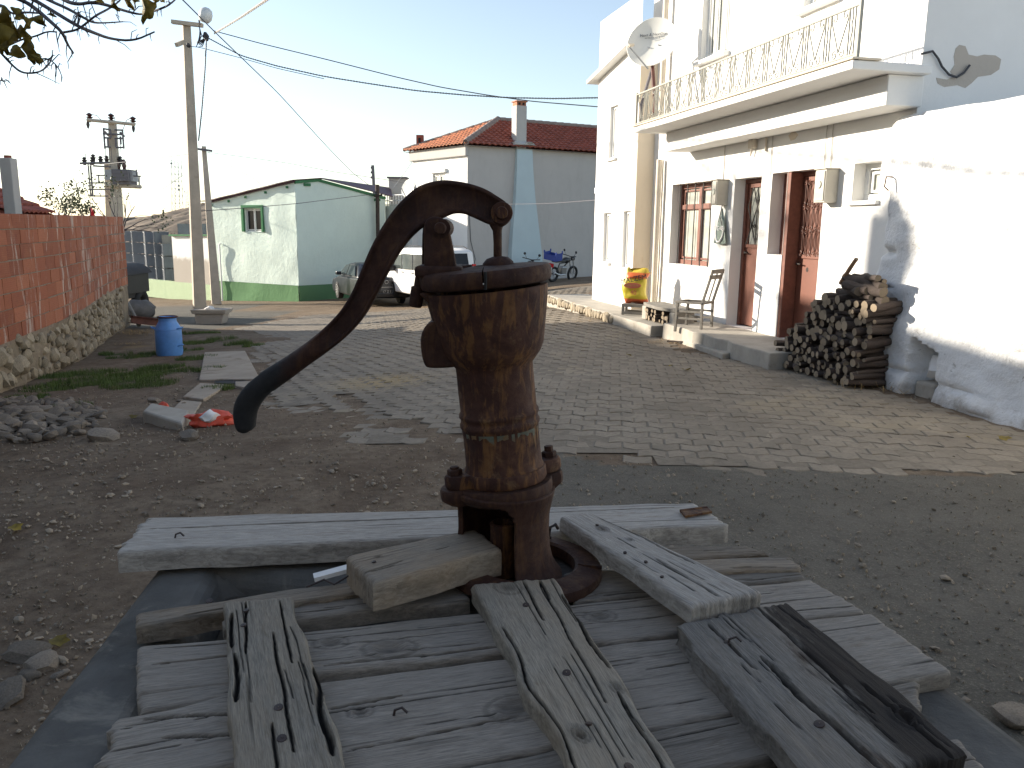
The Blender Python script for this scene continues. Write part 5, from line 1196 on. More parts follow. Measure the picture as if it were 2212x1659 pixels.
fs = [(r_ * (n + 1) + i, r_ * (n + 1) + i + 1, (r_ + 1) * (n + 1) + i + 1, (r_ + 1) * (n + 1) + i) for r_ in range(5) for i in range(n)]
q.add(vs, fs); q.build('low_wall', MT['palegreen'], gw, 60)
q = MB(); zt2 = zat(410, 511, 36.2); quad_wall(q, WA + V2(0, .03), WMid + V2(0, .03), z_top + .001, zt2 + .05, z_top + .001, zt2, .22); q.build('white_wall', MT['white'], gw)
strip_along('cap', [V2(WMid.x - .06, WMid.y, zt2 + .0), V2(WA.x, WA.y, zt2 + .05)], .06, .08, MT['green_trim'], gw, .001, .3)
# --- bins
def crate_mesh():
    mb = MB(); W3, H3 = .50, .46; t = .03
    mb.box((0, 0, .04), (W3, W3, .03)); 
    for s_ in (-1, 1):
        mb.box((s_ * (W3 / 2 - t / 2), 0, .24), (t, W3, .38)); mb.box((0, s_ * (W3 / 2 - t / 2), .24), (W3 - 2 * t, t, .38))
        for e in (-1, 0, 1):
            mb.box((s_ * W3 / 2, e * .19, .22), (.02, .05, .36)); mb.box((e * .19, s_ * W3 / 2, .22), (.05, .02, .36)); mb.box((e * .2, s_ * .2, .012), (.07, .07, .026))
        mb.box((s_ * (W3 / 2 + .004), 0, .43), (.03, W3 + .02, .035)); mb.box((0, s_ * (W3 / 2 + .004), .43), (W3 - .03, .03, .035))
    return mb.mesh('bin', MT['crate'])
cm = crate_mesh(); stacks = [(284, 45.2, 4, 0), (303, 44.2, 4, 0), (330, 43.0, 4, 0), (351, 42.0, 4, 0), (367, 41.2, 3, 0)]
for k, (px, Y, n, b0) in enumerate(stacks):
    p = atY(px + 3, 600, Y); zb = z_top - .22 if k < 3 else z_top - .2
    for i in range(n):
        o = link('plastic_bin', cm, None, Matrix.Translation((p.x, p.y, zb + i * .61)) @ Matrix.Rotation(rad(26 + (k * 37 % 5)), 4, 'Z') @ Matrix.Diagonal((1.35, 1.35, 1.30, 1)))
        od = ('first', 'second', 'third', 'fourth', 'fifth')[k]; lv = ('bottom', 'second from bottom', 'third from bottom', 'top')[i]
        tag(o, 'grey plastic bin, %s of the %s stack from the brick wall' % (lv, od), 'bin', 'grey plastic bins stacked behind the garden wall')
for px, Y, lb in ((399, 41.4, 'grey plastic bin standing behind the white wall left of the concrete pole'), (448, 41.8, 'grey plastic bin behind the white wall between the two poles')):
    p = atY(px, 505, Y); o = link('plastic_bin', cm, None, Matrix.Translation((p.x, p.y, p.z - .05)) @ Matrix.Rotation(rad(22), 4, 'Z') @ Matrix.Diagonal((1.22, 1.22, 1.22, 1))); tag(o, lb, 'bin', 'grey plastic bins stacked behind the garden wall')
q = MB(); a = atY(330, 600, 45.5); q.box((a.x, a.y, z_top - 1.13), (10, 7, 1.7)); tag(q.build('storage_platform', MT['conc'], None), 'raised concrete storage floor under the plastic bins', 'platform')
q = MB(); a = atY(418, 505, 41.8); q.box((a.x, a.y + .3, a.z - 1.62), (3.0, 1.2, 3.1)); tag(q.build('shed_block', MT['conc'], None), 'low concrete shed behind the white garden wall carrying two bins', 'shed')

# --- concrete pole in its planter
pol = empty('concrete_pole', (-8.24, 21.3, -.98), 'tall square concrete electricity pole with street lamp standing behind a planter', 'pole')
pb, pt = atY(432, 676, 21.3), atY(402.5, 50, 21.3)
def taper(mb, a, b_, w0, w1, rz=.35, d_=1.0):
    vs = []
    for c_, w_3 in ((a, w0), (b_, w1)):
        for sx, sy in ((-1, -1), (1, -1), (1, 1), (-1, 1)):
            v = Vector((sx * w_3 / 2, sy * w_3 / 2 * d_, 0)); v.rotate(Euler((0, 0, rz))); vs.append(Vector(c_) + v)
    return mb.hexa(vs)
q = MB(); taper(q, pb, pt, .31, .18, .5); q.build('shaft', MT['conc_pole'], pol, bev=.015)
def pbar(name, x0, y0, x1, y1, Y, hgt, dpt, m, parent, Y1=None):
    a, b_ = atY(x0, y0, Y), atY(x1, y1, Y1 or Y); q = MB(); d = b_ - a; R3 = Matrix.Translation((a + b_) / 2) @ d.to_track_quat('X', 'Z').to_matrix().to_4x4(); q.box((0, 0, 0), (d.length, dpt, hgt), R3); return q.build(name, m, parent, bev=.006)
pbar('crossarm', 371, 47, 438, 55, 21.15, .09, .12, MT['conc_pole'], pol); pbar('short_crossarm', 381, 97, 408, 86, 21.0, .10, .10, MT['conc_pole'], pol, 21.4)
lampp = atY(441, 44, 20.9); q = MB(); q.lathe([(.001, .0), (.10, .01), (.155, .09), (.16, .2), (.13, .30), (.06, .345), (.001, .35)], 20, Matrix.Translation(lampp - Vector((0, 0, .05))) @ Matrix.Rotation(rad(14), 4, 'Y')); q.build('lamp_head', MT['grey_lug'], pol, 60)
q = MB(); q.tube([atY(432, 54, 21), atY(430, 44, 21), atY(436, 42, 20.9), lampp], .022, 6); q.build('lamp_bracket', MT['dsteel'], pol)
for a_, b_ in ((444, 74), (447, 78), (442, 79), (446, 84), (407, 98)):
    c_ = atY(a_, b_, 21); q = MB(); q.lathe([(.001, -.06), (.035, -.05), (.05, -.02), (.03, 0), (.05, .02), (.035, .05), (.001, .06)], 10, Matrix.Translation(c_) @ Matrix.Rotation(1.2, 4, 'X')); q.build('insulator', MT['cable'], pol, 60)
q = MB(); 
for k in range(5): q.tube([atY(430 + k, 56 + k * 4, 21), atY(436 - 3 * k, 78 + 6 * k, 20.9), atY(425 + 3 * k, 92 + 2 * k, 21), atY(444, 82, 21)], .012, 5)
o = q.build('loose_wires', MT['cable'], pol); o['kind'] = 'stuff'
c_ = atY(438, 632 - 280, 21); 
pln = empty('stone_planter', atY(451, 702, 20.9), 'white flaking concrete flower trough at the foot of the concrete pole', 'planter')
A_, B_ = atY(415, 668, 20.9), atY(487, 668, 20.9); Cb, Db = atY(423, 704, 20.9), atY(479, 700, 20.9)
q = MB(); dp = Vector((0, .42, 0))
def trough(a0, a1, b0, b1, dd, off):
    return [a0, a1, a1 + dd, a0 + dd, b0 - off, b1 + off, b1 + off + dd, b0 - off + dd]
q.hexa([Cb, Db, Db + dp, Cb + dp, A_ + Vector((.05, 0, -.12)), B_ + Vector((-.05, 0, -.12)), B_ + Vector((-.05, .42, -.12)), A_ + Vector((.05, .42, -.12))]); q.build('trough_body', MT['lime'], pln, bev=.02)
q = MB(); q.hexa([A_ + Vector((.0, -.05, -.12)), B_ + Vector((0, -.05, -.12)), B_ + Vector((0, .47, -.12)), A_ + Vector((0, .47, -.12)), A_ + Vector((-.03, -.08, -.01)), B_ + Vector((.03, -.08, -.01)), B_ + Vector((.03, .5, -.01)), A_ + Vector((-.03, .5, -.01))]); q.build('trough_rim', MT['lime'], pln, bev=.015)
blob('white_stone', atY(452, 667, 21.0) + Vector((0, 0, 0)), (.13, .1, .08), MT['paperw'], 2.2, 'white stone lying on top of the soil in the planter', 'stone', sub=2)
# --- second pole
p2 = empty('slim_pole', atY(468, 655, 31.8), 'slimmer concrete pole with pinkish foot and small crossarm close to the mint house', 'pole')
q = MB(); a, b_ = atY(468, 657, 31.8), atY(440, 316, 31.8); taper(q, a, b_, .36, .16, .4); q.build('shaft', MT['conc_pole'], p2, bev=.01)
pbar('crossarm', 428, 322, 458, 326, 31.6, .08, .10, MT['dsteel'], p2)
# --- dark wooden post by the green house
dp_ = empty('wooden_post', atY(817, 600, 35.8), 'dark rough wooden post with wires at the right corner of the mint house', 'post')
q = MB(); a = atY(818, 640, 35.8); b_ = atY(815, 399, 35.8); q.tube([a, b_], [.07, .09], 8); q.build('shaft', MT['logbark'], dp_, 60)
pbar('arm', 808, 424, 826, 421, 35.6, .08, .06, MT['logbark'], dp_)
# --- white small house with roof terrace railing
wh = empty('small_white_house', (-4.4, 31.5, -1.2), 'low cream white house with a white roof-terrace railing behind the parked cars', 'house')
wA = V2(-5.95, 37.6); wB = V2(-4.42, 35.7); wC = wB + V2(.78, .63).normalized() * 4.5; wz_t = zat(822, 444, 37.2)
WHF = Frame(wB, math.atan2((wA - wB).x, (wA - wB).y)); WHF.n = Vector((-.78, -.63, 0)).normalized(); LW = (wA - wB).length
mb = wall_open(WHF, 0, LW, -2, wz_t, [(.35, 1.0, zat(870, 562, 36), zat(870, 516, 36), .1)], 0, 1.3, .6, .006, 31); mb.build('wall', MT['white'], wh, fix=False)
fr_window(WHF, (.35, 1.0, zat(870, 562, 36), zat(870, 516, 36)), .08, wh, MT['pvc'], MT['glassc'], 2, None, .04)
rt = wz_t + .46; q = MB()
for z_ in (wz_t + .04, wz_t + .22, rt): q.cyl(WHF.W(0, -.1, z_), WHF.W(LW, -.1, z_), .022, 6)
for i in range(11): s_ = LW * i / 10; q.cyl(WHF.W(s_, -.1, wz_t), WHF.W(s_, -.1, rt), .022, 6)
q.build('terrace_railing', MT['whitep'], wh)
def dish_small(c_, dirv, r_, lab):
    Mq = Matrix.Translation(c_) @ Vector(dirv).normalized().to_track_quat('Z', 'Y').to_matrix().to_4x4(); e_ = empty('satellite_dish', c_, lab, 'satellite dish')
    q = MB(); q.lathe([(.001, -.1 * r_)] + [(r_ * t, (-.12 + .14 * t * t) * r_) for t in (.3, .6, .8, 1)] + [(r_ * .98, -.01), (r_ * .5, -.12 * r_), (.001, -.13 * r_)], 28, Mq, cap=False); q.build('reflector', MT['dish'], e_, 60)
    q = MB(); q.tube([Mq @ Vector((0, -r_, 0)), Mq @ Vector((0, -.3 * r_, r_ * .9))], .02, 6); q.build('feed_arm', MT['steel'], e_)
    q = MB(); q.tube([Mq @ Vector((0, 0, -.1 * r_)), c_ + Vector((.1, .2, -r_)), c_ + Vector((.1, .2, -r_ - .5))], .03, 6); q.build('mast', MT['dsteel'], e_)
dish_small(atY(881, 406, 36.2), (-.6, -.7, .3), .40, 'smaller white satellite dish above the terrace railing of the small white house')
dish_small(atY(901, 407, 35.0), (-.95, -.2, .25), .28, 'narrow pale satellite dish seen edge on beside the grey house')
tk = empty('roof_hut', atY(858, 420, 40), 'small grey concrete hut with flat lid on a roof behind the small white house', 'hut')
q = MB(); a, b_ = atY(841, 426, 40), atY(876, 386, 40); q.box(((a.x + b_.x) / 2, 40.3, (a.z + b_.z) / 2 - .6), (b_.x - a.x, .8, b_.z - a.z + 1.2)); q.build('body', MT['greycem'], tk)
q = MB(); q.box(((a.x + b_.x) / 2, 40.3, b_.z + .04), (b_.x - a.x + .15, 1, .07)); q.build('lid', MT['dsteel'], tk)
# --- grey house
gy_ = empty('grey_house', (0, 34.5, -.9), 'two-storey cement grey house with red tiled hip roof and pale blue flared flue', 'house')
hC = V2(-1.86, 33.0); dL = V2(-.63, .777).normalized(); dR = V2(.878, .479).normalized(); eL = 4.1; eR = 11.5; ze = zat(1010, 313, 33)
GYL = Frame(hC, math.atan2(dL.x, dL.y)); GYL.n = Vector((-dL.y, dL.x, 0)); GYR = Frame(hC, math.atan2(dR.x, dR.y)); GYR.n = Vector((dR.y, -dR.x, 0))
wzz = (GYL.sz(948, 408)[1], GYL.sz(948, 376)[1]); ww = (GYL.sz(962, 390)[0], GYL.sz(935, 390)[0])
mb = wall_open(GYL, 0, eL, -2, ze - .02, [(ww[0], ww[1], wzz[0] - .1, wzz[1], .08)], 0, 0, .6, .006, 41); mb.build('wall', MT['white'], gy_, fix=False)
w_ = fr_window(GYL, (ww[0], ww[1], wzz[0] - .1, wzz[1]), .06, gy_, MT['pvc'], MT['glassc'], 1, None, .05)
q = MB(); fbox(q, GYL, ww[0] - .1, ww[1] + .1, .0, .12, wzz[1] + .05, wzz[1] + .2); q.build('shutter_box', MT['whitep'], w_)
q = MB(); fbox(q, GYL, -.05, eL + .05, -.02, .13, ze - .42, ze - .02); q.build('cornice', MT['greycem'], gy_, bev=.03)
mb = wall_open(GYR, 0, eR, -2, ze, [], 0, 0, .6, .012, 42); mb.build('wall', MT['greycem'], gy_, fix=False)
q = MB(); c2 = hC + dR * eR; c3 = hC + dL * eL; c4_ = c3 + dR * eR
for a, b_ in ((c2, c4_), (c3, c4_)): q.add([V2(a.x, a.y, -2), V2(b_.x, b_.y, -2), V2(b_.x, b_.y, ze - .01), V2(a.x, a.y, ze - .01)], [(0, 1, 2, 3)])
o = q.build('rear_walls', MT['greycem'], gy_, fix=False); o['kind'] = 'stuff'
oh = .25; E = [hC - dL * oh - dR * oh, c2 - dL * oh + dR * oh, c4_ + dL * oh + dR * oh, c3 + dL * oh - dR * oh]; zr_ = zat(1072, 260, 35.7)
A1 = hC + dL * eL / 2 + dR * 2.75; A2 = hC + dL * eL / 2 + dR * (eR - 1.5); A1.z = A2.z = zr_
E = [V2(e.x, e.y, ze + .0) for e in E]
def tiled(name, e0, e1, r0, r1, m, cols, rows):
    """one roof slope with rolled tile courses"""
    q = MB(); nu = cols * 4; nv = rows; vs = []; nrm = (e1 - e0).cross(r0 - e0).normalized()
    if nrm.z < 0: nrm = -nrm
    for j in range(nv + 1):
        for st in (0, 1):
            t = j / nv; lo_, hi_ = e0.lerp(r0, t), e1.lerp(r1, t)
            for i in range(nu + 1):
                u = i / nu; ph = abs(math.sin(u * cols * math.pi * (hi_ - lo_).length / (e1 - e0).length)); h = .05 * ph + (.0 if st == 0 else .05)
                vs.append(lo_.lerp(hi_, u) + nrm * (h + .02))
    m_ = nu + 1
    for j in range(2 * nv + 1):
        for i in range(nu): a = j * m_ + i; q.f.append((a, a + 1, a + m_ + 1, a + m_)); q.mi.append(0)
    q.v = [tuple(v) for v in vs]; return q.build(name, m, gy_, fix=False)
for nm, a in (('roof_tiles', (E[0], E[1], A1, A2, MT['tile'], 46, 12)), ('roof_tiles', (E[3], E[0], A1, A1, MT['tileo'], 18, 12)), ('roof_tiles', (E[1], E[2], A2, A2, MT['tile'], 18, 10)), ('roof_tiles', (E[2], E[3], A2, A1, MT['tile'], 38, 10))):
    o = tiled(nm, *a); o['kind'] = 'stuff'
q = MB(); q.add([e - V2(0, 0, .03) for e in E], [(0, 1, 2, 3)]); q.build('soffit', MT['greycem'], gy_, fix=False)
def ridge(a, b_, r_, every=.36):
    n = max(2, int((b_ - a).length / every)); d = (b_ - a).normalized()
    for i in range(n):
        c_ = a.lerp(b_, (i + .5) / n); q = MB(); L = (b_ - a).length / n; q.lathe([(r_, -L * .5), (r_ * 1.18, L * .5), (r_ * 1.0, L * .5), (r_ * .8, -L * .5)], 8, Matrix.Translation(c_ + Vector((0, 0, .02))) @ d.to_track_quat('Z', 'Y').to_matrix().to_4x4(), cap=True); q.build('ridge_tile', MT['ridge'], gy_, 60)
ridge(A1 + V2(0, 0, .03), A2 + V2(0, 0, .03), .11); ridge(E[0] + V2(0, 0, .05), A1 + V2(0, 0, .05), .12); ridge(E[3] + V2(0, 0, .05), A1 + V2(0, 0, .05), .08, .5)
# flue breast and chimney
fo = [(1113, 1146, 322), (1112, 1147, 365), (1109, 1150, 420), (1103, 1156, 480), (1098, 1162, 540), (1096, 1166, 600), (1095, 1168, 640)]
q = MB(); vs = []
for xa, xb, y_ in fo:
    sa, za = GYR.sz(xa, y_); sb, zb3 = GYR.sz(xb, y_); z_ = (za + zb3) / 2; dd = .16 + (y_ - 322) / 320 * .22
    vs += [GYR.W(sa, -.02, z_), GYR.W(sa, dd, z_), GYR.W(sb, dd, z_), GYR.W(sb, -.02, z_)]
fs = []
for j in range(len(fo) - 1):
    for k in range(3): a = j * 4 + k; fs.append((a, a + 1, a + 5, a + 4))
fs.append((0, 1, 2, 3)); q.add(vs, fs); q.build('flue_breast', MT['paleblue'], gy_, 50)
s0_, z0_ = GYR.sz(1115, 320, .05); s1_, _ = GYR.sz(1137, 320, .05); z1_ = GYR.sz(1126, 228, .05)[1]
ch = MB(); fbox(ch, GYR, s0_, s1_, -.36, .05, ze - .1, z1_); cho = ch.build('chimney', MT['greycem'], gy_, bev=.01)
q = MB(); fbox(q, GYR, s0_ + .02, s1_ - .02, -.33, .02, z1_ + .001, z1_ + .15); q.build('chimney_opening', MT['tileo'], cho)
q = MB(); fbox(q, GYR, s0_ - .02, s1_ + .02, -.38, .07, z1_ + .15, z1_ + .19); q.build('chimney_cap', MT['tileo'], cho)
for u in (.3, .7): q = MB(); s_m = s0_ + (s1_ - s0_) * u; fbox(q, GYR, s_m - .05, s_m + .05, .0205, .025, z1_ + .03, z1_ + .12); q.build('chimney_hole', MT['dark'], cho)
blob('mortar_patch', GYR.W((s0_ + s1_) / 2 + .05, .05, ze + .16), (.62, .30, .10), MT['greycem'], 6.1, None, None, gy_, 3, .5, math.atan2(dR.y, dR.x))
ch = MB(); c_ = atY(907, 315, 36.2); ch.box((c_.x, 36.3, c_.z - .1), (.30, .30, 1.1)); cho = ch.build('small_chimney', MT['tile'], gy_)
q = MB(); q.box((c_.x - .01, 36.145, c_.z + .22), (.10, .02, .2)); q.build('chimney_hole', MT['dark'], cho)
q = MB(); q.tube([GYR.W(GYR.sz(1012, 500)[0], .03, zat(1012, 440, 33)), GYR.W(GYR.sz(1016, 530)[0], .03, zat(1014, 520, 33)), GYR.W(GYR.sz(1026, 560)[0], .03, zat(1026, 560, 33)), GYR.W(GYR.sz(1018, 590)[0], .03, zat(1016, 592, 33))], .012, 5); q.build('hanging_cable', MT['cable'], gy_)

# --- cables through the sky
def cable(name, pts, r_, m, lab, twist=0, sag=0, nper=14):
    P = []
    for i in range(len(pts) - 1):
        a, b_ = atY(*pts[i]), atY(*pts[i + 1])
        for k in range(nper): P.append(a.lerp(b_, k / nper))
    P.append(atY(*pts[-1]))
    # smooth
    for _ in range(6): P = [P[0]] + [(P[i - 1] + P[i] * 2 + P[i + 1]) / 4 for i in range(1, len(P) - 1)] + [P[-1]]
    q = MB()
    if twist:
        Q = []
        for i in range(len(P) - 1):
            for k in range(4): Q.append(P[i].lerp(P[i + 1], k / 4))
        for t0 in (0, math.pi): q.tube([p_ + Vector((0, math.cos(i * .9 + t0), math.sin(i * .9 + t0))) * twist for i, p_ in enumerate(Q)], r_, 5)
        if m is None: m = MT['cable']
    else: q.tube(P, r_, 5)
    o = q.build(name, m, None, 60); return tag(o, lab, 'cable')
cable('power_cable', [(330, -60, 9), (395, 0, 12), (470, 75, 15), (600, 200, 20), (700, 310, 25), (760, 372, 30), (800, 402, 35)], .010, MT['cable'], 'black cable running diagonally down the sky to the corner of the mint house')
cable('power_cable', [(660, -60, 9), (576, 0, 13), (520, 38, 17), (462, 73, 21)], .012, MT['cable_l'], 'thick twisted pale cable rising from the pole top to the upper right', .014)
cable('power_cable', [(446, 80, 21), (520, 120, 20.6), (600, 143, 20.2), (700, 165, 20), (800, 181, 19.6), (900, 196, 19.2), (1000, 205, 19), (1100, 211, 18.7), (1200, 213, 18.5), (1296, 211, 18.3)], .008, MT['cable'], 'thick twisted black cable sagging from the pole to the far white house', .010)
cable('power_cable', [(460, 66, 21), (560, 93, 20.6), (700, 127, 20), (850, 165, 19.6), (950, 188, 19.2), (1050, 205, 19), (1150, 219, 18.7), (1296, 231, 18.3)], .011, MT['cable'], 'thin black cable sagging just across the thick twisted one')
cable('power_cable', [(408, 100, 21), (430, 102, 21), (520, 125, 20.8), (600, 148, 20.4), (700, 170, 20)], .008, MT['cable'], 'short black cable below the twisted one near the pole')
cable('guy_cable', [(446, 84, 20.8), (443, 150, 20.8), (436, 240, 20.9), (429, 305, 21)], .014, MT['cable'], 'twisted black cable hanging down beside the concrete pole', .012)
cable('line_wire', [(-20, 371, 45), (90, 368, 44), (190, 358, 42), (300, 347, 30), (405, 333, 22)], .010, MT['cable'], 'thin wire from the left edge past the transformer to the concrete pole')
cable('line_wire', [(-20, 386, 60), (100, 392, 55), (230, 403, 45), (330, 405, 40)], .010, MT['steel'], 'faint lower wire crossing behind the transformer pole')
cable('line_wire', [(447, 329, 31.8), (520, 338, 32), (620, 352, 33), (720, 371, 34), (840, 389, 36), (880, 396, 37)], .009, MT['dsteel'], 'wavy thin wire from the slim pole to the roof hut')
cable('line_wire', [(449, 329, 31.8), (500, 360, 32), (548, 385, 33), (580, 413, 34)], .008, MT['steel'], 'short thin wire from the slim pole down to the mint house roof')
cable('line_wire', [(430, 456, 21.4), (520, 450, 24), (640, 440, 28), (760, 425, 33), (815, 418, 35.6)], .010, MT['cable'], 'thin black wire crossing in front of the mint house wall')
cable('line_wire', [(1095, 441, 30), (1180, 440, 27), (1290, 432, 18.3)], .007, MT['dsteel'], 'thin wire in front of the grey house wall')
cable('line_wire', [(850, 405, 35), (880, 365, 36), (893, 345, 36.3)], .010, MT['steel'], 'short guy wire left of the grey house')
cable('line_wire', [(350, 410, 60), (385, 385, 60), (410, 370, 60)], .015, MT['steel'], 'short faint wire between the lattice mast and the pole')
# --- transformer pole
def TP(x, y, Y=42): return atY(172.8 + x * .1458, 230.4 + y * .1458, Y)
tr = empty('transformer_pole', TP(560, 1700), 'concrete pole with crossarm, insulators and a grey finned transformer behind the brick wall', 'pole')
q = MB(); taper(q, TP(570, 1900), TP(478, 215), .48, .30, .1); q.build('shaft', MT['conc_pole'], tr)
q = MB(); taper(q, TP(450, 1900, 42.6), TP(398, 820, 42.6), .30, .20, .1); q.build('side_pole', MT['conc_pole'], tr)
def tb(name, a, b_, r_, m=None, Y=41.7, n=5): q = MB(); q.cyl(TP(*a, Y), TP(*b_, Y), r_, n); return q.build(name, m or MT['dsteel'], tr)
tb('crossarm', (105, 195), (815, 262), .085, MT['conc_pole'])
for a in ((140, 185), (460, 195), (785, 240)):
    c_ = TP(a[0], a[1] - 30); q = MB(); q.lathe([(.05, -.25), (.14, -.12), (.06, -.08), (.18, 0), (.07, .03), (.16, .12), (.05, .2), (.001, .22)], 10, Matrix.Translation(c_)); q.build('insulator', MT['insul'], tr, 60)
for a in ((117, 265), (790, 320)):
    c_ = TP(*a); q = MB(); q.lathe([(.001, -.22), (.05, -.15), (.09, 0), (.06, .15), (.02, .25)], 8, Matrix.Translation(c_)); q.build('arrester', MT['cable'], tr, 60)
for a, b_ in (((345, 325), (455, 345)), ((515, 345), (640, 348)), ((355, 460), (460, 465)), ((515, 470), (645, 470)), ((365, 595), (460, 600)), ((535, 605), (655, 605)), ((348, 320), (370, 625)), ((408, 450), (418, 610)), ((450, 350), (462, 460)), ((628, 345), (650, 620)), ((598, 440), (606, 560)), ((530, 480), (536, 600)), ((340, 402), (640, 415))):
    tb('bracket_bar', a, b_, .045)
for a in ((395, 400), (625, 412)): c_ = TP(*a); q = MB(); q.cyl(c_ + Vector((-.1, 0, .1)), c_ + Vector((.1, 0, -.1)), .06, 8); q.build('fuse', MT['dsteel'], tr)
tb('bracket_bar', (0, 840), (430, 830), .055); tb('bracket_bar', (195, 878), (450, 890), .04); tb('frame_bar', (120, 850), (160, 1320), .035); tb('frame_bar', (155, 850), (190, 1320), .045)
for a, b_ in (((115, 1130), (420, 1130)), ((125, 1227), (465, 1222)), ((135, 1322), (420, 1325)), ((240, 1015), (905, 1030)), ((275, 1015), (282, 1130)), ((875, 1030), (878, 1170)), ((835, 930), (842, 1025))): tb('frame_bar', a, b_, .035)
for a in ((65, 800), (185, 800), (195, 760), (305, 785), (395, 780), (595, 790)):
    c_ = TP(*a); q = MB(); q.lathe([(.07, -.22), (.10, -.02), (.15, .02), (.06, .06), (.12, .12), (.001, .2)], 10, Matrix.Translation(c_)); q.build('insulator', MT['cable'], tr, 60)
for a in ((490, 830), (570, 840), (652, 845)):
    c_ = TP(*a); q = MB(); q.lathe([(.08, -.45), (.08, -.2), (.12, -.1), (.08, 0), (.12, .1), (.06, .18), (.001, .22)], 10, Matrix.Translation(c_)); q.build('bushing', MT['insul'], tr, 60)
def tbox(name, x0, y0, x1, y1, dpt, m, Y=41.5):
    a, b_ = TP(x0, y1, Y), TP(x1, y0, Y); q = MB(); q.box(((a.x + b_.x) / 2, Y + dpt / 2, (a.z + b_.z) / 2), (b_.x - a.x, dpt, b_.z - a.z)); return q.build(name, m, tr)
tbox('tank', 480, 930, 725, 1150, .8, MT['dsteel']); tbox('tank_side', 370, 935, 478, 1085, .6, MT['steel'], 41.6); tbox('tank_side', 726, 955, 775, 1105, .6, MT['steel'], 41.6)
for k in range(11): tbox('fin', 488 + k * 21, 945, 496 + k * 21, 1100, .14, MT['dsteel'], 41.34)
tb('platform_beam', (385, 1165), (905, 1188), .10, MT['conc_pole'])
for a, b_, c_ in (((165, 115), (250, 130), (330, 215)), ((785, 155), (690, 200), (635, 340)), ((490, 125), (518, 180), (515, 300))):
    q = MB(); q.tube([TP(*a), TP(*b_), TP(*c_)], .018, 5); q.build('jumper_wire', MT['dsteel'], tr)
for a, b_ in (((376, 620), (380, 780)), ((425, 600), (440, 830)), ((460, 620), (475, 830)), ((602, 560), (610, 830)), ((650, 620), (655, 830)), ((83, 690), (83, 770)), ((190, 650), (195, 740))): tb('drop_wire', a, b_, .015)
# --- lattice masts, far pole
def lattice(x, yb, yt, wpx, Y, lab):
    a, b_ = atY(x, yb, Y), atY(x - 3, yt, Y); wm = wpx * Y / 1785; e_ = empty('lattice_mast', a, lab, 'mast'); H3 = b_.z - a.z; n = int(max(6, H3 / (wm * .8)))
    q = MB(); c = lambda k, t: Vector((a.x + (b_.x - a.x) * t + (-1, 1, 1, -1)[k] * wm / 2 * (1 - .25 * t), a.y + (-1, -1, 1, 1)[k] * wm / 2, a.z + H3 * t))
    for k in range(4): q.cyl(c(k, 0), c(k, 1), wm * .03, 4)
    q.build('legs', MT['steel'], e_)['kind'] = 'stuff'
    q = MB()
    for i in range(n):
        for k in range(4):
            q.cyl(c(k, i / n), c((k + 1) % 4, (i + 1) / n), wm * .016, 3); q.cyl(c((k + 1) % 4, i / n), c(k, (i + 1) / n), wm * .016, 3); q.cyl(c(k, i / n), c((k + 1) % 4, i / n), wm * .016, 3)
    o = q.build('bracing', MT['steel'], e_); o['kind'] = 'stuff'
    for t, s_ in ((.93, -1), (.55, 1), (.48, 1)): q = MB(); q.lathe([(.001, 0), (wm * .13, .02), (wm * .13, wm * .1), (.001, wm * .12)], 10, Matrix.Translation(c(0 if s_ < 0 else 1, t)) @ Matrix.Rotation(1.57, 4, 'X')); q.build('antenna', MT['steel'], e_)
lattice(384, 470, 345, 18, 150, 'tall pale lattice telecom mast on the scrub hill left of the concrete pole')
lattice(406, 470, 410, 8, 160, 'smaller lattice mast on the hill just beside the concrete pole')
fp = empty('far_pole', atY(808, 405, 60), 'distant thin pole with small insulators above the maroon roof', 'pole')
q = MB(); q.tube([atY(809, 430, 60), atY(805, 357, 60)], .12, 6); q.build('shaft', MT['dsteel'], fp)
for y_ in (362, 372, 383): q = MB(); q.cyl(atY(801, y_, 60), atY(808, y_ + 1, 60), .08, 5); q.build('insulator_arm', MT['dsteel'], fp)
# --- hill
q = MB(); nx, ny = 70, 24; xs_ = np.linspace(250, 640, nx); prof_ = [(250, 486), (300, 484), (330, 477), (350, 473), (380, 466), (410, 463), (450, 452), (500, 440), (640, 430)]
for j in range(ny + 1):
    t = j / ny; Y = 85 + 55 * t
    for x_ in xs_:
        yt_ = np.interp(x_, [p_[0] for p_ in prof_], [p_[1] for p_ in prof_]); top = atY(float(x_), float(yt_), 140); z_ = -3 + (top.z + 3) * math.sin(t * math.pi / 2) ** 1.2 + .35 * noise.noise(Vector((x_ * .06, Y * .2, 0))) * 2 * t + .5 * noise.noise(Vector((x_ * .2, Y * .5, 3))) * t
        q.v.append((top.x, Y, z_))
for j in range(ny):
    for i in range(nx - 1): a = j * nx + i; q.f.append((a, a + 1, a + nx + 1, a + nx)); q.mi.append(0)
o = link('hill', q.mesh('hill', MT['hill'], 60)); tag(o, kind='structure')
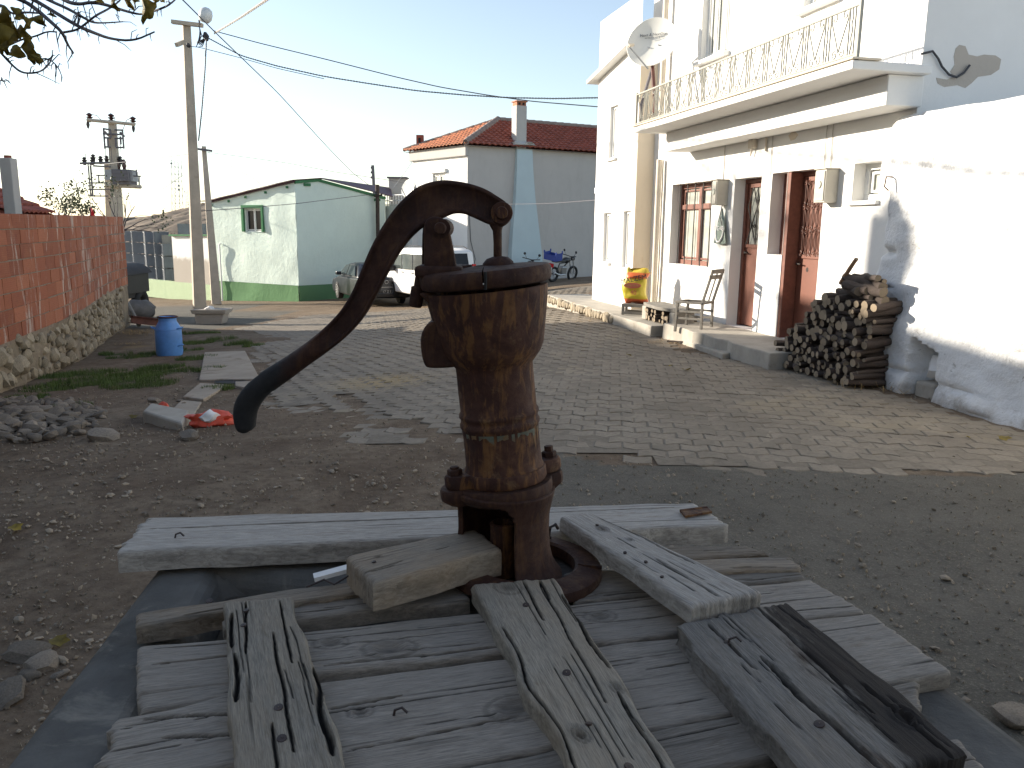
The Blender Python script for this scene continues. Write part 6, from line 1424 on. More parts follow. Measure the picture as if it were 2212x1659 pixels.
# --- vehicles
def car(name, lab, loc, rz, L, Wd, H, prof_low, prof_gh, bodym, parts):
    """x forward from the rear (0..L), y sideways, z up. prof_low: (x, z) outline of body side; prof_gh: outline of the cabin"""
    e_ = empty(name, loc, lab, 'car' if 'sedan' in name or 'car' in name else 'van', None, rz); Mx = e_.matrix_basis.copy()
    def loft(nm, prof, w_fn, m, bev):
        q = MB(); n = len(prof); secs = [-1, -.86, -.5, 0, .5, .86, 1]; vs = []
        for s_ in secs:
            for x, z in prof:
                e = abs(s_); sh_ = (1 - .05 * (e > .95)); cx = L / 2
                vs.append(Mx @ Vector((cx + (x - cx) * (1 - .02 * (e > .9)) , s_ * w_fn(z) * 1.0, z if e < .9 else z - .03 * (z > .5))))
        fs = [(j * n + i, j * n + (i + 1) % n, (j + 1) * n + (i + 1) % n, (j + 1) * n + i) for j in range(len(secs) - 1) for i in range(n)] + [tuple(range(n)), tuple(range((len(secs) - 1) * n + n - 1, (len(secs) - 1) * n - 1, -1))]
        q.add(vs, fs); return q.build(nm, m, e_, 40, bev=bev)
    loft('body', prof_low, lambda z: Wd / 2 * (1 - .06 * max(0, (.45 - z)) / .45 - .03 * max(0, z - .7)), bodym, .05)
    if prof_gh: loft('cabin', prof_gh, lambda z: Wd / 2 * (.93 - .24 * max(0, z - prof_gh[0][1]) / max(.1, H - prof_gh[0][1])), bodym, .05)
    return e_, Mx
def wheel(e_, Mx, x, y, r_=.32):
    sgn = 1 if y > 0 else -1; q = MB(); MM = Mx @ Matrix.Translation((x, y, r_)) @ Matrix.Rotation(math.pi / 2, 4, 'X')
    q.lathe([(r_ * .62, -.10), (r_ * .95, -.10), (r_, -.06), (r_, .06), (r_ * .95, .10), (r_ * .62, .10)], 28, MM); w_ = q.build('wheel', MT['rubber'], e_, 40)
    q = MB(); 
    for k in range(9):
        a = 2 * math.pi * k / 9; q.add([MM @ Matrix.Rotation(a, 4, 'Z') @ Vector(v) for v in ((.03, -.02, -sgn * .10), (r_ * .62, -.028, -sgn * .112), (r_ * .62, .028, -sgn * .112), (.03, .02, -sgn * .10))], [(0, 1, 2, 3)])
    q.lathe([(r_ * .60, -sgn * .09), (r_ * .66, -sgn * .112), (r_ * .60, -sgn * .115)], 28, MM, cap=False); q.lathe([(.001, -sgn * .115), (.05, -sgn * .11)], 12, MM, cap=False); q.build('rim', MT['rim'], w_, fix=False)
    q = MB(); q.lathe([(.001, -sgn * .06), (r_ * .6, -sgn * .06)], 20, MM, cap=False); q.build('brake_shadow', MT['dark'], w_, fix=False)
def poly_part(e_, Mx, name, pts, m, th=.01):
    q = MB(); P = [Mx @ Vector(p_) for p_ in pts]; n = (P[1] - P[0]).cross(P[2] - P[0]).normalized() * th; k = len(P)
    q.add(P + [p_ + n for p_ in P] + [p_ - n for p_ in P], [tuple(range(k, 2 * k)), tuple(range(3 * k - 1, 2 * k - 1, -1))] + [(k + i, k + (i + 1) % k, 2 * k + (i + 1) % k, 2 * k + i) for i in range(k)]); q.v = q.v; return q.build(name, m, e_)
MT['cardark'] = simple('dark_grey_car_paint', (.025, .027, .032), .28, .1, 2, 0, metal=.2, spec=.6); MT['carwhite'] = simple('white_car_paint', (.75, .75, .74), .3, .04, 2, 0, spec=.5)
MT['lampred'] = simple('red_lamp', (.5, .015, .02), .2, .1, 5, 0); MT['plate'] = simple('number_plate', (.5, .5, .48), .5, .05, 5, 0); MT['plastic'] = simple('black_plastic', (.03, .03, .03), .5, .1, 5, 0)
# sedan
cl = onG(848, 666); yawS = rad(90 + 25); Ls, Ws, Hs = 4.7, 1.8, 1.46
dirS = Vector((math.cos(yawS), math.sin(yawS), 0)); rear_c = atY(836, 662, 28.6); sl_ = Vector((rear_c.x, rear_c.y, gz(rear_c.x, rear_c.y)))
lowS = [(.10, .28), (4.55, .22), (4.7, .35), (4.68, .62), (4.5, .76), (3.5, .92), (.95, .98), (.10, 1.02), (.0, .95), (.03, .6), (-.02, .45)]
ghS = [(.75, .97), (3.75, .90), (2.95, 1.38), (2.2, 1.46), (1.5, 1.42), (.95, 1.14)]
e_, Mx = car('parked_sedan', 'dark grey sedan parked facing away beside the mint house', sl_, yawS, Ls, Ws, Hs, lowS, ghS, MT['cardark'], None)
for x in (.95, 3.75):
    for y in (-.80, .80): wheel(e_, Mx, x, y, .33)
poly_part(e_, Mx, 'rear_window', [(.86, -.60, 1.04), (.86, .60, 1.04), (1.43, .52, 1.39), (1.43, -.52, 1.39)], MT['glasscar'], .012)
for s_ in (-1, 1):
    y1_, y2_ = s_ * .862, s_ * .71
    poly_part(e_, Mx, 'side_window', [(1.05, y1_ * .985, 1.02), (2.3, y1_ * .985, 1.0), (2.25, y2_, 1.38), (1.55, y2_, 1.36)], MT['glasscar'], .014); poly_part(e_, Mx, 'side_window', [(2.38, y1_ * .985, 1.0), (3.45, y1_ * .985, .98), (2.85, y2_ * 1.02, 1.33), (2.33, y2_, 1.38)], MT['glasscar'], .014)
    q = MB(); q.box((-.005, s_ * .63, .80), (.09, .34, .15), Mx); q.build('tail_lamp', MT['lampred'], e_, bev=.02)
    q = MB(); q.box((3.1, s_ * .98, 1.02), (.16, .2, .13), Mx); q.build('mirror', MT['cardark'], e_, bev=.03)
q = MB(); q.box((-.025, 0, .52), (.02, .52, .12), Mx); o = q.build('number_plate', MT['plastic'], e_)
text_obj('lettering', '17 Z 1', .12, Mx @ Matrix.Translation((-.038, 0, .52)) @ Matrix.Rotation(-math.pi / 2, 4, 'Z') @ Matrix.Rotation(math.pi / 2, 4, 'X'), MT['plate'], o, .001)
q = MB(); q.torus(.06, .01, Mx @ Matrix.Translation((-.0, 0, .86)) @ Matrix.Rotation(math.pi / 2, 4, 'Y'), 20, 6); q.build('badge', MT['rim'], e_)
q = MB(); q.box((-.02, 0, .68), (.02, 1.0, .02), Mx); q.build('chrome_strip', MT['rim'], e_); q = MB(); q.box((-.045, 0, .40), (.06, 1.72, .16), Mx); q.build('bumper', MT['cardark'], e_, bev=.04)
# van
yawV = rad(90 + 28); rc = atY(976, 657, 26.3); vl = Vector((rc.x, rc.y, gz(rc.x, rc.y)))
lowV = [(.05, .28), (3.95, .24), (4.12, .4), (4.1, .68), (3.9, .86), (3.35, 1.04), (2.95, 1.32), (2.6, 1.66), (2.2, 1.80), (.5, 1.82), (.16, 1.74), (.0, 1.05), (-.02, .4)]
e_, Mx = car('parked_van', 'white family van with roof rails parked facing away next to the dark sedan', vl, yawV, 4.12, 1.74, 1.8, lowV, None, MT['carwhite'], None)
for x in (.65, 3.3):
    for y in (-.78, .78): wheel(e_, Mx, x, y, .33)
for s_ in (-1, 1):
    y1_ = s_ * .868
    for pts in ([(.35, 1.12), (1.15, 1.10), (1.15, 1.60), (.42, 1.62)], [(1.25, 1.10), (2.15, 1.08), (2.15, 1.60), (1.25, 1.60)], [(2.25, 1.08), (3.12, 1.08), (2.62, 1.52), (2.25, 1.58)]): poly_part(e_, Mx, 'side_window', [(x, y1_ * (1 if z < 1.3 else .99), z) for x, z in pts], MT['glasscar'], .014)
    q = MB(); q.tube([Mx @ Vector((.4, s_ * .72, 1.82)), Mx @ Vector((.7, s_ * .72, 1.88)), Mx @ Vector((2.0, s_ * .72, 1.87)), Mx @ Vector((2.3, s_ * .72, 1.79))], .018, 6); q.build('roof_rail', MT['plastic'], e_)
    q = MB(); q.box((2.95, s_ * .98, 1.08), (.14, .22, .20), Mx); q.build('mirror', MT['plastic'], e_, bev=.03)
    q = MB(); q.box((.03, s_ * .80, 1.12), (.10, .13, .42), Mx); q.build('tail_lamp', MT['lampred'], e_, bev=.02)
    q = MB(); q.box((1.9, y1_, .62), (3.0, .02, .06), Mx); q.build('side_strip', MT['carwhite'], e_)
    for x in (1.25, 2.2): q = MB(); q.box((x, y1_ * 1.0, .98), (.16, .03, .03), Mx); q.build('door_handle', MT['plastic'], e_)
poly_part(e_, Mx, 'rear_window', [(-.012, -.62, 1.14), (-.012, .62, 1.14), (.13, .60, 1.66), (.13, -.60, 1.66)], MT['glassd'], .014)
# motorbikes
def bike(lab, loc, rz, lean, crate=None):
    e_ = empty('motorbike', loc, lab, 'motorbike', None, rz); Mx = e_.matrix_basis @ Matrix.Rotation(lean, 4, 'X')
    for x in (.32, 1.55):
        q = MB(); q.torus(.27, .05, Mx @ Matrix.Translation((x, 0, .31)) @ Matrix.Rotation(math.pi / 2, 4, 'X'), 24, 8); w_ = q.build('wheel', MT['rubber'], e_, 60)
        q = MB(); 
        for k in range(6): a = k * math.pi / 3; q.cyl(Mx @ Vector((x, 0, .31)), Mx @ Vector((x + .25 * math.cos(a), 0, .31 + .25 * math.sin(a))), .012, 4)
        q.build('spokes', MT['rim'], w_)
    q = MB(); V = lambda *a: Mx @ Vector(a)
    q.tube([V(.32, .1, .31), V(.8, .1, .42), V(1.2, 0, .8), V(1.3, 0, .85)], .025, 6); q.tube([V(.32, -.1, .31), V(.5, -.1, .75), V(1.2, 0, .8)], .025, 6); q.build('frame', MT['plastic'], e_)
    q = MB(); q.tube([V(1.55, .09, .31), V(1.32, .09, .95)], .022, 6); q.tube([V(1.55, -.09, .31), V(1.32, -.09, .95)], .022, 6); q.build('fork', MT['rim'], e_)
    q = MB(); q.tube([V(1.15, -.36, 1.06), V(1.28, -.12, 1.02), V(1.30, 0, 1.0), V(1.28, .12, 1.02), V(1.15, .36, 1.06)], .018, 6); q.build('handlebar', MT['plastic'], e_)
    q = MB(); q.lathe([(.001, -.2), (.09, -.14), (.13, 0), (.10, .16), (.001, .22)], 14, Mx @ Matrix.Translation((1.0, 0, .86)) @ Matrix.Rotation(math.pi / 2, 4, 'Y')); q.build('fuel_tank', MT['cardark'], e_, 60)
    q = MB(); q.box((.55, 0, .84), (.62, .26, .09), Mx); q.build('saddle', MT['plastic'], e_, bev=.03)
    q = MB(); q.box((.85, 0, .48), (.32, .24, .3), Mx); q.build('engine', MT['rim'], e_, bev=.04)
    q = MB(); q.tube([V(.85, -.15, .32), V(.5, -.17, .3), V(.15, -.18, .42)], .04, 8); q.build('exhaust', MT['rim'], e_)
    q = MB(); q.box((.10, 0, .68), (.10, .22, .16), Mx); q.build('tail_lamp', MT['lampred'], e_, bev=.02); q = MB(); q.box((.06, 0, .55), (.02, .2, .14), Mx); q.build('number_plate', MT['plate'], e_)
    for s_ in (-1, 1): q = MB(); q.tube([V(1.24, s_ * .2, 1.04), V(1.2, s_ * .3, 1.2)], .008, 4); q.lathe([(.001, 0), (.055, .01), (.001, .02)], 10, Mx @ Matrix.Translation((1.2, s_ * .3, 1.22)) @ Matrix.Rotation(1.5, 4, 'Y')); q.build('mirror', MT['plastic'], e_)
    q = MB(); q.lathe([(.001, -.06), (.08, -.04), (.09, .05), (.001, .07)], 12, Mx @ Matrix.Translation((1.42, 0, .92)) @ Matrix.Rotation(math.pi / 2, 4, 'Y')); q.build('headlamp', MT['plastic'], e_, 60)
    return e_, Mx
p = atY(1128, 610, 31.5); bike('small motorbike with low handlebar seen from behind by the pale blue flue', Vector((p.x, p.y, gz(p.x, p.y))), rad(78), .12)
p = atY(1182, 606, 32.2); e_, Mx = bike('black motorbike carrying a blue crate parked against the grey house', Vector((p.x, p.y, gz(p.x, p.y))), rad(48), .14)
bc = empty('blue_crate', Mx @ Vector((.25, 0, .95)), 'blue plastic crate strapped on the rear of the motorbike', 'crate'); MT['blueb'] = simple('blue_plastic', (.03, .06, .28), .5, .15, 6, .05, .001)
BM = Mx @ Matrix.Translation((.18, 0, .90)) @ Matrix.Rotation(math.pi / 2, 4, 'Z') @ Matrix.Rotation(-.12, 4, 'X')
q = MB(); q.box((0, 0, .015), (.62, .40, .03), BM); q.build('bottom', MT['blueb'], bc)
for s_ in (-1, 1):
    q = MB(); q.box((s_ * .30, 0, .16), (.02, .40, .26), BM); q.build('end_panel', MT['blueb'], bc); q = MB(); q.box((0, s_ * .19, .13), (.58, .02, .20), BM); q.build('side_panel', MT['blueb'], bc)
    for t in (-1, 1): q = MB(); q.box((s_ * .30, t * .19, .31), (.04, .04, .10), BM); q.build('corner_post', MT['blueb'], bc)
# --- old trailer at the end of the wall
tl = empty('old_trailer', atY(296, 680, 22.5), 'old dark farm trailer with tarpaulin just past the end of the brick wall', 'trailer')
tp = atY(291, 672, 23.0); TM_ = Matrix.Translation((tp.x - .95, tp.y + .2, gz(tp.x, tp.y)))
q = MB(); q.box((0, 0, .95), (1.5, 2.6, .55), TM_); q.build('box_body', MT['plastic'], tl, bev=.02)
q = MB(); q.box((0, 0, .60), (1.3, 2.6, .12), TM_); q.build('chassis', MT['plastic'], tl)
q = MB(); vs = []
for i in range(9):
    a = math.pi * i / 8
    for y in (-1.38, -.5, .5, 1.38): vs.append(TM_ @ Vector((-.82 * math.cos(a) * (1 + .04 * noise.noise(Vector((i, y, 0)))), y, 1.22 + .34 * math.sin(a) + .04 * noise.noise(Vector((i * .9, y * 2, 3))))))
q.add(vs, [(i * 4 + k, i * 4 + k + 1, (i + 1) * 4 + k + 1, (i + 1) * 4 + k) for i in range(8) for k in range(3)] + [tuple(i * 4 for i in range(9)), tuple(i * 4 + 3 for i in range(9))]); q.build('tarpaulin', simple('dark_tarpaulin', (.03, .027, .026), .7, .3, 4, .2, .01), tl, 60)
for x in (-.62, .62):
    for y in (-.9, .9): q = MB(); q.torus(.30, .12, TM_ @ Matrix.Translation((x, y, .38)) @ Matrix.Rotation(math.pi / 2, 4, 'Y'), 24, 10); q.build('tyre', MT['rubber'], tl, 60)
q = MB(); q.box((.80, -1.0, .85), (.06, .9, .75), TM_); q.build('side_flap', MT['plastic'], tl, bev=.02)
p = atY(300, 668, 21.9); blob('tarpaulin_bundle', Vector((p.x, p.y, gz(p.x, p.y) + .28)), (.42, .30, .28), simple('grey_canvas', (.12, .115, .11), .8, .3, 5, .2, .01), 7.7, 'crumpled grey canvas bundle lying behind the trailer wheel', 'canvas bundle', sub=3, rough=.3)
a, b_ = atY(283, 690, 18.6), atY(352, 697, 19.4); q = MB(); fbm = (b_ - a); Rb = Matrix.Translation((a + b_) / 2) @ fbm.to_track_quat('X', 'Z').to_matrix().to_4x4(); q.box((0, 0, 0), (fbm.length, .16, .02), Rb @ Matrix.Translation((0, 0, .08))); q.box((0, 0, 0), (fbm.length, .012, .14), Rb); q.box((0, 0, 0), (fbm.length, .16, .02), Rb @ Matrix.Translation((0, 0, -.08))); tag(q.build('steel_beam', MT['rust_beam'], None), 'dark red steel beam lying behind the blue milk can', 'beam')
a, b_ = atY(276, 655, 19.9), atY(300, 702, 19.0); q = MB(); q.cyl(a, b_, .05, 8); tag(q.build('leaning_board', MT['drywood'], None), 'grey board leaning against the far end of the stone wall', 'board')
# ================================================================== left houses: the one whose roof shows over the wall, and unseen ones added to keep the yard in shade
lh = empty('red_roof_house', (-16, 20, -1), 'house behind the brick wall of which only the dark red roof and chimney show', 'house')
er = 1.72; q = MB(); q.box((-17.6, 19.8, .2), (12.0, 1.6, 2.9)); q.build('wall', MT['greycem'], lh)
lr = []; rz_t = 4.35
e0, e1 = Vector((-11.5, 18.85, er)), Vector((-11.5, 20.7, er)); g0, g1 = Vector((-17.6, 18.85, rz_t)), Vector((-17.6, 20.7, rz_t)); f0, f1 = Vector((-23.9, 18.85, er)), Vector((-23.9, 20.7, er))
q = MB(); nu, nv = 10, 16; nrm = Vector((.35, 0, .93))
for j in range(nv + 1):
    for st in (0, 1):
        for i in range(nu * 3 + 1):
            u = i / (nu * 3); p_ = e0.lerp(e1, u).lerp(g0.lerp(g1, u), j / nv); q.v.append(tuple(p_ + nrm * (.045 * abs(math.sin(u * nu * math.pi)) + .05 * st + .03)))
m_ = nu * 3 + 1
for j in range(2 * nv + 1):
    for i in range(nu * 3): a = j * m_ + i; q.f.append((a, a + 1, a + m_ + 1, a + m_)); q.mi.append(0)
o = q.build('roof_tiles', MT['tile'], lh, fix=False); o['kind'] = 'stuff'
q = MB(); q.add([g0, g1, f1, f0, e0, e1], [(0, 1, 2, 3), (5, 1, 2), (4, 0, 3), (4, 5, 2, 3)]); q.build('roof', MT['tile'], lh)
cpx = atY(27, 440, 18.5); q = MB(); w0 = 25 * 18.5 / 1785; zt_c = zat(24, 362, 18.5); q.box((cpx.x, 18.5, (zt_c + 1.5) / 2 + .1), (w0, w0, zt_c - 1.3)); cho = q.build('chimney', MT['greycem'], lh, bev=.02)
q = MB(); taper(q, Vector((cpx.x, 18.5, zt_c + .0)), Vector((cpx.x, 18.5, zt_c + .10)), w0 * .98, w0 * .62, 0); q.build('chimney_shoulder', MT['greycem'], cho); q = MB(); q.cyl((cpx.x, 18.5, zt_c + .1), (cpx.x, 18.5, zt_c + .26), w0 * .3, 12); q.build('chimney_pot', MT['tile'], cho)
bh = empty('unseen_shade_house', (-14, 9, -.5), 'unseen flat-roofed house behind the brick wall, shaped to cast the street shade', 'house')  # unseen house, placed and sized for the shadow it throws on the street
q = MB(); q.box((-14.4, 10.8, 2.25), (6.2, 9.6, 6.4)); q.build('wall', MT['greycem'], bh); q = MB(); q.box((-14.4, 10.8, 5.48), (6.3, 9.7, .06)); q.build('roof', MT['conc'], bh)
q = MB(); q.box((-15.0, 17.2, 1.8), (5.6, 3.1, 5.5)); q.build('shade_wing', MT['greycem'], bh)  # wing added to shade the paving, low enough to leave the facade sunlit
q = MB(); q.box((-11.5, 13.7, 6.05), (.42, .75, 1.3)); cho = q.build('chimney', MT['greycem'], bh, bev=.1, seg=3)
q = MB(); q.cyl((-11.5, 13.7, 6.7), (-11.5, 13.7, 6.85), .2, 12); q.build('chimney_pot', MT['tile'], cho)
th = empty('rear_shade_house', (-13, 0, 0), 'unseen tall house added on the left behind the camera to shade the well', 'house')  # unseen, added to keep pump and boards in shade
q = MB(); q.box((-13.6, .5, 3.2), (6.4, 11.0, 7.8)); q.build('wall', MT['greycem'], th); q = MB(); q.box((-13.6, .5, 7.15), (6.7, 11.3, .1)); q.build('roof', MT['conc'], th)
q = MB(); bhh = empty('sky_block_house', (0, -9, 0), 'unseen house added behind the camera to block sky light', 'house'); q.box((1, -8.5, 2.6), (16, 7, 6.4)); q.build('wall', MT['greycem'], bhh); q = MB(); q.box((1, -8.5, 5.85), (16.4, 7.4, .1)); q.build('roof', MT['conc'], bhh)  # unseen, added to cut sky light on the pump front

# ================================================================== trees
def branchy(mb, p, d, r, L, depth, rr, tips, spread=.55, up=.0, curl=.25):
    n = 5; pts = [p]; rs = [r]; dd = d.copy()
    for i in range(n):
        dd = (dd + Vector((rr.uniform(-curl, curl), rr.uniform(-curl, curl), rr.uniform(-curl, curl) + up))).normalized(); pts.append(pts[-1] + dd * L / n); rs.append(r * (1 - .5 * (i + 1) / n))
    mb.tube(pts, rs, 5 if r < .02 else 7, cap=False)
    if depth == 0: tips.append((pts[-1], dd)); return
    for k in range(rr.choice([2, 3, 3])):
        i = rr.randint(2, n); a = (dd + Vector((rr.uniform(-1, 1), rr.uniform(-1, 1), rr.uniform(-.6, 1))) * spread).normalized()
        branchy(mb, pts[i], a, rs[i] * .65, L * rr.uniform(.55, .8), depth - 1, rr, tips, spread, up, curl)
def leaf_cloud(name, tips, m, rr, n, s0, spread, parent):
    q = MB()
    for _ in range(n):
        p_, d = rr.choice(tips); c_ = p_ + Vector((rr.gauss(0, spread), rr.gauss(0, spread), rr.gauss(0, spread * .8))); e = Euler((rr.random() * 6, rr.random() * 6, rr.random() * 6)).to_matrix(); s_ = s0 * rr.uniform(.6, 1.3)
        q.add([c_ + e @ Vector(v) * s_ for v in ((-.5, 0, 0), (0, -.32, .05), (.5, 0, 0), (0, .32, .05))], [(0, 1, 2, 3)])
    o = q.build(name, m, parent, fix=False); o['kind'] = 'stuff'; return o
rr = random.Random(11)
t1 = empty('bare_tree', atY(262, 480, 34), 'nearly leafless thin tree behind the far end of the brick wall', 'tree'); b0_ = atY(262, 500, 34)
q = MB(); tips = []; q.tube([b0_ - Vector((0, 0, 1.6)), b0_], [.10, .08], 8)
for a in ((-.8, .1, .6), (-.3, -.1, 1), (.4, .1, .8), (.9, 0, .35), (.1, .2, 1), (.8, -.2, .0), (-.6, 0, .9)): branchy(q, b0_, Vector(a).normalized(), .03, 1.2, 3, rr, tips, .6, -.02, .22)
q.build('trunk', MT['bark'], t1, 60, fix=False); leaf_cloud('crown', tips, MT['leafg'], rr, 160, .12, .1, t1)
t2 = empty('leafy_bush', atY(140, 480, 26), 'small leafy tree with sparse olive crown behind the brick wall', 'tree'); b0_ = atY(140, 500, 26); q = MB(); tips = []; q.tube([b0_ - Vector((0, 0, 1.2)), b0_], [.07, .05], 8)
for a in ((-.9, 0, .8), (-.4, .2, 1), (.3, 0, .9), (.9, .1, .6), (.1, .2, 1)): branchy(q, b0_, Vector(a).normalized(), .025, .75, 2, rr, tips, .7, 0, .2)
q.build('trunk', MT['bark'], t2, 60, fix=False); leaf_cloud('crown', tips, MT['leafg'], rr, 1100, .085, .13, t2)
t3 = empty('yard_tree', (-11.9, 16.9, -.8), 'bare tree between the neighbouring houses left of the view', 'tree')
# overhead branches
ot = empty('overhanging_tree', (-4.6, 2.6, 0), 'bare branches with a few yellow-brown leaves hanging into the upper left corner', 'tree')
q = MB(); YB = 3.4
q.tube([(-4.6, 2.6, -.1), (-4.5, 2.65, 1.5), (-4.2, 2.8, 2.6)], [.16, .13, .10], 12)
def br(pts, r0, r1, Y=YB, join=None):
    P = [atY(x, y, Y + .25 * math.sin(i * .9 + x * .01)) for i, (x, y) in enumerate(pts)]
    if join: P = [Vector(join)] + P
    for _ in range(2):
        Q = [P[0]]
        for a, b_ in zip(P, P[1:]): Q += [a * .75 + b_ * .25, a * .25 + b_ * .75]
        P = Q + [P[-1]]
    n = len(P); q.tube(P, [r0 + (r1 - r0) * i / (n - 1) for i in range(n)], 6, cap=False); return P
def sp(pts): return [(x * .2604, y * .2604) for x, y in pts]   # from enlarged crop to picture units
mains = [br(sp([(-200, -150), (190, 0), (300, 75), (420, 180), (520, 270), (560, 370), (610, 440)]), .012, .003, YB, (-4.2, 2.8, 2.5)),
         br(sp([(-100, -200), (250, -20), (420, 80), (640, 215), (760, 265), (920, 325), (1110, 340), (1280, 265)]), .012, .003, YB + .15, (-4.2, 2.8, 2.6)),
         br(sp([(100, -150), (420, 10), (560, 70), (690, 145), (770, 190), (880, 190), (1020, 180)]), .009, .0025, YB + .3, (-4.2, 2.8, 2.6)),
         br(sp([(300, -160), (520, 0), (640, 40), (770, 15), (900, 45), (1050, 95), (1180, 125), (1300, 85), (1400, 45), (1460, -10)]), .009, .0028, YB + .1, (-4.2, 2.8, 2.7)),
         br(sp([(520, 270), (640, 250), (720, 190), (790, 130), (900, 75), (980, 20), (1020, -30)]), .005, .003),
         br(sp([(-120, 300), (0, 430), (90, 530), (170, 600), (260, 610), (350, 590), (420, 520), (435, 450)]), .006, .002, YB - .2, (-4.2, 2.8, 2.3)),
         br(sp([(300, 490), (380, 488), (440, 510), (490, 570), (515, 640)]), .003, .0015, YB - .2), br(sp([(-60, 90), (20, 30), (90, 120), (200, 100), (330, 110)]), .007, .003),
         br(sp([(640, 215), (655, 130), (650, 90), (630, 140)]), .003, .0015), br(sp([(60, 380), (170, 330), (300, 300), (390, 260), (470, 265)]), .005, .0025), br(sp([(-40, 660), (10, 668), (35, 680)]), .003, .0015, YB - .1)]
rr = random.Random(3)
for P in mains:
    for i in range(3, len(P) - 1, 1):
        if rr.random() < .55:
            t = (P[i + 1] - P[i]).normalized(); s_ = rr.choice([-1, 1]); n_v = Vector((t.z, 0, -t.x)) * s_; L = rr.uniform(.015, .075) * (1.6 if rr.random() < .2 else 1); a = P[i]; b1 = a + (t * .5 + n_v * .9 + Vector((0, rr.uniform(-.5, .5), 0))).normalized() * L * .6; b2 = b1 + (t * .7 + n_v * .5 + Vector((0, 0, -.3))).normalized() * L * .6
            q.tube([a, b1, b2], [.0022, .0018, .001], 4, cap=False)
q.build('branches', MT['bark'], ot, 60, fix=False)
def big_leaf(x, y, wpx, hpx, rot, k):
    c_ = atY(x, y, YB - .05 + .08 * math.sin(k * 2.1)); s_ = YB / 1785; pts = []; n = 18; rz2 = random.Random(k)
    for i in range(n):
        a = 2 * math.pi * i / n; rad_ = 1 + .16 * math.sin(a * 5 + k) * (1 if k % 3 == 0 else .4) + rz2.uniform(-.05, .05)
        px_ = math.sin(a) * wpx / 2 * rad_; pz_ = -math.cos(a) * hpx / 2 * rad_ * (1.25 if abs(a) < .3 or abs(a - 2 * math.pi) < .3 else 1)
        u, v_ = px_ * math.cos(rot) - pz_ * math.sin(rot), px_ * math.sin(rot) + pz_ * math.cos(rot); pts.append(Vector((u * s_, .018 * math.cos(a * 2 + k) + .012 * math.sin(a * 3), v_ * s_)))
    q = MB(); ctr = Vector((0, -.008, 0)); q.add([c_ + ctr] + [c_ + p_ for p_ in pts] , [(0, i + 1, (i + 1) % n + 1) for i in range(n)])
    o = q.build('leaf', MT['leaf'], ot, 180, fix=False); sd = o.modifiers.new('solid', 'SOLIDIFY'); sd.thickness = .0006
for k, (x, y, w_, h_, r_) in enumerate([(12, 50, 34, 46, .2), (26, 62, 26, 40, .6), (5, 72, 38, 36, -.3), (20, 80, 30, 30, .4), (56, 88, 24, 36, .15), (34, 110, 30, 24, .2), (68, 112, 26, 40, .5), (72, 124, 22, 24, -.3), (3, 106, 18, 18, .2), (58, 51, 15, 28, -.1), (43, 37, 16, 12, .4), (85, 42, 28, 16, -.5), (247, 8, 13, 22, .1), (280, 6, 14, 24, .3), (292, 6, 10, 18, -.1), (318, 22, 30, 44, -.25), (38, 30, 22, 26, .4), (8, 30, 26, 30, -.2), (48, 68, 20, 30, .5), (14, 100, 26, 28, -.4), (80, 128, 14, 18, .2), (337, 2, 16, 10, .1), (352, 1, 5, 9, 0), (213, 1, 14, 8, .3), (110, 29, 9, 10, .3)]): big_leaf(x, y, w_, h_, r_, k)
# shade-casting bare tree outside the frame
q = MB(); tips = []; q.tube([(-11.95, 16.9, -1), (-11.9, 16.9, 4.8)], [.16, .10], 8); rr = random.Random(21)
for a in ((-.5, .2, 1), (.4, -.1, 1), (.1, .3, 1), (-.2, -.5, .8)): branchy(q, Vector((-11.9, 16.9, 4.7)), Vector(a).normalized(), .06, 1.2, 3, rr, tips, .6, .03, .22)
q.build('trunk', MT['bark'], t3, 60, fix=False); leaf_cloud('crown', tips, MT['leafg'], rr, 350, .14, .12, t3)
# flag
fl = empty('red_flag', atY(196, 462, 24), 'small red flag on a thin stick above the top of the brick wall', 'flag'); a = atY(195, 470, 24); b_ = atY(195, 437, 24); q = MB(); q.cyl(a, b_, .012, 6); q.build('stick', MT['dsteel'], fl)
q = MB(); q.add([atY(195.5, 447, 24), atY(200, 452, 23.95), atY(203, 459, 24.05), atY(206, 468, 24), atY(195.5, 466, 24)], [(0, 1, 2, 3, 4)]); q.build('cloth', MT['flagred'], fl, fix=False)
# ================================================================== the well
ZC = .85     # top of the curb
curb = empty('well_curb', (.02, 1.3, 0), 'grey square concrete well curb with rounded edges under the weathered boards', 'well')
CO = [(-.62, .45), (.87, .45), (.655, 1.50), (-.765, 1.72)]; CI = [(-.45, .62), (.57, .62), (.47, 1.37), (-.59, 1.56)]
def poly_ring(o, i, z0, z1):
    vs = [Vector((x, y, z)) for L_ in (o, i) for z in (z0, z1) for x, y in L_]; fs = []
    for k in range(4):
        a, b_ = k, (k + 1) % 4; fs += [(a, b_, 4 + b_, 4 + a), (8 + a, 12 + a, 12 + b_, 8 + b_), (4 + a, 4 + b_, 12 + b_, 12 + a), (a, 8 + a, 8 + b_, b_)]
    return vs, fs
q = MB(); q.add(*poly_ring(CO, CI, -.25, ZC)); o = q.build('curb_wall', MT['conc_grey'], curb, bev=.05, seg=5)
ins = lambda L_, k: [(x + (.05 - x) * k, y + (1.05 - y) * k) for x, y in L_]
q = MB(); q.add(*poly_ring(ins(CI, .004), ins(CI, .08), -.25, ZC - .10)); q.build('inner_lining', simple('damp_well_plaster', (.14, .115, .085), .9, .4, 5, .5, .01), curb)
q = MB(); q.box((.015, 1.16, -.2), (1.0, 1.0, .05)); q.build('well_bottom', MT['dark'], curb)

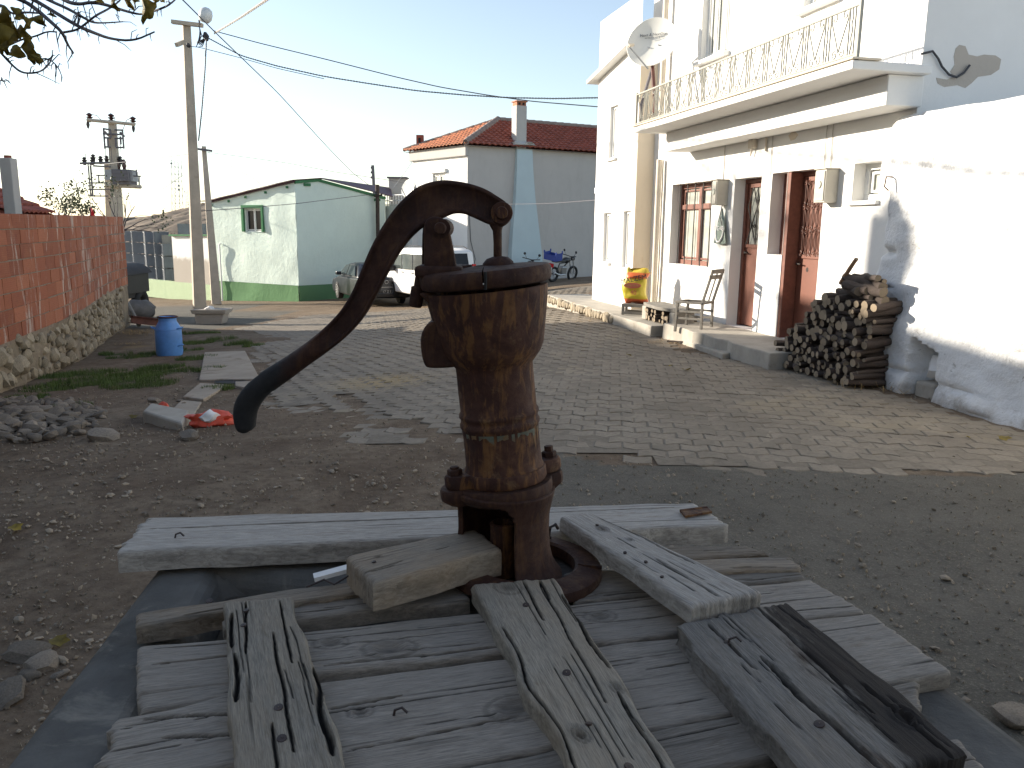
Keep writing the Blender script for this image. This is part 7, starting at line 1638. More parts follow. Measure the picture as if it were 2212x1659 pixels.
MT['wood'] = wood_mat('weathered_grey_board', (.35, .31, .262)); MT['wood_pale'] = wood_mat('silver_board', (.59, .54, .475), .55); MT['wood_warm'] = wood_mat('grey_brown_board', (.33, .285, .23), .4, 1.0)
MT['wood_dark'] = wood_mat('stained_dark_board', (.31, .29, .26), .3, .5, stain=((.07, .045, .03), 1.3, .56), half=.55); MT['wood_b'] = wood_mat('batten_board', (.41, .37, .305), .5, .6)
def plank(name, quad, ztop, th, mat, parent=None, nx=None, ny=None, cracks=(), seed=0, edge=.004, rough=.0012, endr=.006, knots=(), lab=None, cat=None, tilt=(0, 0), bark=0, pxq=True, dz=(0, 0, 0, 0)):
    """board whose top corners are sighted at ztop. quad: start-left, start-right, end-right, end-left, grain runs start to end"""
    Q = [atz(x, y, ztop + e) if pxq else Vector((x, y, ztop + e)) for (x, y), e in zip(quad, dz)]
    c0 = sum(Q, Vector()) / 4; s_m = (Q[0] + Q[1]) / 2; e_m = (Q[3] + Q[2]) / 2; L = (e_m - s_m).length; W_ = ((Q[0] - Q[1]).length + (Q[3] - Q[2]).length) / 2
    ux = (e_m - s_m).normalized(); uz = ux.cross((Q[0] - Q[1]) + (Q[3] - Q[2])).normalized()
    if uz.z < 0: uz = -uz
    uy = uz.cross(ux)
    Mq = Matrix((ux, uy, uz)).transposed().to_4x4(); Mq.translation = c0; Mi = Mq.inverted()
    ql = [Mi @ v for v in Q]   # local
    if ql[0].y > ql[1].y: A, B, C_, D_ = ql[1], ql[0], ql[3], ql[2]    # A: start low y, B: start high y, C: end high y, D: end low y
    else: A, B, C_, D_ = ql
    nx = nx or int(L / .0045); ny = ny or int(W_ / .0018); nx = min(nx, 300); ny = min(ny, 90)
    V = []; shade_grain = []; rr = random.Random(seed)
    for i in range(nx + 1):
        u = i / nx
        for j in range(ny + 1):
            v = j / ny; p_ = (A.lerp(D_, u)).lerp(B.lerp(C_, u), v); x, y = p_.x, p_.y
            ed = min(v, 1 - v) * W_; en = min(u, 1 - u) * L
            if v in (0, 1): y += (edge * (noise.noise(Vector((x * 9, seed, v * 5))) * 1.6 + .25 * noise.noise(Vector((x * 34, seed + 3, v * 5))))) * (1 + bark * (v == (1 if bark > 0 else 0)) * 2)
            else: y += edge * (noise.noise(Vector((x * 9, seed, round(v) * 5))) * 1.6) * max(0, 1 - ed / .03)
            x += (endr * (noise.noise(Vector((y * 30, seed + 9, round(u) * 7))) + .8 * noise.noise(Vector((y * 110, seed, round(u) * 7))))) * max(0, 1 - en / .03)
            h = rough * .42 * (noise.noise(Vector((x * 4, y * 70, seed))) + .8 * noise.noise(Vector((x * 9, y * 190, seed + 5))))
            h += .002 * noise.noise(Vector((x * 3, y * 5, seed + 8)))
            wr = max(0, -noise.noise(Vector((x * 5, y * 150, seed + 2))) - .42) * 1.8
            for (cu0, cv0, cu1, cv1, wd, dp) in cracks:
                if cu0 - .02 <= u <= cu1 + .02:
                    t = (u - cu0) / max(1e-6, cu1 - cu0); cv = cv0 + (cv1 - cv0) * t + (.004 * noise.noise(Vector((x * 11, cv0 * 50, seed))) + .0010 * noise.noise(Vector((x * 70, cv0 * 50, seed)))) / W_ * min(1.6, .25 + wd / .0035)
                    wq = wd * (max(0, min(1, t * 7, (1 - t) * 7)) ** .6); dd = abs(v - cv) * W_
                    k_ = max(0, 1 - dd / (wq + .0011)) if wq > 0 else 0
                    if k_ > 0: h -= dp * min(1, k_ * 1.5); wr = max(wr, min(1, k_ * 1.7))  # crack shade painted into the colour, on top of the carved depth
            for (ku, kv, kr, kd) in knots:
                dx, dy = (u - ku) * L, (v - kv) * W_; d2 = math.hypot(dx * .7, dy) / kr
                if d2 < 2: h += kd * .35 * math.cos(d2 * 9) * max(0, 1 - d2 / 2) - kd * max(0, 1 - d2 * 1.3); wr = max(wr, .55 * max(0, 1 - d2) + .3 * (abs(d2 - 1) < .1))
            h -= .005 * max(0, 1 - ed / .006) ** 2 + .004 * max(0, 1 - en / .008) ** 2
            V.append((x, y, h)); shade_grain.append(min(1, wr))
    m_ = ny + 1; F = [(i * m_ + j, (i + 1) * m_ + j, (i + 1) * m_ + j + 1, i * m_ + j + 1) for i in range(nx) for j in range(ny)]
    # sides
    bd = [i * m_ for i in range(nx + 1)] + [nx * m_ + j for j in range(1, m_)] + [i * m_ + ny for i in range(nx - 1, -1, -1)] + [j for j in range(ny - 1, 0, -1)]
    nb = len(bd); prev = list(bd)
    for r_ in range(1, 4):
        cur_ = []
        for k, b_ in enumerate(bd):
            x, y, z = V[b_]; jx = .0025 * noise.noise(Vector((x * 30, y * 30, r_ * 1.7 + seed))) * (r_ < 3) + (bark and .012 * abs(noise.noise(Vector((x * 25, y * 25, r_ * 3)))) * (r_ in (1, 2)))
            s1_ = 1 if y > 0 else -1; V.append((x * (1 - jx * .1 / max(.1, L)), y - s1_ * jx, -th * r_ / 3)); shade_grain.append(min(1, max(0, .15 + noise.noise(Vector((x * 12, y * 12, r_ * 2 + seed)))) * .5)); cur_.append(len(V) - 1)
        F += [(prev[k], cur_[k], cur_[(k + 1) % nb], prev[(k + 1) % nb]) for k in range(nb)]; prev = cur_
    F.append(tuple(reversed(prev)))
    me = bpy.data.meshes.new(name); me.from_pydata(V, [], F); me.materials.append(mat)
    a_ = me.attributes.new('shade_grain', 'FLOAT', 'POINT'); a_.data.foreach_set('value', shade_grain)
    bm = bmesh.new(); bm.from_mesh(me); bmesh.ops.recalc_face_normals(bm, faces=bm.faces); bm.to_mesh(me); bm.free()
    me.polygons.foreach_set('use_smooth', [True] * len(me.polygons)); bm = bmesh.new(); bm.from_mesh(me)
    for e in bm.edges:
        if len(e.link_faces) == 2 and e.calc_face_angle(0) > rad(55): e.smooth = False
    bm.to_mesh(me); bm.free()
    o = link(name, me, parent, Mq); o['_l'] = 1; del o['_l']
    return tag(o, lab, cat), Mq
nailm = simple('rusty_nail', (.045, .03, .026), .6, .4, 40, .2, .001)
def nail(x, y, z, parent, r_=.0048, bent=False):
    p_ = atz(x, y, z); q = MB(); q.lathe([(.001, .0025), (r_, .002), (r_ * 1.05, .0005), (r_ * .9, -.001)], 12, Matrix.Translation(p_ + Vector((0, 0, .0005))) @ Euler((.2, .15, x)).to_matrix().to_4x4(), cap=False)
    if bent:
        q = MB(); q.tube([p_ - Vector((0, 0, .002)), p_ + Vector((.002, 0, .008)), p_ + Vector((.012, 0, .012)), p_ + Vector((.020, -.003, .006))], .002, 6)
    return q.build('nail', nailm, parent, 60)
wc = empty('well_cover', (.02, 1.15, .86), 'weathered board cover nailed together with three cross battens lying on the well curb', 'well cover')
RC = random.Random(4)
def rcr(n, seed, w_=.0014, d=.006, lo=.05, hi=.95):
    w_ *= .36; d *= .40; n = max(2, int(n * .6))
    r_ = random.Random(seed); o = []
    for _ in range(n):
        a = r_.uniform(0, .8); L = r_.uniform(.08, .45); v = r_.uniform(lo, hi); o.append((a, v, min(1, a + L), v + r_.uniform(-.03, .03), w_ * r_.uniform(.5, 1.6), d))
    return o
ZT = .882; TH = .030
pls = []
def P_(*a, **k): o, m_ = plank('plank', *a, parent=wc, **k); pls.append(o); return o
# nearest-to-far deck boards (grain left to right)
pA = P_([(294, 1495), (297, 1397), (1815, 1297), (1905, 1345)][::1], ZT, TH, MT['wood'], seed=1, cracks=rcr(16, 1, .0018) + [(.25, .25, .62, .32, .003, .010), (.02, .55, .14, .57, .0018, .008)], knots=[(.30, .35, .030, .008), (.22, .6, .02, .005), (.60, .7, .02, .004)], rough=.0022, edge=.005) if 0 else None
aL, aR = (296, 1496), (1905, 1262)
pA = P_([(296, 1496), (297, 1397), (1752, 1252), (1868, 1318)], ZT, TH, MT['wood'], seed=1, cracks=rcr(18, 1, .0018) + [(.22, .12, .52, .10, .0035, .010), (.02, .55, .13, .57, .0018, .008)], knots=[(.31, .35, .030, .008), (.24, .62, .02, .005), (.62, .6, .02, .005)], rough=.0026, edge=.005)
pB = P_([(302, 1536), (297, 1501), (600, 1455), (610, 1487)], ZT - .003, TH, MT['wood'], seed=2, cracks=rcr(4, 2), rough=.002, edge=.004)
pC = P_([(212, 1700), (246, 1553), (560, 1492), (560, 1640)], ZT + .004, TH, MT['wood'], seed=3, cracks=rcr(12, 3, .0022, .008) + [(.2, .9, .9, .70, .003, .009), (.35, .55, .99, .35, .003, .009)], rough=.003, edge=.008, endr=.012)
pD = P_([(560, 1735), (560, 1488), (1880, 1322), (2052, 1446)], ZT, TH, MT['wood'], seed=4, cracks=rcr(12, 4, .0012, .005) + [(.09, .70, .19, .72, .002, .008), (.10, .28, .34, .33, .0013, .006), (.55, .62, .72, .66, .001, .004)], knots=[(.335, .42, .030, .006), (.13, .62, .013, .006)], rough=.0014, edge=.004)
pE = P_([(560, 1900), (560, 1742), (1985, 1466), (1990, 1550)], ZT + .001, TH, MT['wood'], seed=5, cracks=rcr(8, 5, .0015, .006), rough=.0016, edge=.005)
pF = P_([(600, 2100), (600, 1905), (2070, 1590), (2150, 1680)], ZT - .002, TH, MT['wood'], seed=6, cracks=rcr(8, 6), rough=.002, edge=.005)
pG = P_([(300, 1392), (345, 1372), (1040, 1283), (1700, 1245)][::1], ZT - .008, TH, MT['wood_warm'], seed=7, cracks=rcr(5, 7), edge=.003) if 0 else None
# far narrow sticks
s1, _ = plank('plank', [(293, 1352), (296, 1325), (775, 1249), (778, 1277)], ZT + .012, .034, MT['wood_warm'], parent=wc, seed=8, cracks=rcr(5, 8, .002, .006), edge=.006, rough=.003, bark=.5)
s1b, _ = plank('plank', [(480, 1352), (485, 1322), (1010, 1262), (1015, 1292)], ZT, .030, MT['wood'], parent=wc, seed=18, cracks=rcr(4, 18), edge=.005, rough=.002)
s2, _ = plank('plank', [(1490, 1232), (1478, 1208), (1705, 1200), (1724, 1226)], ZT + .006, .045, MT['wood_warm'], parent=wc, seed=9, cracks=rcr(4, 9, .002, .006), edge=.007, rough=.003, bark=.5, endr=.02)
s3, _ = plank('plank', [(1440, 1212), (1420, 1180), (1600, 1178), (1660, 1192)], ZT + .002, .03, MT['wood_warm'], parent=wc, seed=10, cracks=rcr(4, 10, .002, .006), edge=.006, rough=.003, bark=.5, endr=.03)
s4, _ = plank('plank', [(1240, 1300), (1215, 1236), (1700, 1212), (1740, 1245)], ZT - .004, .03, MT['wood'], parent=wc, seed=12, cracks=rcr(14, 12, .0025, .008), edge=.007, rough=.004)
shade_board, _ = plank('plank', [(1000, 1300), (985, 1195), (1255, 1165), (1300, 1255)], ZT - .010, .022, wood_mat('painted_shade_board', (.12, .11, .10), .4), parent=wc, seed=15, cracks=rcr(6, 15, .002, .006), edge=.005, rough=.002)  # added board, coloured dark to stand in for the shaded well inside
# battens (grain towards the viewer)
ZB = ZT + .032
b1, _ = plank('plank', [(506, 1690), (760, 1690), (632, 1288), (485, 1298)], ZB, .034, MT['wood_b'], parent=wc, seed=20, cracks=[(.10, .10, .52, .04, .0042, .014), (.12, .44, .75, .40, .0022, .008), (.62, .78, .98, .70, .002, .008), (.55, .25, .97, .20, .0018, .008), (.35, .93, .62, .92, .0035, .012), (.0, .62, .25, .60, .0018, .007), (.66, .93, .9, .90, .0035, .012)] + rcr(12, 20, .0012, .006), knots=[], edge=.007, rough=.0024, lab='cross batten at the left with a deep split along its left edge')
for a, b_ in ((525, 1318), (522, 1346)): pass
for a, b_ in ((532, 1320), (526, 1352), (1048, 0)): 
    if b_: nail(a, b_, ZB, b1)
for a, b_ in ((602, 1530), (609, 1597)): nail(a, b_, ZB, b1, .0062)
b2, _ = plank('plank', [(1260, 1700), (1492, 1700), (1198, 1246), (1021, 1260)], ZB, .034, MT['wood_b'], parent=wc, seed=21, cracks=[(.45, .06, .88, .03, .0035, .012), (.02, .96, .7, .93, .002, .008), (.3, .30, .97, .22, .0016, .006), (.72, .44, .99, .40, .0018, .007), (.85, .22, .99, .20, .0018, .007), (.0, .14, .35, .12, .002, .008)] + rcr(12, 21, .0010, .005), knots=[(.955, .62, .022, .002), (.36, .1, .010, .004), (.18, .75, .012, .010)], edge=.006, rough=.0014, lab='middle cross batten with a round knot at its far end')
for a, b_, r_ in ((1136, 1308, .0055), (1224, 1455, .0062), (1358, 1658, .006), (1272, 1565, .0045)): nail(a, b_, ZB, b2, r_)
b3, _ = plank('plank', [(1775, 1700), (2098, 1622), (1700, 1298), (1454, 1350)], ZB + .004, .036, MT['wood_dark'], parent=wc, seed=22, cracks=[(.02, .60, .66, .62, .006, .018), (.25, .30, .99, .28, .0025, .010), (.0, .14, .4, .16, .003, .010), (.6, .74, .95, .76, .0018, .007)] + rcr(18, 22, .0014, .006), knots=[(.20, .13, .013, .014)], edge=.007, rough=.0026, endr=.010, bark=.35, lab='dark stained cross batten at the right with a black outer edge')
nail(1572, 1391, ZB + .004, b3, .006, True); nail(1570, 1390, ZB + .004, b3, .005); nail(1770, 1566, ZB + .004, b3, .007)
for x, y, pr in ((452, 1356, s1),): nail(405 + 47, 1300, ZT + .012, s1, .006)
nail(850, 1545, ZT, pD, .005, True)
# loose boards on top of the cover
fb, fbm_ = plank('plank', [(256, 1190), (318, 1117), (1500, 1085), (1572, 1133)], .908, .045, MT['wood_pale'], seed=30, cracks=[(.02, .62, .30, .66, .0018, .008), (.25, .66, .62, .70, .0016, .007), (.55, .72, .95, .80, .0016, .007)] + rcr(8, 30, .0009, .004), edge=.006, rough=.0012, endr=.014, lab='long thick silvery beam lying across the far side of the well', cat='board')
nail(378, 1162, .908, fb, .006, True)
q = MB(); hm = [atz(x, y, .914) for x, y in ((1468, 1102), (1525, 1095), (1538, 1106), (1480, 1116))]; q.hexa([v - Vector((0, 0, .003)) for v in hm] + [v + Vector((0, 0, .002)) for v in hm]); q.tube([hm[0].lerp(hm[3], .2), hm[1].lerp(hm[2], .2)], .004, 8); q.build('hinge_plate', MT['rust_thing'], fb)
rb, _ = plank('plank', [(1493, 1308), (1646, 1277), (1272, 1104), (1210, 1114)], ZB + .028, .034, MT['wood_pale'], seed=31, cracks=[(.02, .55, .4, .5, .0014, .006), (.3, .12, .9, .06, .0016, .007)] + rcr(12, 31, .0012, .005), knots=[(.78, .5, .012, .008), (.62, .35, .008, .005)], edge=.004, rough=.0018, lab='loose grey board with worm holes lying aslant to the right of the pump', cat='board', dz=(0, 0, 0, 0))
for a, b_ in ((1430, 1247), (1350, 1195), (1290, 1135), (1395, 1215)): nail(a, b_, ZB + .028, rb, .0035)
blk_, _ = plank('plank', [(806, 1258), (747, 1200), (1028, 1141), (1082, 1184)], .958, .054, MT['wood_warm'], seed=32, cracks=[(.0, .35, .3, .42, .001, .004)] + rcr(4, 32, .0008, .004), knots=[(.18, .72, .006, .003)], edge=.006, rough=.0009, endr=.005, lab='short thick block of wood pushed into the base of the pump', cat='wood block', dz=(0, 0, .0, .0))
nail(798 + 10, 1215, .958, blk_, .004)
q = MB(); a, b_ = atz(678, 1248, ZB - .01), atz(752, 1228, ZB); q.box((0, 0, 0), ((b_ - a).length, .022, .008), Matrix.Translation((a + b_) / 2) @ (b_ - a).to_track_quat('X', 'Z').to_matrix().to_4x4()); tag(q.build('splinter', MT['paperw'], None), 'small white painted splinter lying beside the wooden block', 'splinter')
q = MB(); q.tube([atz(662, 1298 - 30, ZB), atz(700, 1252, ZB + .012), atz(722, 1262, ZB + .008), atz(752, 1244, ZB + .014)], .002, 6); tag(q.build('bent_wire', nailm, None), 'thin bent rusty wire beside the white splinter', 'wire')

# ================================================================== the hand pump
YP = 1.5
MT['rust'] = rust_mat('rusty_cast_iron', 0, .55, .85, .45); MT['rustd'] = rust_mat('dark_rusty_cast_iron', 5, .22, .58, .18); MT['rusth'] = rust_mat('handle_iron', 9, .2, .56, .12)
pump = empty('hand_pump', atz(1128, 1215, ZT), 'old rusty cast iron hand pump with a long curved handle standing on the well cover', 'hand pump')
def K1(x, y): return (460.8 + x * .382, 345.6 + y * .382)
def PX(x, y, dy=0): return atY(x, y, YP + dy)
# axis of the pump barrel
ax0, ax1 = PX(1093, 1045), PX(1048, 590); axd = (ax1 - ax0).normalized(); axx = Vector((0, 1, 0)).cross(axd).normalized(); ayy = axd.cross(axx)
MP = Matrix((axx, ayy, axd)).transposed().to_4x4(); MP.translation = ax0
MPi = MP.inverted()
def prof_from(px):
    o = []
    for l, r_, y in px:
        a, b_ = MPi @ PX(l, y), MPi @ PX(r_, y); o.append(((b_.x - a.x) / 2, (a.z + b_.z) / 2))
    return o
def pl(xl, xr, y): return (xl, xr, y)
barrel = [(1003, 1178, 1020), (1002, 1180, 1012), (1004, 1170, 1000), (1003, 1168, 988), (1002, 1166, 968), (1000, 1165, 935), (998, 1165, 918), (994, 1167, 914), (993, 1167, 908), (996, 1164, 903), (995, 1163, 896), (992, 1166, 892), (992, 1165, 886), (995, 1161, 881), (991, 1158, 840), (987, 1154, 800), (985, 1153, 786), (976, 1158, 778), (960, 1168, 762), (950, 1174, 745), (944, 1180, 715), (937, 1186, 680), (930, 1190, 650), (927, 1191, 632), (926, 1191, 622)]
pr = prof_from(barrel); pr.sort(key=lambda t: t[1])
inner = [(r_ - .010, z) for r_, z in reversed(pr) if z > pr[-1][1] - .02]
q = MB(); q.lathe(pr + [(pr[-1][0] - .012, pr[-1][1]), (pr[-1][0] - .014, pr[-1][1] - .08)], 72, MP, cap=False)
body = q.build('barrel', MT['rust'], pump, 42)
# flaking paint band under the collar
# lid ring, cracked in two pieces
lz0 = (MPi @ PX(1048, 618)).z; lz1 = (MPi @ PX(1048, 580)).z; lr = ((MPi @ PX(1192, 600)).x - (MPi @ PX(906, 612)).x) / 2
for a0, a1 in ((-89.3, 269.6),):
    q = MB(); q.lathe([(lr - .05, lz0 + .001), (lr - .012, lz0 + .001), (lr - .003, lz0 + .004), (lr, lz0 + .012), (lr, lz1 - .006), (lr - .004, lz1), (lr - .02, lz1 + .002), (lr - .07, lz1 + .004), (.02, lz1 + .006)], 72, MP, cap=False, a0=rad(a0), a1=rad(a1)); lid = q.build('lid', MT['rustd'], pump, 40)
q = MB(); sm = MP @ Vector((lr * .03, -lr + .001, (lz0 + lz1) / 2)); q.tube([MP @ Vector((lr * .045, -lr - .0015, lz1)), MP @ Vector((lr * .035, -lr - .0015, lz0 + .012)), MP @ Vector((lr * .02, -lr - .0015, lz0 + .002))], .0028, 6); q.build('lid_crack', MT['dark'], lid)
q = MB(); q.lathe([(.03, 0), (.028, .006), (.02, .014), (.008, .017), (.001, .017)], 24, MP @ Matrix.Translation((.025, 0, lz1 + .003))); q.build('packing_cap', MT['rustd'], lid, 50)
q = MB(); q.lathe([(.018, 0), (.016, .006), (.001, .008)], 16, MP @ Matrix.Translation((-.04, .01, lz1 + .003))); q.build('lid_boss', MT['rustd'], lid, 50)
# clamping lug at the left of the lid
q = MB(); a = PX(*K1(1152, 758), -.02); q.lathe([(.001, -.024), (.010, -.024), (.0125, -.02), (.0125, .012), (.008, .014), (.008, .03), (.001, .03)], 18, Matrix.Translation(a) @ Matrix.Rotation(.15, 4, 'Y')); q.build('clamp_screw', MT['rustd'], pump, 50)
def outline_solid(name, px, y0, dpt, m, parent, bev=.005, conv=K1, seg=3):
    P = [PX(*conv(*p_)) for p_ in px]; q = MB(); n = len(P); f = [Vector((p_.x, YP + y0 - dpt / 2, p_.z)) for p_ in P]; g = [Vector((p_.x, YP + y0 + dpt / 2, p_.z)) for p_ in P]
    q.add(f + g, [tuple(range(n)), tuple(range(2 * n - 1, n - 1, -1))] + [(i, i + n, (i + 1) % n + n, (i + 1) % n) for i in range(n)])
    o = q.build(name, m, parent); add_bevel(o, bev, seg); o.modifiers['bevel'].angle_limit = rad(50); return o
def smooth_poly(pts, it=2):
    for _ in range(it):
        Q = []
        for a, b_ in zip(pts, pts[1:] + pts[:1]): Q += [(a[0] * .75 + b_[0] * .25, a[1] * .75 + b_[1] * .25), (a[0] * .25 + b_[0] * .75, a[1] * .25 + b_[1] * .75)]
        pts = Q
    return pts
outline_solid('side_web', [(1170, 745), (1270, 735), (1300, 900), (1330, 1010), (1262, 930), (1225, 800)], -.005, .075, MT['rustd'], pump, .012)
outline_solid('spout', smooth_poly([(1240, 900), (1205, 930), (1184, 985), (1187, 1070), (1205, 1140), (1225, 1157), (1300, 1158), (1400, 1150), (1420, 1060), (1400, 930), (1320, 890)], 2), .0, .088, MT['rustd'], pump, .014, seg=4)
# fulcrum fork: two uprights holding the handle
outline_solid('fulcrum', smooth_poly([(1205, 660), (1207, 500), (1200, 400), (1212, 345), (1245, 322), (1290, 322), (1325, 345), (1345, 400), (1366, 500), (1385, 610), (1388, 660)], 1), -.034, .018, MT['rustd'], pump, .004)
outline_solid('fulcrum', smooth_poly([(1168, 665), (1170, 500), (1172, 400), (1185, 340), (1240, 322), (1290, 335), (1320, 400), (1340, 500), (1350, 650)], 1), .034, .018, MT['rustd'], pump, .004)
q = MB(); a = PX(*K1(1286, 640)); q.box((a.x, YP, a.z + .004), (.085, .105, .022)); q.build('fulcrum_foot', MT['rustd'], pump, bev=.006)
c_ = PX(*K1(1298, 386)); 
q = MB(); q.lathe([(.001, -.062), (.009, -.062), (.0105, -.058), (.0105, -.044), (.017, -.0439), (.017, .044), (.001, .05)], 24, Matrix.Translation(c_) @ Matrix.Rotation(-math.pi / 2, 4, 'X')); q.build('pivot_bolt', MT['rustd'], pump, 40)
# handle: swept section along a curved spine
hs_ = [(190, 1540, 8), (187, 1530, 36), (183, 1508, 56), (179, 1450, 66), (190, 1388, 69), (232, 1320, 66), (300, 1258, 61), (400, 1190, 57), (500, 1120, 53), (610, 1040, 54), (700, 965, 56), (775, 885, 58), (835, 795, 60), (880, 705, 63), (918, 620, 66), (962, 530, 70), (1015, 440, 74), (1075, 360, 80), (1140, 296, 88), (1215, 248, 98), (1300, 218, 92), (1370, 212, 82), (1440, 222, 78), (1505, 246, 79), (1562, 276, 76), (1602, 296, 72), (1632, 308, 66), (1660, 316, 54), (1682, 322, 24)]
spn = [PX(*K1(x, y)) for x, y, h in hs_]; sc1 = (PX(*K1(100, 0)) - PX(*K1(0, 0))).length / 100
def crv(P, u):
    n = len(P) - 1; i = min(int(u), n - 1); t = u - i; p0, p1, p2, p3 = P[max(i - 1, 0)], P[i], P[i + 1], P[min(i + 2, n)]
    return .5 * ((2 * p1) + (p2 - p0) * t + (2 * p0 - 5 * p1 + 4 * p2 - p3) * t * t + (3 * p1 - p0 - 3 * p2 + p3) * t ** 3)
hw = [Vector((h * sc1, 0, 0)) for _, _, h in hs_]
NS = 230; NC = 44; mbh = MB(); vs = []; M_ = len(hs_) - 1
for i in range(NS + 1):
    u = M_ * i / NS; p_ = crv(spn, u); tn = (crv(spn, min(M_, u + .05)) - crv(spn, max(0, u - .05))).normalized(); nrm = Vector((tn.z, 0, -tn.x)); h = crv(hw, u).x * (1.10 if u > 6 else 1.02)
    flat = min(1, max(0, (u - 8.6) / 1.5)); T = .020 + (.013 - .020) * flat; T *= min(1, (u + .12) / 2.0) ** .5 if u < 1.9 else 1; T *= 1 if u < 26.5 else max(.3, 1 - (u - 26.5) / 1.5 * .5)
    pw = 2.2 + 5.0 * flat
    rec = .0055 * flat * min(1, max(0, (25.2 - u) / .5)) 
    for k in range(NC):
        a = 2 * math.pi * k / NC; ca, sa = math.cos(a), math.sin(a)
        U = math.copysign(abs(ca) ** (2 / pw), ca); V_ = math.copysign(abs(sa) ** (2 / pw), sa)
        rc2 = rec * min(1, max(0, (.74 - abs(U)) / .12)) if abs(V_) > .5 else 0
        vs.append(p_ + nrm * U * h + Vector((0, 1, 0)) * (V_ * T - math.copysign(rc2, V_)))
fs = [(i * NC + k, i * NC + (k + 1) % NC, (i + 1) * NC + (k + 1) % NC, (i + 1) * NC + k) for i in range(NS) for k in range(NC)] + [tuple(range(NC)), tuple(range(NS * NC + NC - 1, NS * NC - 1, -1))]
mbh.add(vs, fs); n_split = 74
gripf = [j for j in range(len(fs)) if j < n_split * NC]
me_h = None
m = MT['rusth']; nt = m.node_tree; b = [n for n in nt.nodes if n.type == 'BSDF_PRINCIPLED'][0]; src = b.inputs['Base Color'].links[0].from_socket
s3 = nd(nt, 'ShaderNodeSeparateXYZ'); nt.links.new(coord(nt, 'Object'), s3.inputs[0])
gr_ = mth(nt, 'ADD', mth(nt, 'MULTIPLY', s3.outputs[0], 14), mth(nt, 'MULTIPLY', ntex(nt, coord(nt, 'Object'), 22, 6, .6), 1.2))
k_ = ramp(nt, mth(nt, 'ADD', gr_, 2.1), [(.25, 1), (.95, 0)]); nt.links.new(mix(nt, k_, src, (.016, .016, .017)), b.inputs['Base Color'])
han = mbh.build('handle', [MT['rusth']], pump, 50)
for (bx, by, rr_) in ((1632, 300, .0145),):
    c_ = PX(*K1(bx, by)); q = MB(); q.lathe([(.001, -.026), (.010, -.026), (.0115, -.023), (.0115, -.0185), (.019, -.0184), (.020, -.012), (.001, -.012)], 24, Matrix.Translation(c_) @ Matrix.Rotation(-math.pi / 2, 4, 'X')); q.build('rod_bolt', MT['rust'], han, 40)
q = MB(); q.tube([PX(*K1(1612, 330)), PX(*K1(1600, 372)), PX(*K1(1606, 400)), PX(*K1(1608, 470)), PX(*K1(1608, 620))], [.010, .0125, .0085, .0078, .0078], 20); q.build('piston_rod', MT['rustd'], pump, 60)
# lower flange with two lugs
def lugs(name, z0, z1, R, lugl, m, rot=0.0, lr_=.028):
    q = MB(); n = 80; ring = []
    for k in range(n):
        a = 2 * math.pi * k / n; r_ = R
        for ac in (rad(196) + rot, rad(24) + rot):
            d = abs((a - ac + math.pi) % (2 * math.pi) - math.pi); r_ = max(r_, R + (lugl) * max(0, 1 - (d / .30) ** 2) ** .5 if d < .30 else R)
        ring.append((r_, a))
    vs = []
    for sc_v, z in ((.97, z0), (1, z0 + .004), (1, z1 - .005), (.975, z1)): vs += [MP @ Vector((r_ * sc_v * math.cos(a), r_ * sc_v * math.sin(a), z)) for r_, a in ring]
    q.add(vs, [(j * n + k, j * n + (k + 1) % n, (j + 1) * n + (k + 1) % n, (j + 1) * n + k) for j in range(3) for k in range(n)] + [tuple(range(n)), tuple(range(4 * n - 1, 3 * n - 1, -1))])
    return q.build(name, m, pump, 35)
fR = pr[0][0] * 1.0
zf0 = (MPi @ PX(1093, 1034)).z; zf1 = (MPi @ PX(1093, 1006)).z
lugs('lower_flange', zf0, zf1, fR * 1.03, .038, MT['rust'])
for ac, hgt in ((rad(196), .004), (rad(24), .010)):
    bR = fR * 1.03 + .017; cB = Vector((bR * math.cos(ac), bR * math.sin(ac), zf1)); q = MB(); q.lathe([(.0145, -.001), (.0145, .009), (.0125, .011)] + [(.0085, .0111), (.0085, .011 + hgt), (.001, .012 + hgt)], 6, MP @ Matrix.Translation(cB)); q.build('bolt', MT['rustd'], pump, 30)
    q = MB(); q.lathe([(.001, -.05), (.0075, -.05), (.0075, -.03)], 12, MP @ Matrix.Translation(cB + Vector((0, 0, 0)))); q.build('bolt_end', MT['rustd'], pump, 50)
# base: flared skirt with arched openings, upright on the deck
bc_ = PX(1096, 1060); zb_ = ZT + .002
bz1 = PX(1093, 1037).z; Hb = bz1 - zb_
bcx = (PX(967, 1070).x + PX(1210, 1050).x) / 2; Rt = (PX(1210, 1050).x - PX(967, 1070).x) / 2 * .93; Rw = (PX(1186, 1130).x - PX(986, 1130).x) / 2
MBs = Matrix.Translation((bcx, YP, zb_))
def bprof(t):   # t 0 bottom .. 1 top
    pts = [(0, Rw * 1.30), (.06, Rw * 1.20), (.16, Rw * 1.09), (.30, Rw * 1.02), (.50, Rw * .985), (.72, Rw * .99), (.86, Rw * 1.04), (1, Rw * 1.10)]
    return float(np.interp(t, [p_[0] for p_ in pts], [p_[1] for p_ in pts]))
bm = bmesh.new(); nth, nt2 = 120, 46; grid = []
legs = [rad(-36), rad(112), rad(30)]; halfs = [.66, 1.16, .60]
for j in range(nt2 + 1):
    t = j / nt2; row = []
    for k in range(nth): a = 2 * math.pi * k / nth; r_ = bprof(t); row.append(bm.verts.new((r_ * math.cos(a), r_ * math.sin(a), Hb * .93 * t)))
    grid.append(row)
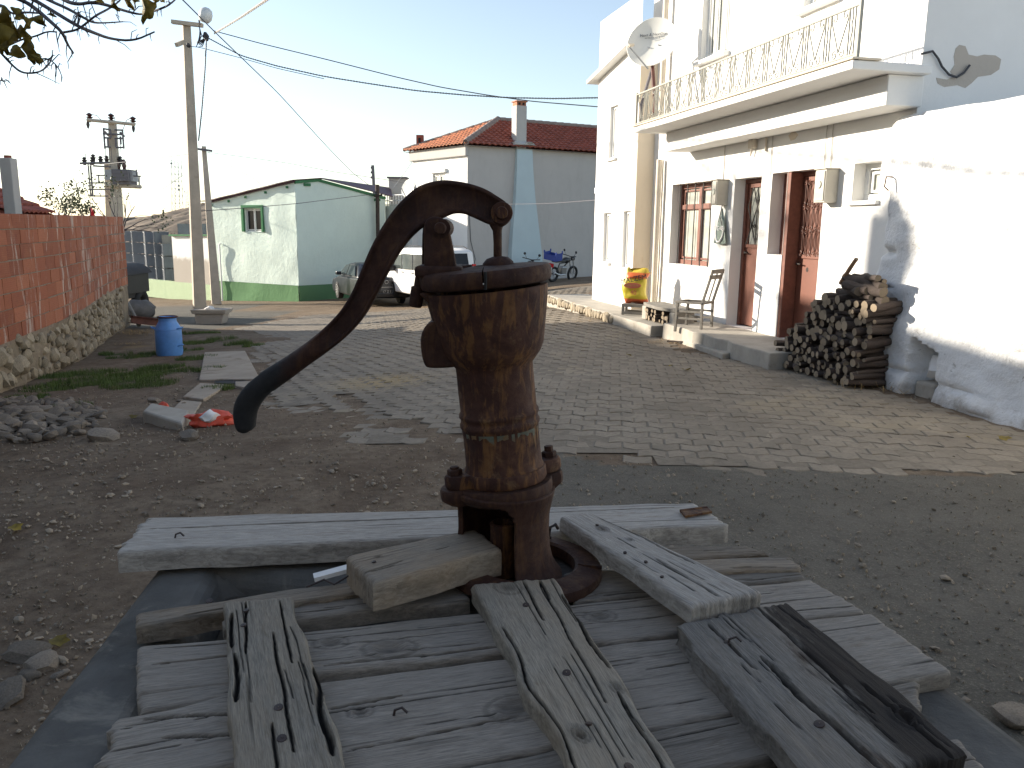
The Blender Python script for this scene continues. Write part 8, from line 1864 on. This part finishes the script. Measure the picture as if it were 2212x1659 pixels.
for j in range(nt2):
    for k in range(nth):
        a = 2 * math.pi * (k + .5) / nth; t = (j + .5) / nt2; dm = min(abs((a - l + math.pi) % (2 * math.pi) - math.pi) - hf for l, hf in zip(legs, halfs))
        lo_ = .10 * (1 - min(1, t / .25))
        if t > .93: keep = True
        else: arch = max(0, (t - .62) / .31); keep = dm < lo_ + (.42 * (1 - (1 - arch ** 2) ** .5) if arch < .999 else 2)
        if keep: bm.faces.new((grid[j][k], grid[j][(k + 1) % nth], grid[j + 1][(k + 1) % nth], grid[j + 1][k]))
bmesh.ops.delete(bm, geom=[v for v in bm.verts if not v.link_faces], context='VERTS')
me = bpy.data.meshes.new('base_skirt'); bm.to_mesh(me); bm.free(); me.materials.append(MT['rustd']); me.polygons.foreach_set('use_smooth', [True] * len(me.polygons))
o = link('base_skirt', me, pump, MBs); sd = o.modifiers.new('solid', 'SOLIDIFY'); sd.thickness = .011; sd.offset = -1; add_bevel(o, .002, 2)
sm_ = o.modifiers.new('sub', 'SUBSURF'); sm_.levels = 1; sm_.render_levels = 1
# top flange of the base, tipped slightly like the pump
Mfl = Matrix.Translation((bcx, YP, bz1 - .013)) @ Matrix.Rotation(rad(-5.5), 4, 'Y')
q = MB(); n = 80; ring = []
for k in range(n):
    a = 2 * math.pi * k / n; r_ = Rt * .93
    for ac in (rad(196), rad(24)):
        d = abs((a - ac + math.pi) % (2 * math.pi) - math.pi)
        if d < .34: r_ = max(r_, Rt * .93 + .03 * max(0, 1 - (d / .34) ** 2) ** .5)
    ring.append((r_, a))
vs = []
for s_, z in ((.90, -.016), (.99, -.008), (1, -.002), (1, .010), (.98, .0145)): vs += [Mfl @ Vector((r_ * s_ * math.cos(a), r_ * s_ * math.sin(a), z)) for r_, a in ring]
q.add(vs, [(j * n + k, j * n + (k + 1) % n, (j + 1) * n + (k + 1) % n, (j + 1) * n + k) for j in range(4) for k in range(n)] + [tuple(range(n)), tuple(range(5 * n - 1, 4 * n - 1, -1))]); q.build('base_flange', MT['rustd'], pump, 35)
# foot ring lying on the boards
rcx = atz(1128, 1205, ZB - .01); Ro = .158
MR = Matrix.Translation((rcx.x, rcx.y - .01, zb_ - .002)) @ Matrix.Rotation(rad(2.5), 4, 'Y')
q = MB(); q.lathe([(Ro * .66, .0), (Ro * .66, .022), (Ro * .70, .026), (Ro * .93, .022), (Ro * .985, .018), (Ro, .010), (Ro, .0)], 72, MR, cap=False); foot = q.build('foot_ring', MT['rustd'], pump, 35)
for a_ in (166, 75):
    a = rad(a_); d = Vector((math.cos(a), math.sin(a), 0)); q = MB(); c_ = Vector((bcx, YP, zb_)); e = Vector((rcx.x, rcx.y - .01, zb_)) + d * Ro * .84; tt = Vector((-d.y, d.x, 0)); s0_ = c_ + d * Rw * .95
    q.hexa([s0_ - tt * .045, e - tt * .040, e + tt * .040, s0_ + tt * .045, s0_ - tt * .042 + Vector((0, 0, .05)), e - tt * .03 + Vector((0, 0, .026)), e + tt * .03 + Vector((0, 0, .026)), s0_ + tt * .042 + Vector((0, 0, .05))]); q.build('foot_gusset', MT['rustd'], pump, bev=.006)
for a_ in (-8, 78, 205): a = rad(a_); q = MB(); q.box((Ro * .84, 0, .0245), (Ro * .30, .006, .006), MR @ Matrix.Rotation(a, 4, 'Z')); q.build('ring_joint', MT['rustd'], foot)
# suction pipe inside the base
pc = PX(1086, 1240); q = MB(); ptz = PX(1086, 1123).z; q.lathe([(.0245, .0), (.0245, ptz - zb_ - .006), (.026, ptz - zb_ - .003), (.023, ptz - zb_), (.018, ptz - zb_), (.018, ptz - zb_ - .05)], 32, Matrix.Translation((PX(1086, 1180).x, YP - .012, zb_))); q.build('suction_pipe', MT['rust'], pump, 50)
q = MB(); q.cyl((bcx, YP + .01, zb_ + Hb * .75), (bcx, YP + .01, zb_ + Hb), .05, 24); q.build('valve_seat', MT['dark'], pump)
q = MB(); q.tube([atz(1205, 1141, ZB + .02), atz(1200, 1133, ZB + .035), atz(1188, 1140, ZB + .03), atz(1185, 1160, ZB + .0)], .0035, 8); q.build('bent_nail', nailm, pump, 60)
q = MB(); a = PX(*(864 + 655 * .243, 921.7 + 1275 * .243), -.10); p_ = atz(1022, 1232, ZT + .03); q.tube([p_ + Vector((0, 0, .0)), p_ + Vector((-.003, 0, -.02)), p_ + Vector((-.012, 0, -.05))], .0035, 8); q.lathe([(.001, -.004), (.006, -.003), (.006, .002), (.001, .004)], 12, Matrix.Translation(p_)); q.build('bent_nail', nailm, pump, 60)
# flaked paint remnants below the collar
q = MB(); zt_p = (MPi @ PX(1080, 921)).z; n = 60; a0_, a1_ = rad(-150), rad(-10); vs = []; rb_ = float(np.interp(zt_p, [z for _, z in pr], [r_ for r_, _ in pr]))
for i in range(n + 1):
    a = a0_ + (a1_ - a0_) * i / n; hgt = .004 + .018 * max(0, noise.noise(Vector((i * .16, 0, 2))) + .25) + .006 * abs(noise.noise(Vector((i * .7, 1, 0)))); hgt *= (1 + 1.6 * (i > n * .82))
    for f_ in (0, 1): vs.append(MP @ Vector(((rb_ + .0006 - .0006 * f_) * math.cos(a), (rb_ + .0006 - .0006 * f_) * math.sin(a), zt_p - hgt * f_)))
q.add(vs, [(2 * i, 2 * i + 1, 2 * i + 3, 2 * i + 2) for i in range(n) if noise.noise(Vector((i * .33, 7, 2))) > -.12]); q.build('paint_flakes', simple('old_green_paint', (.105, .115, .085), .8, .35, 60, .3, .001, stain=((.17, .09, .035), 30, .46)), body, fix=False)
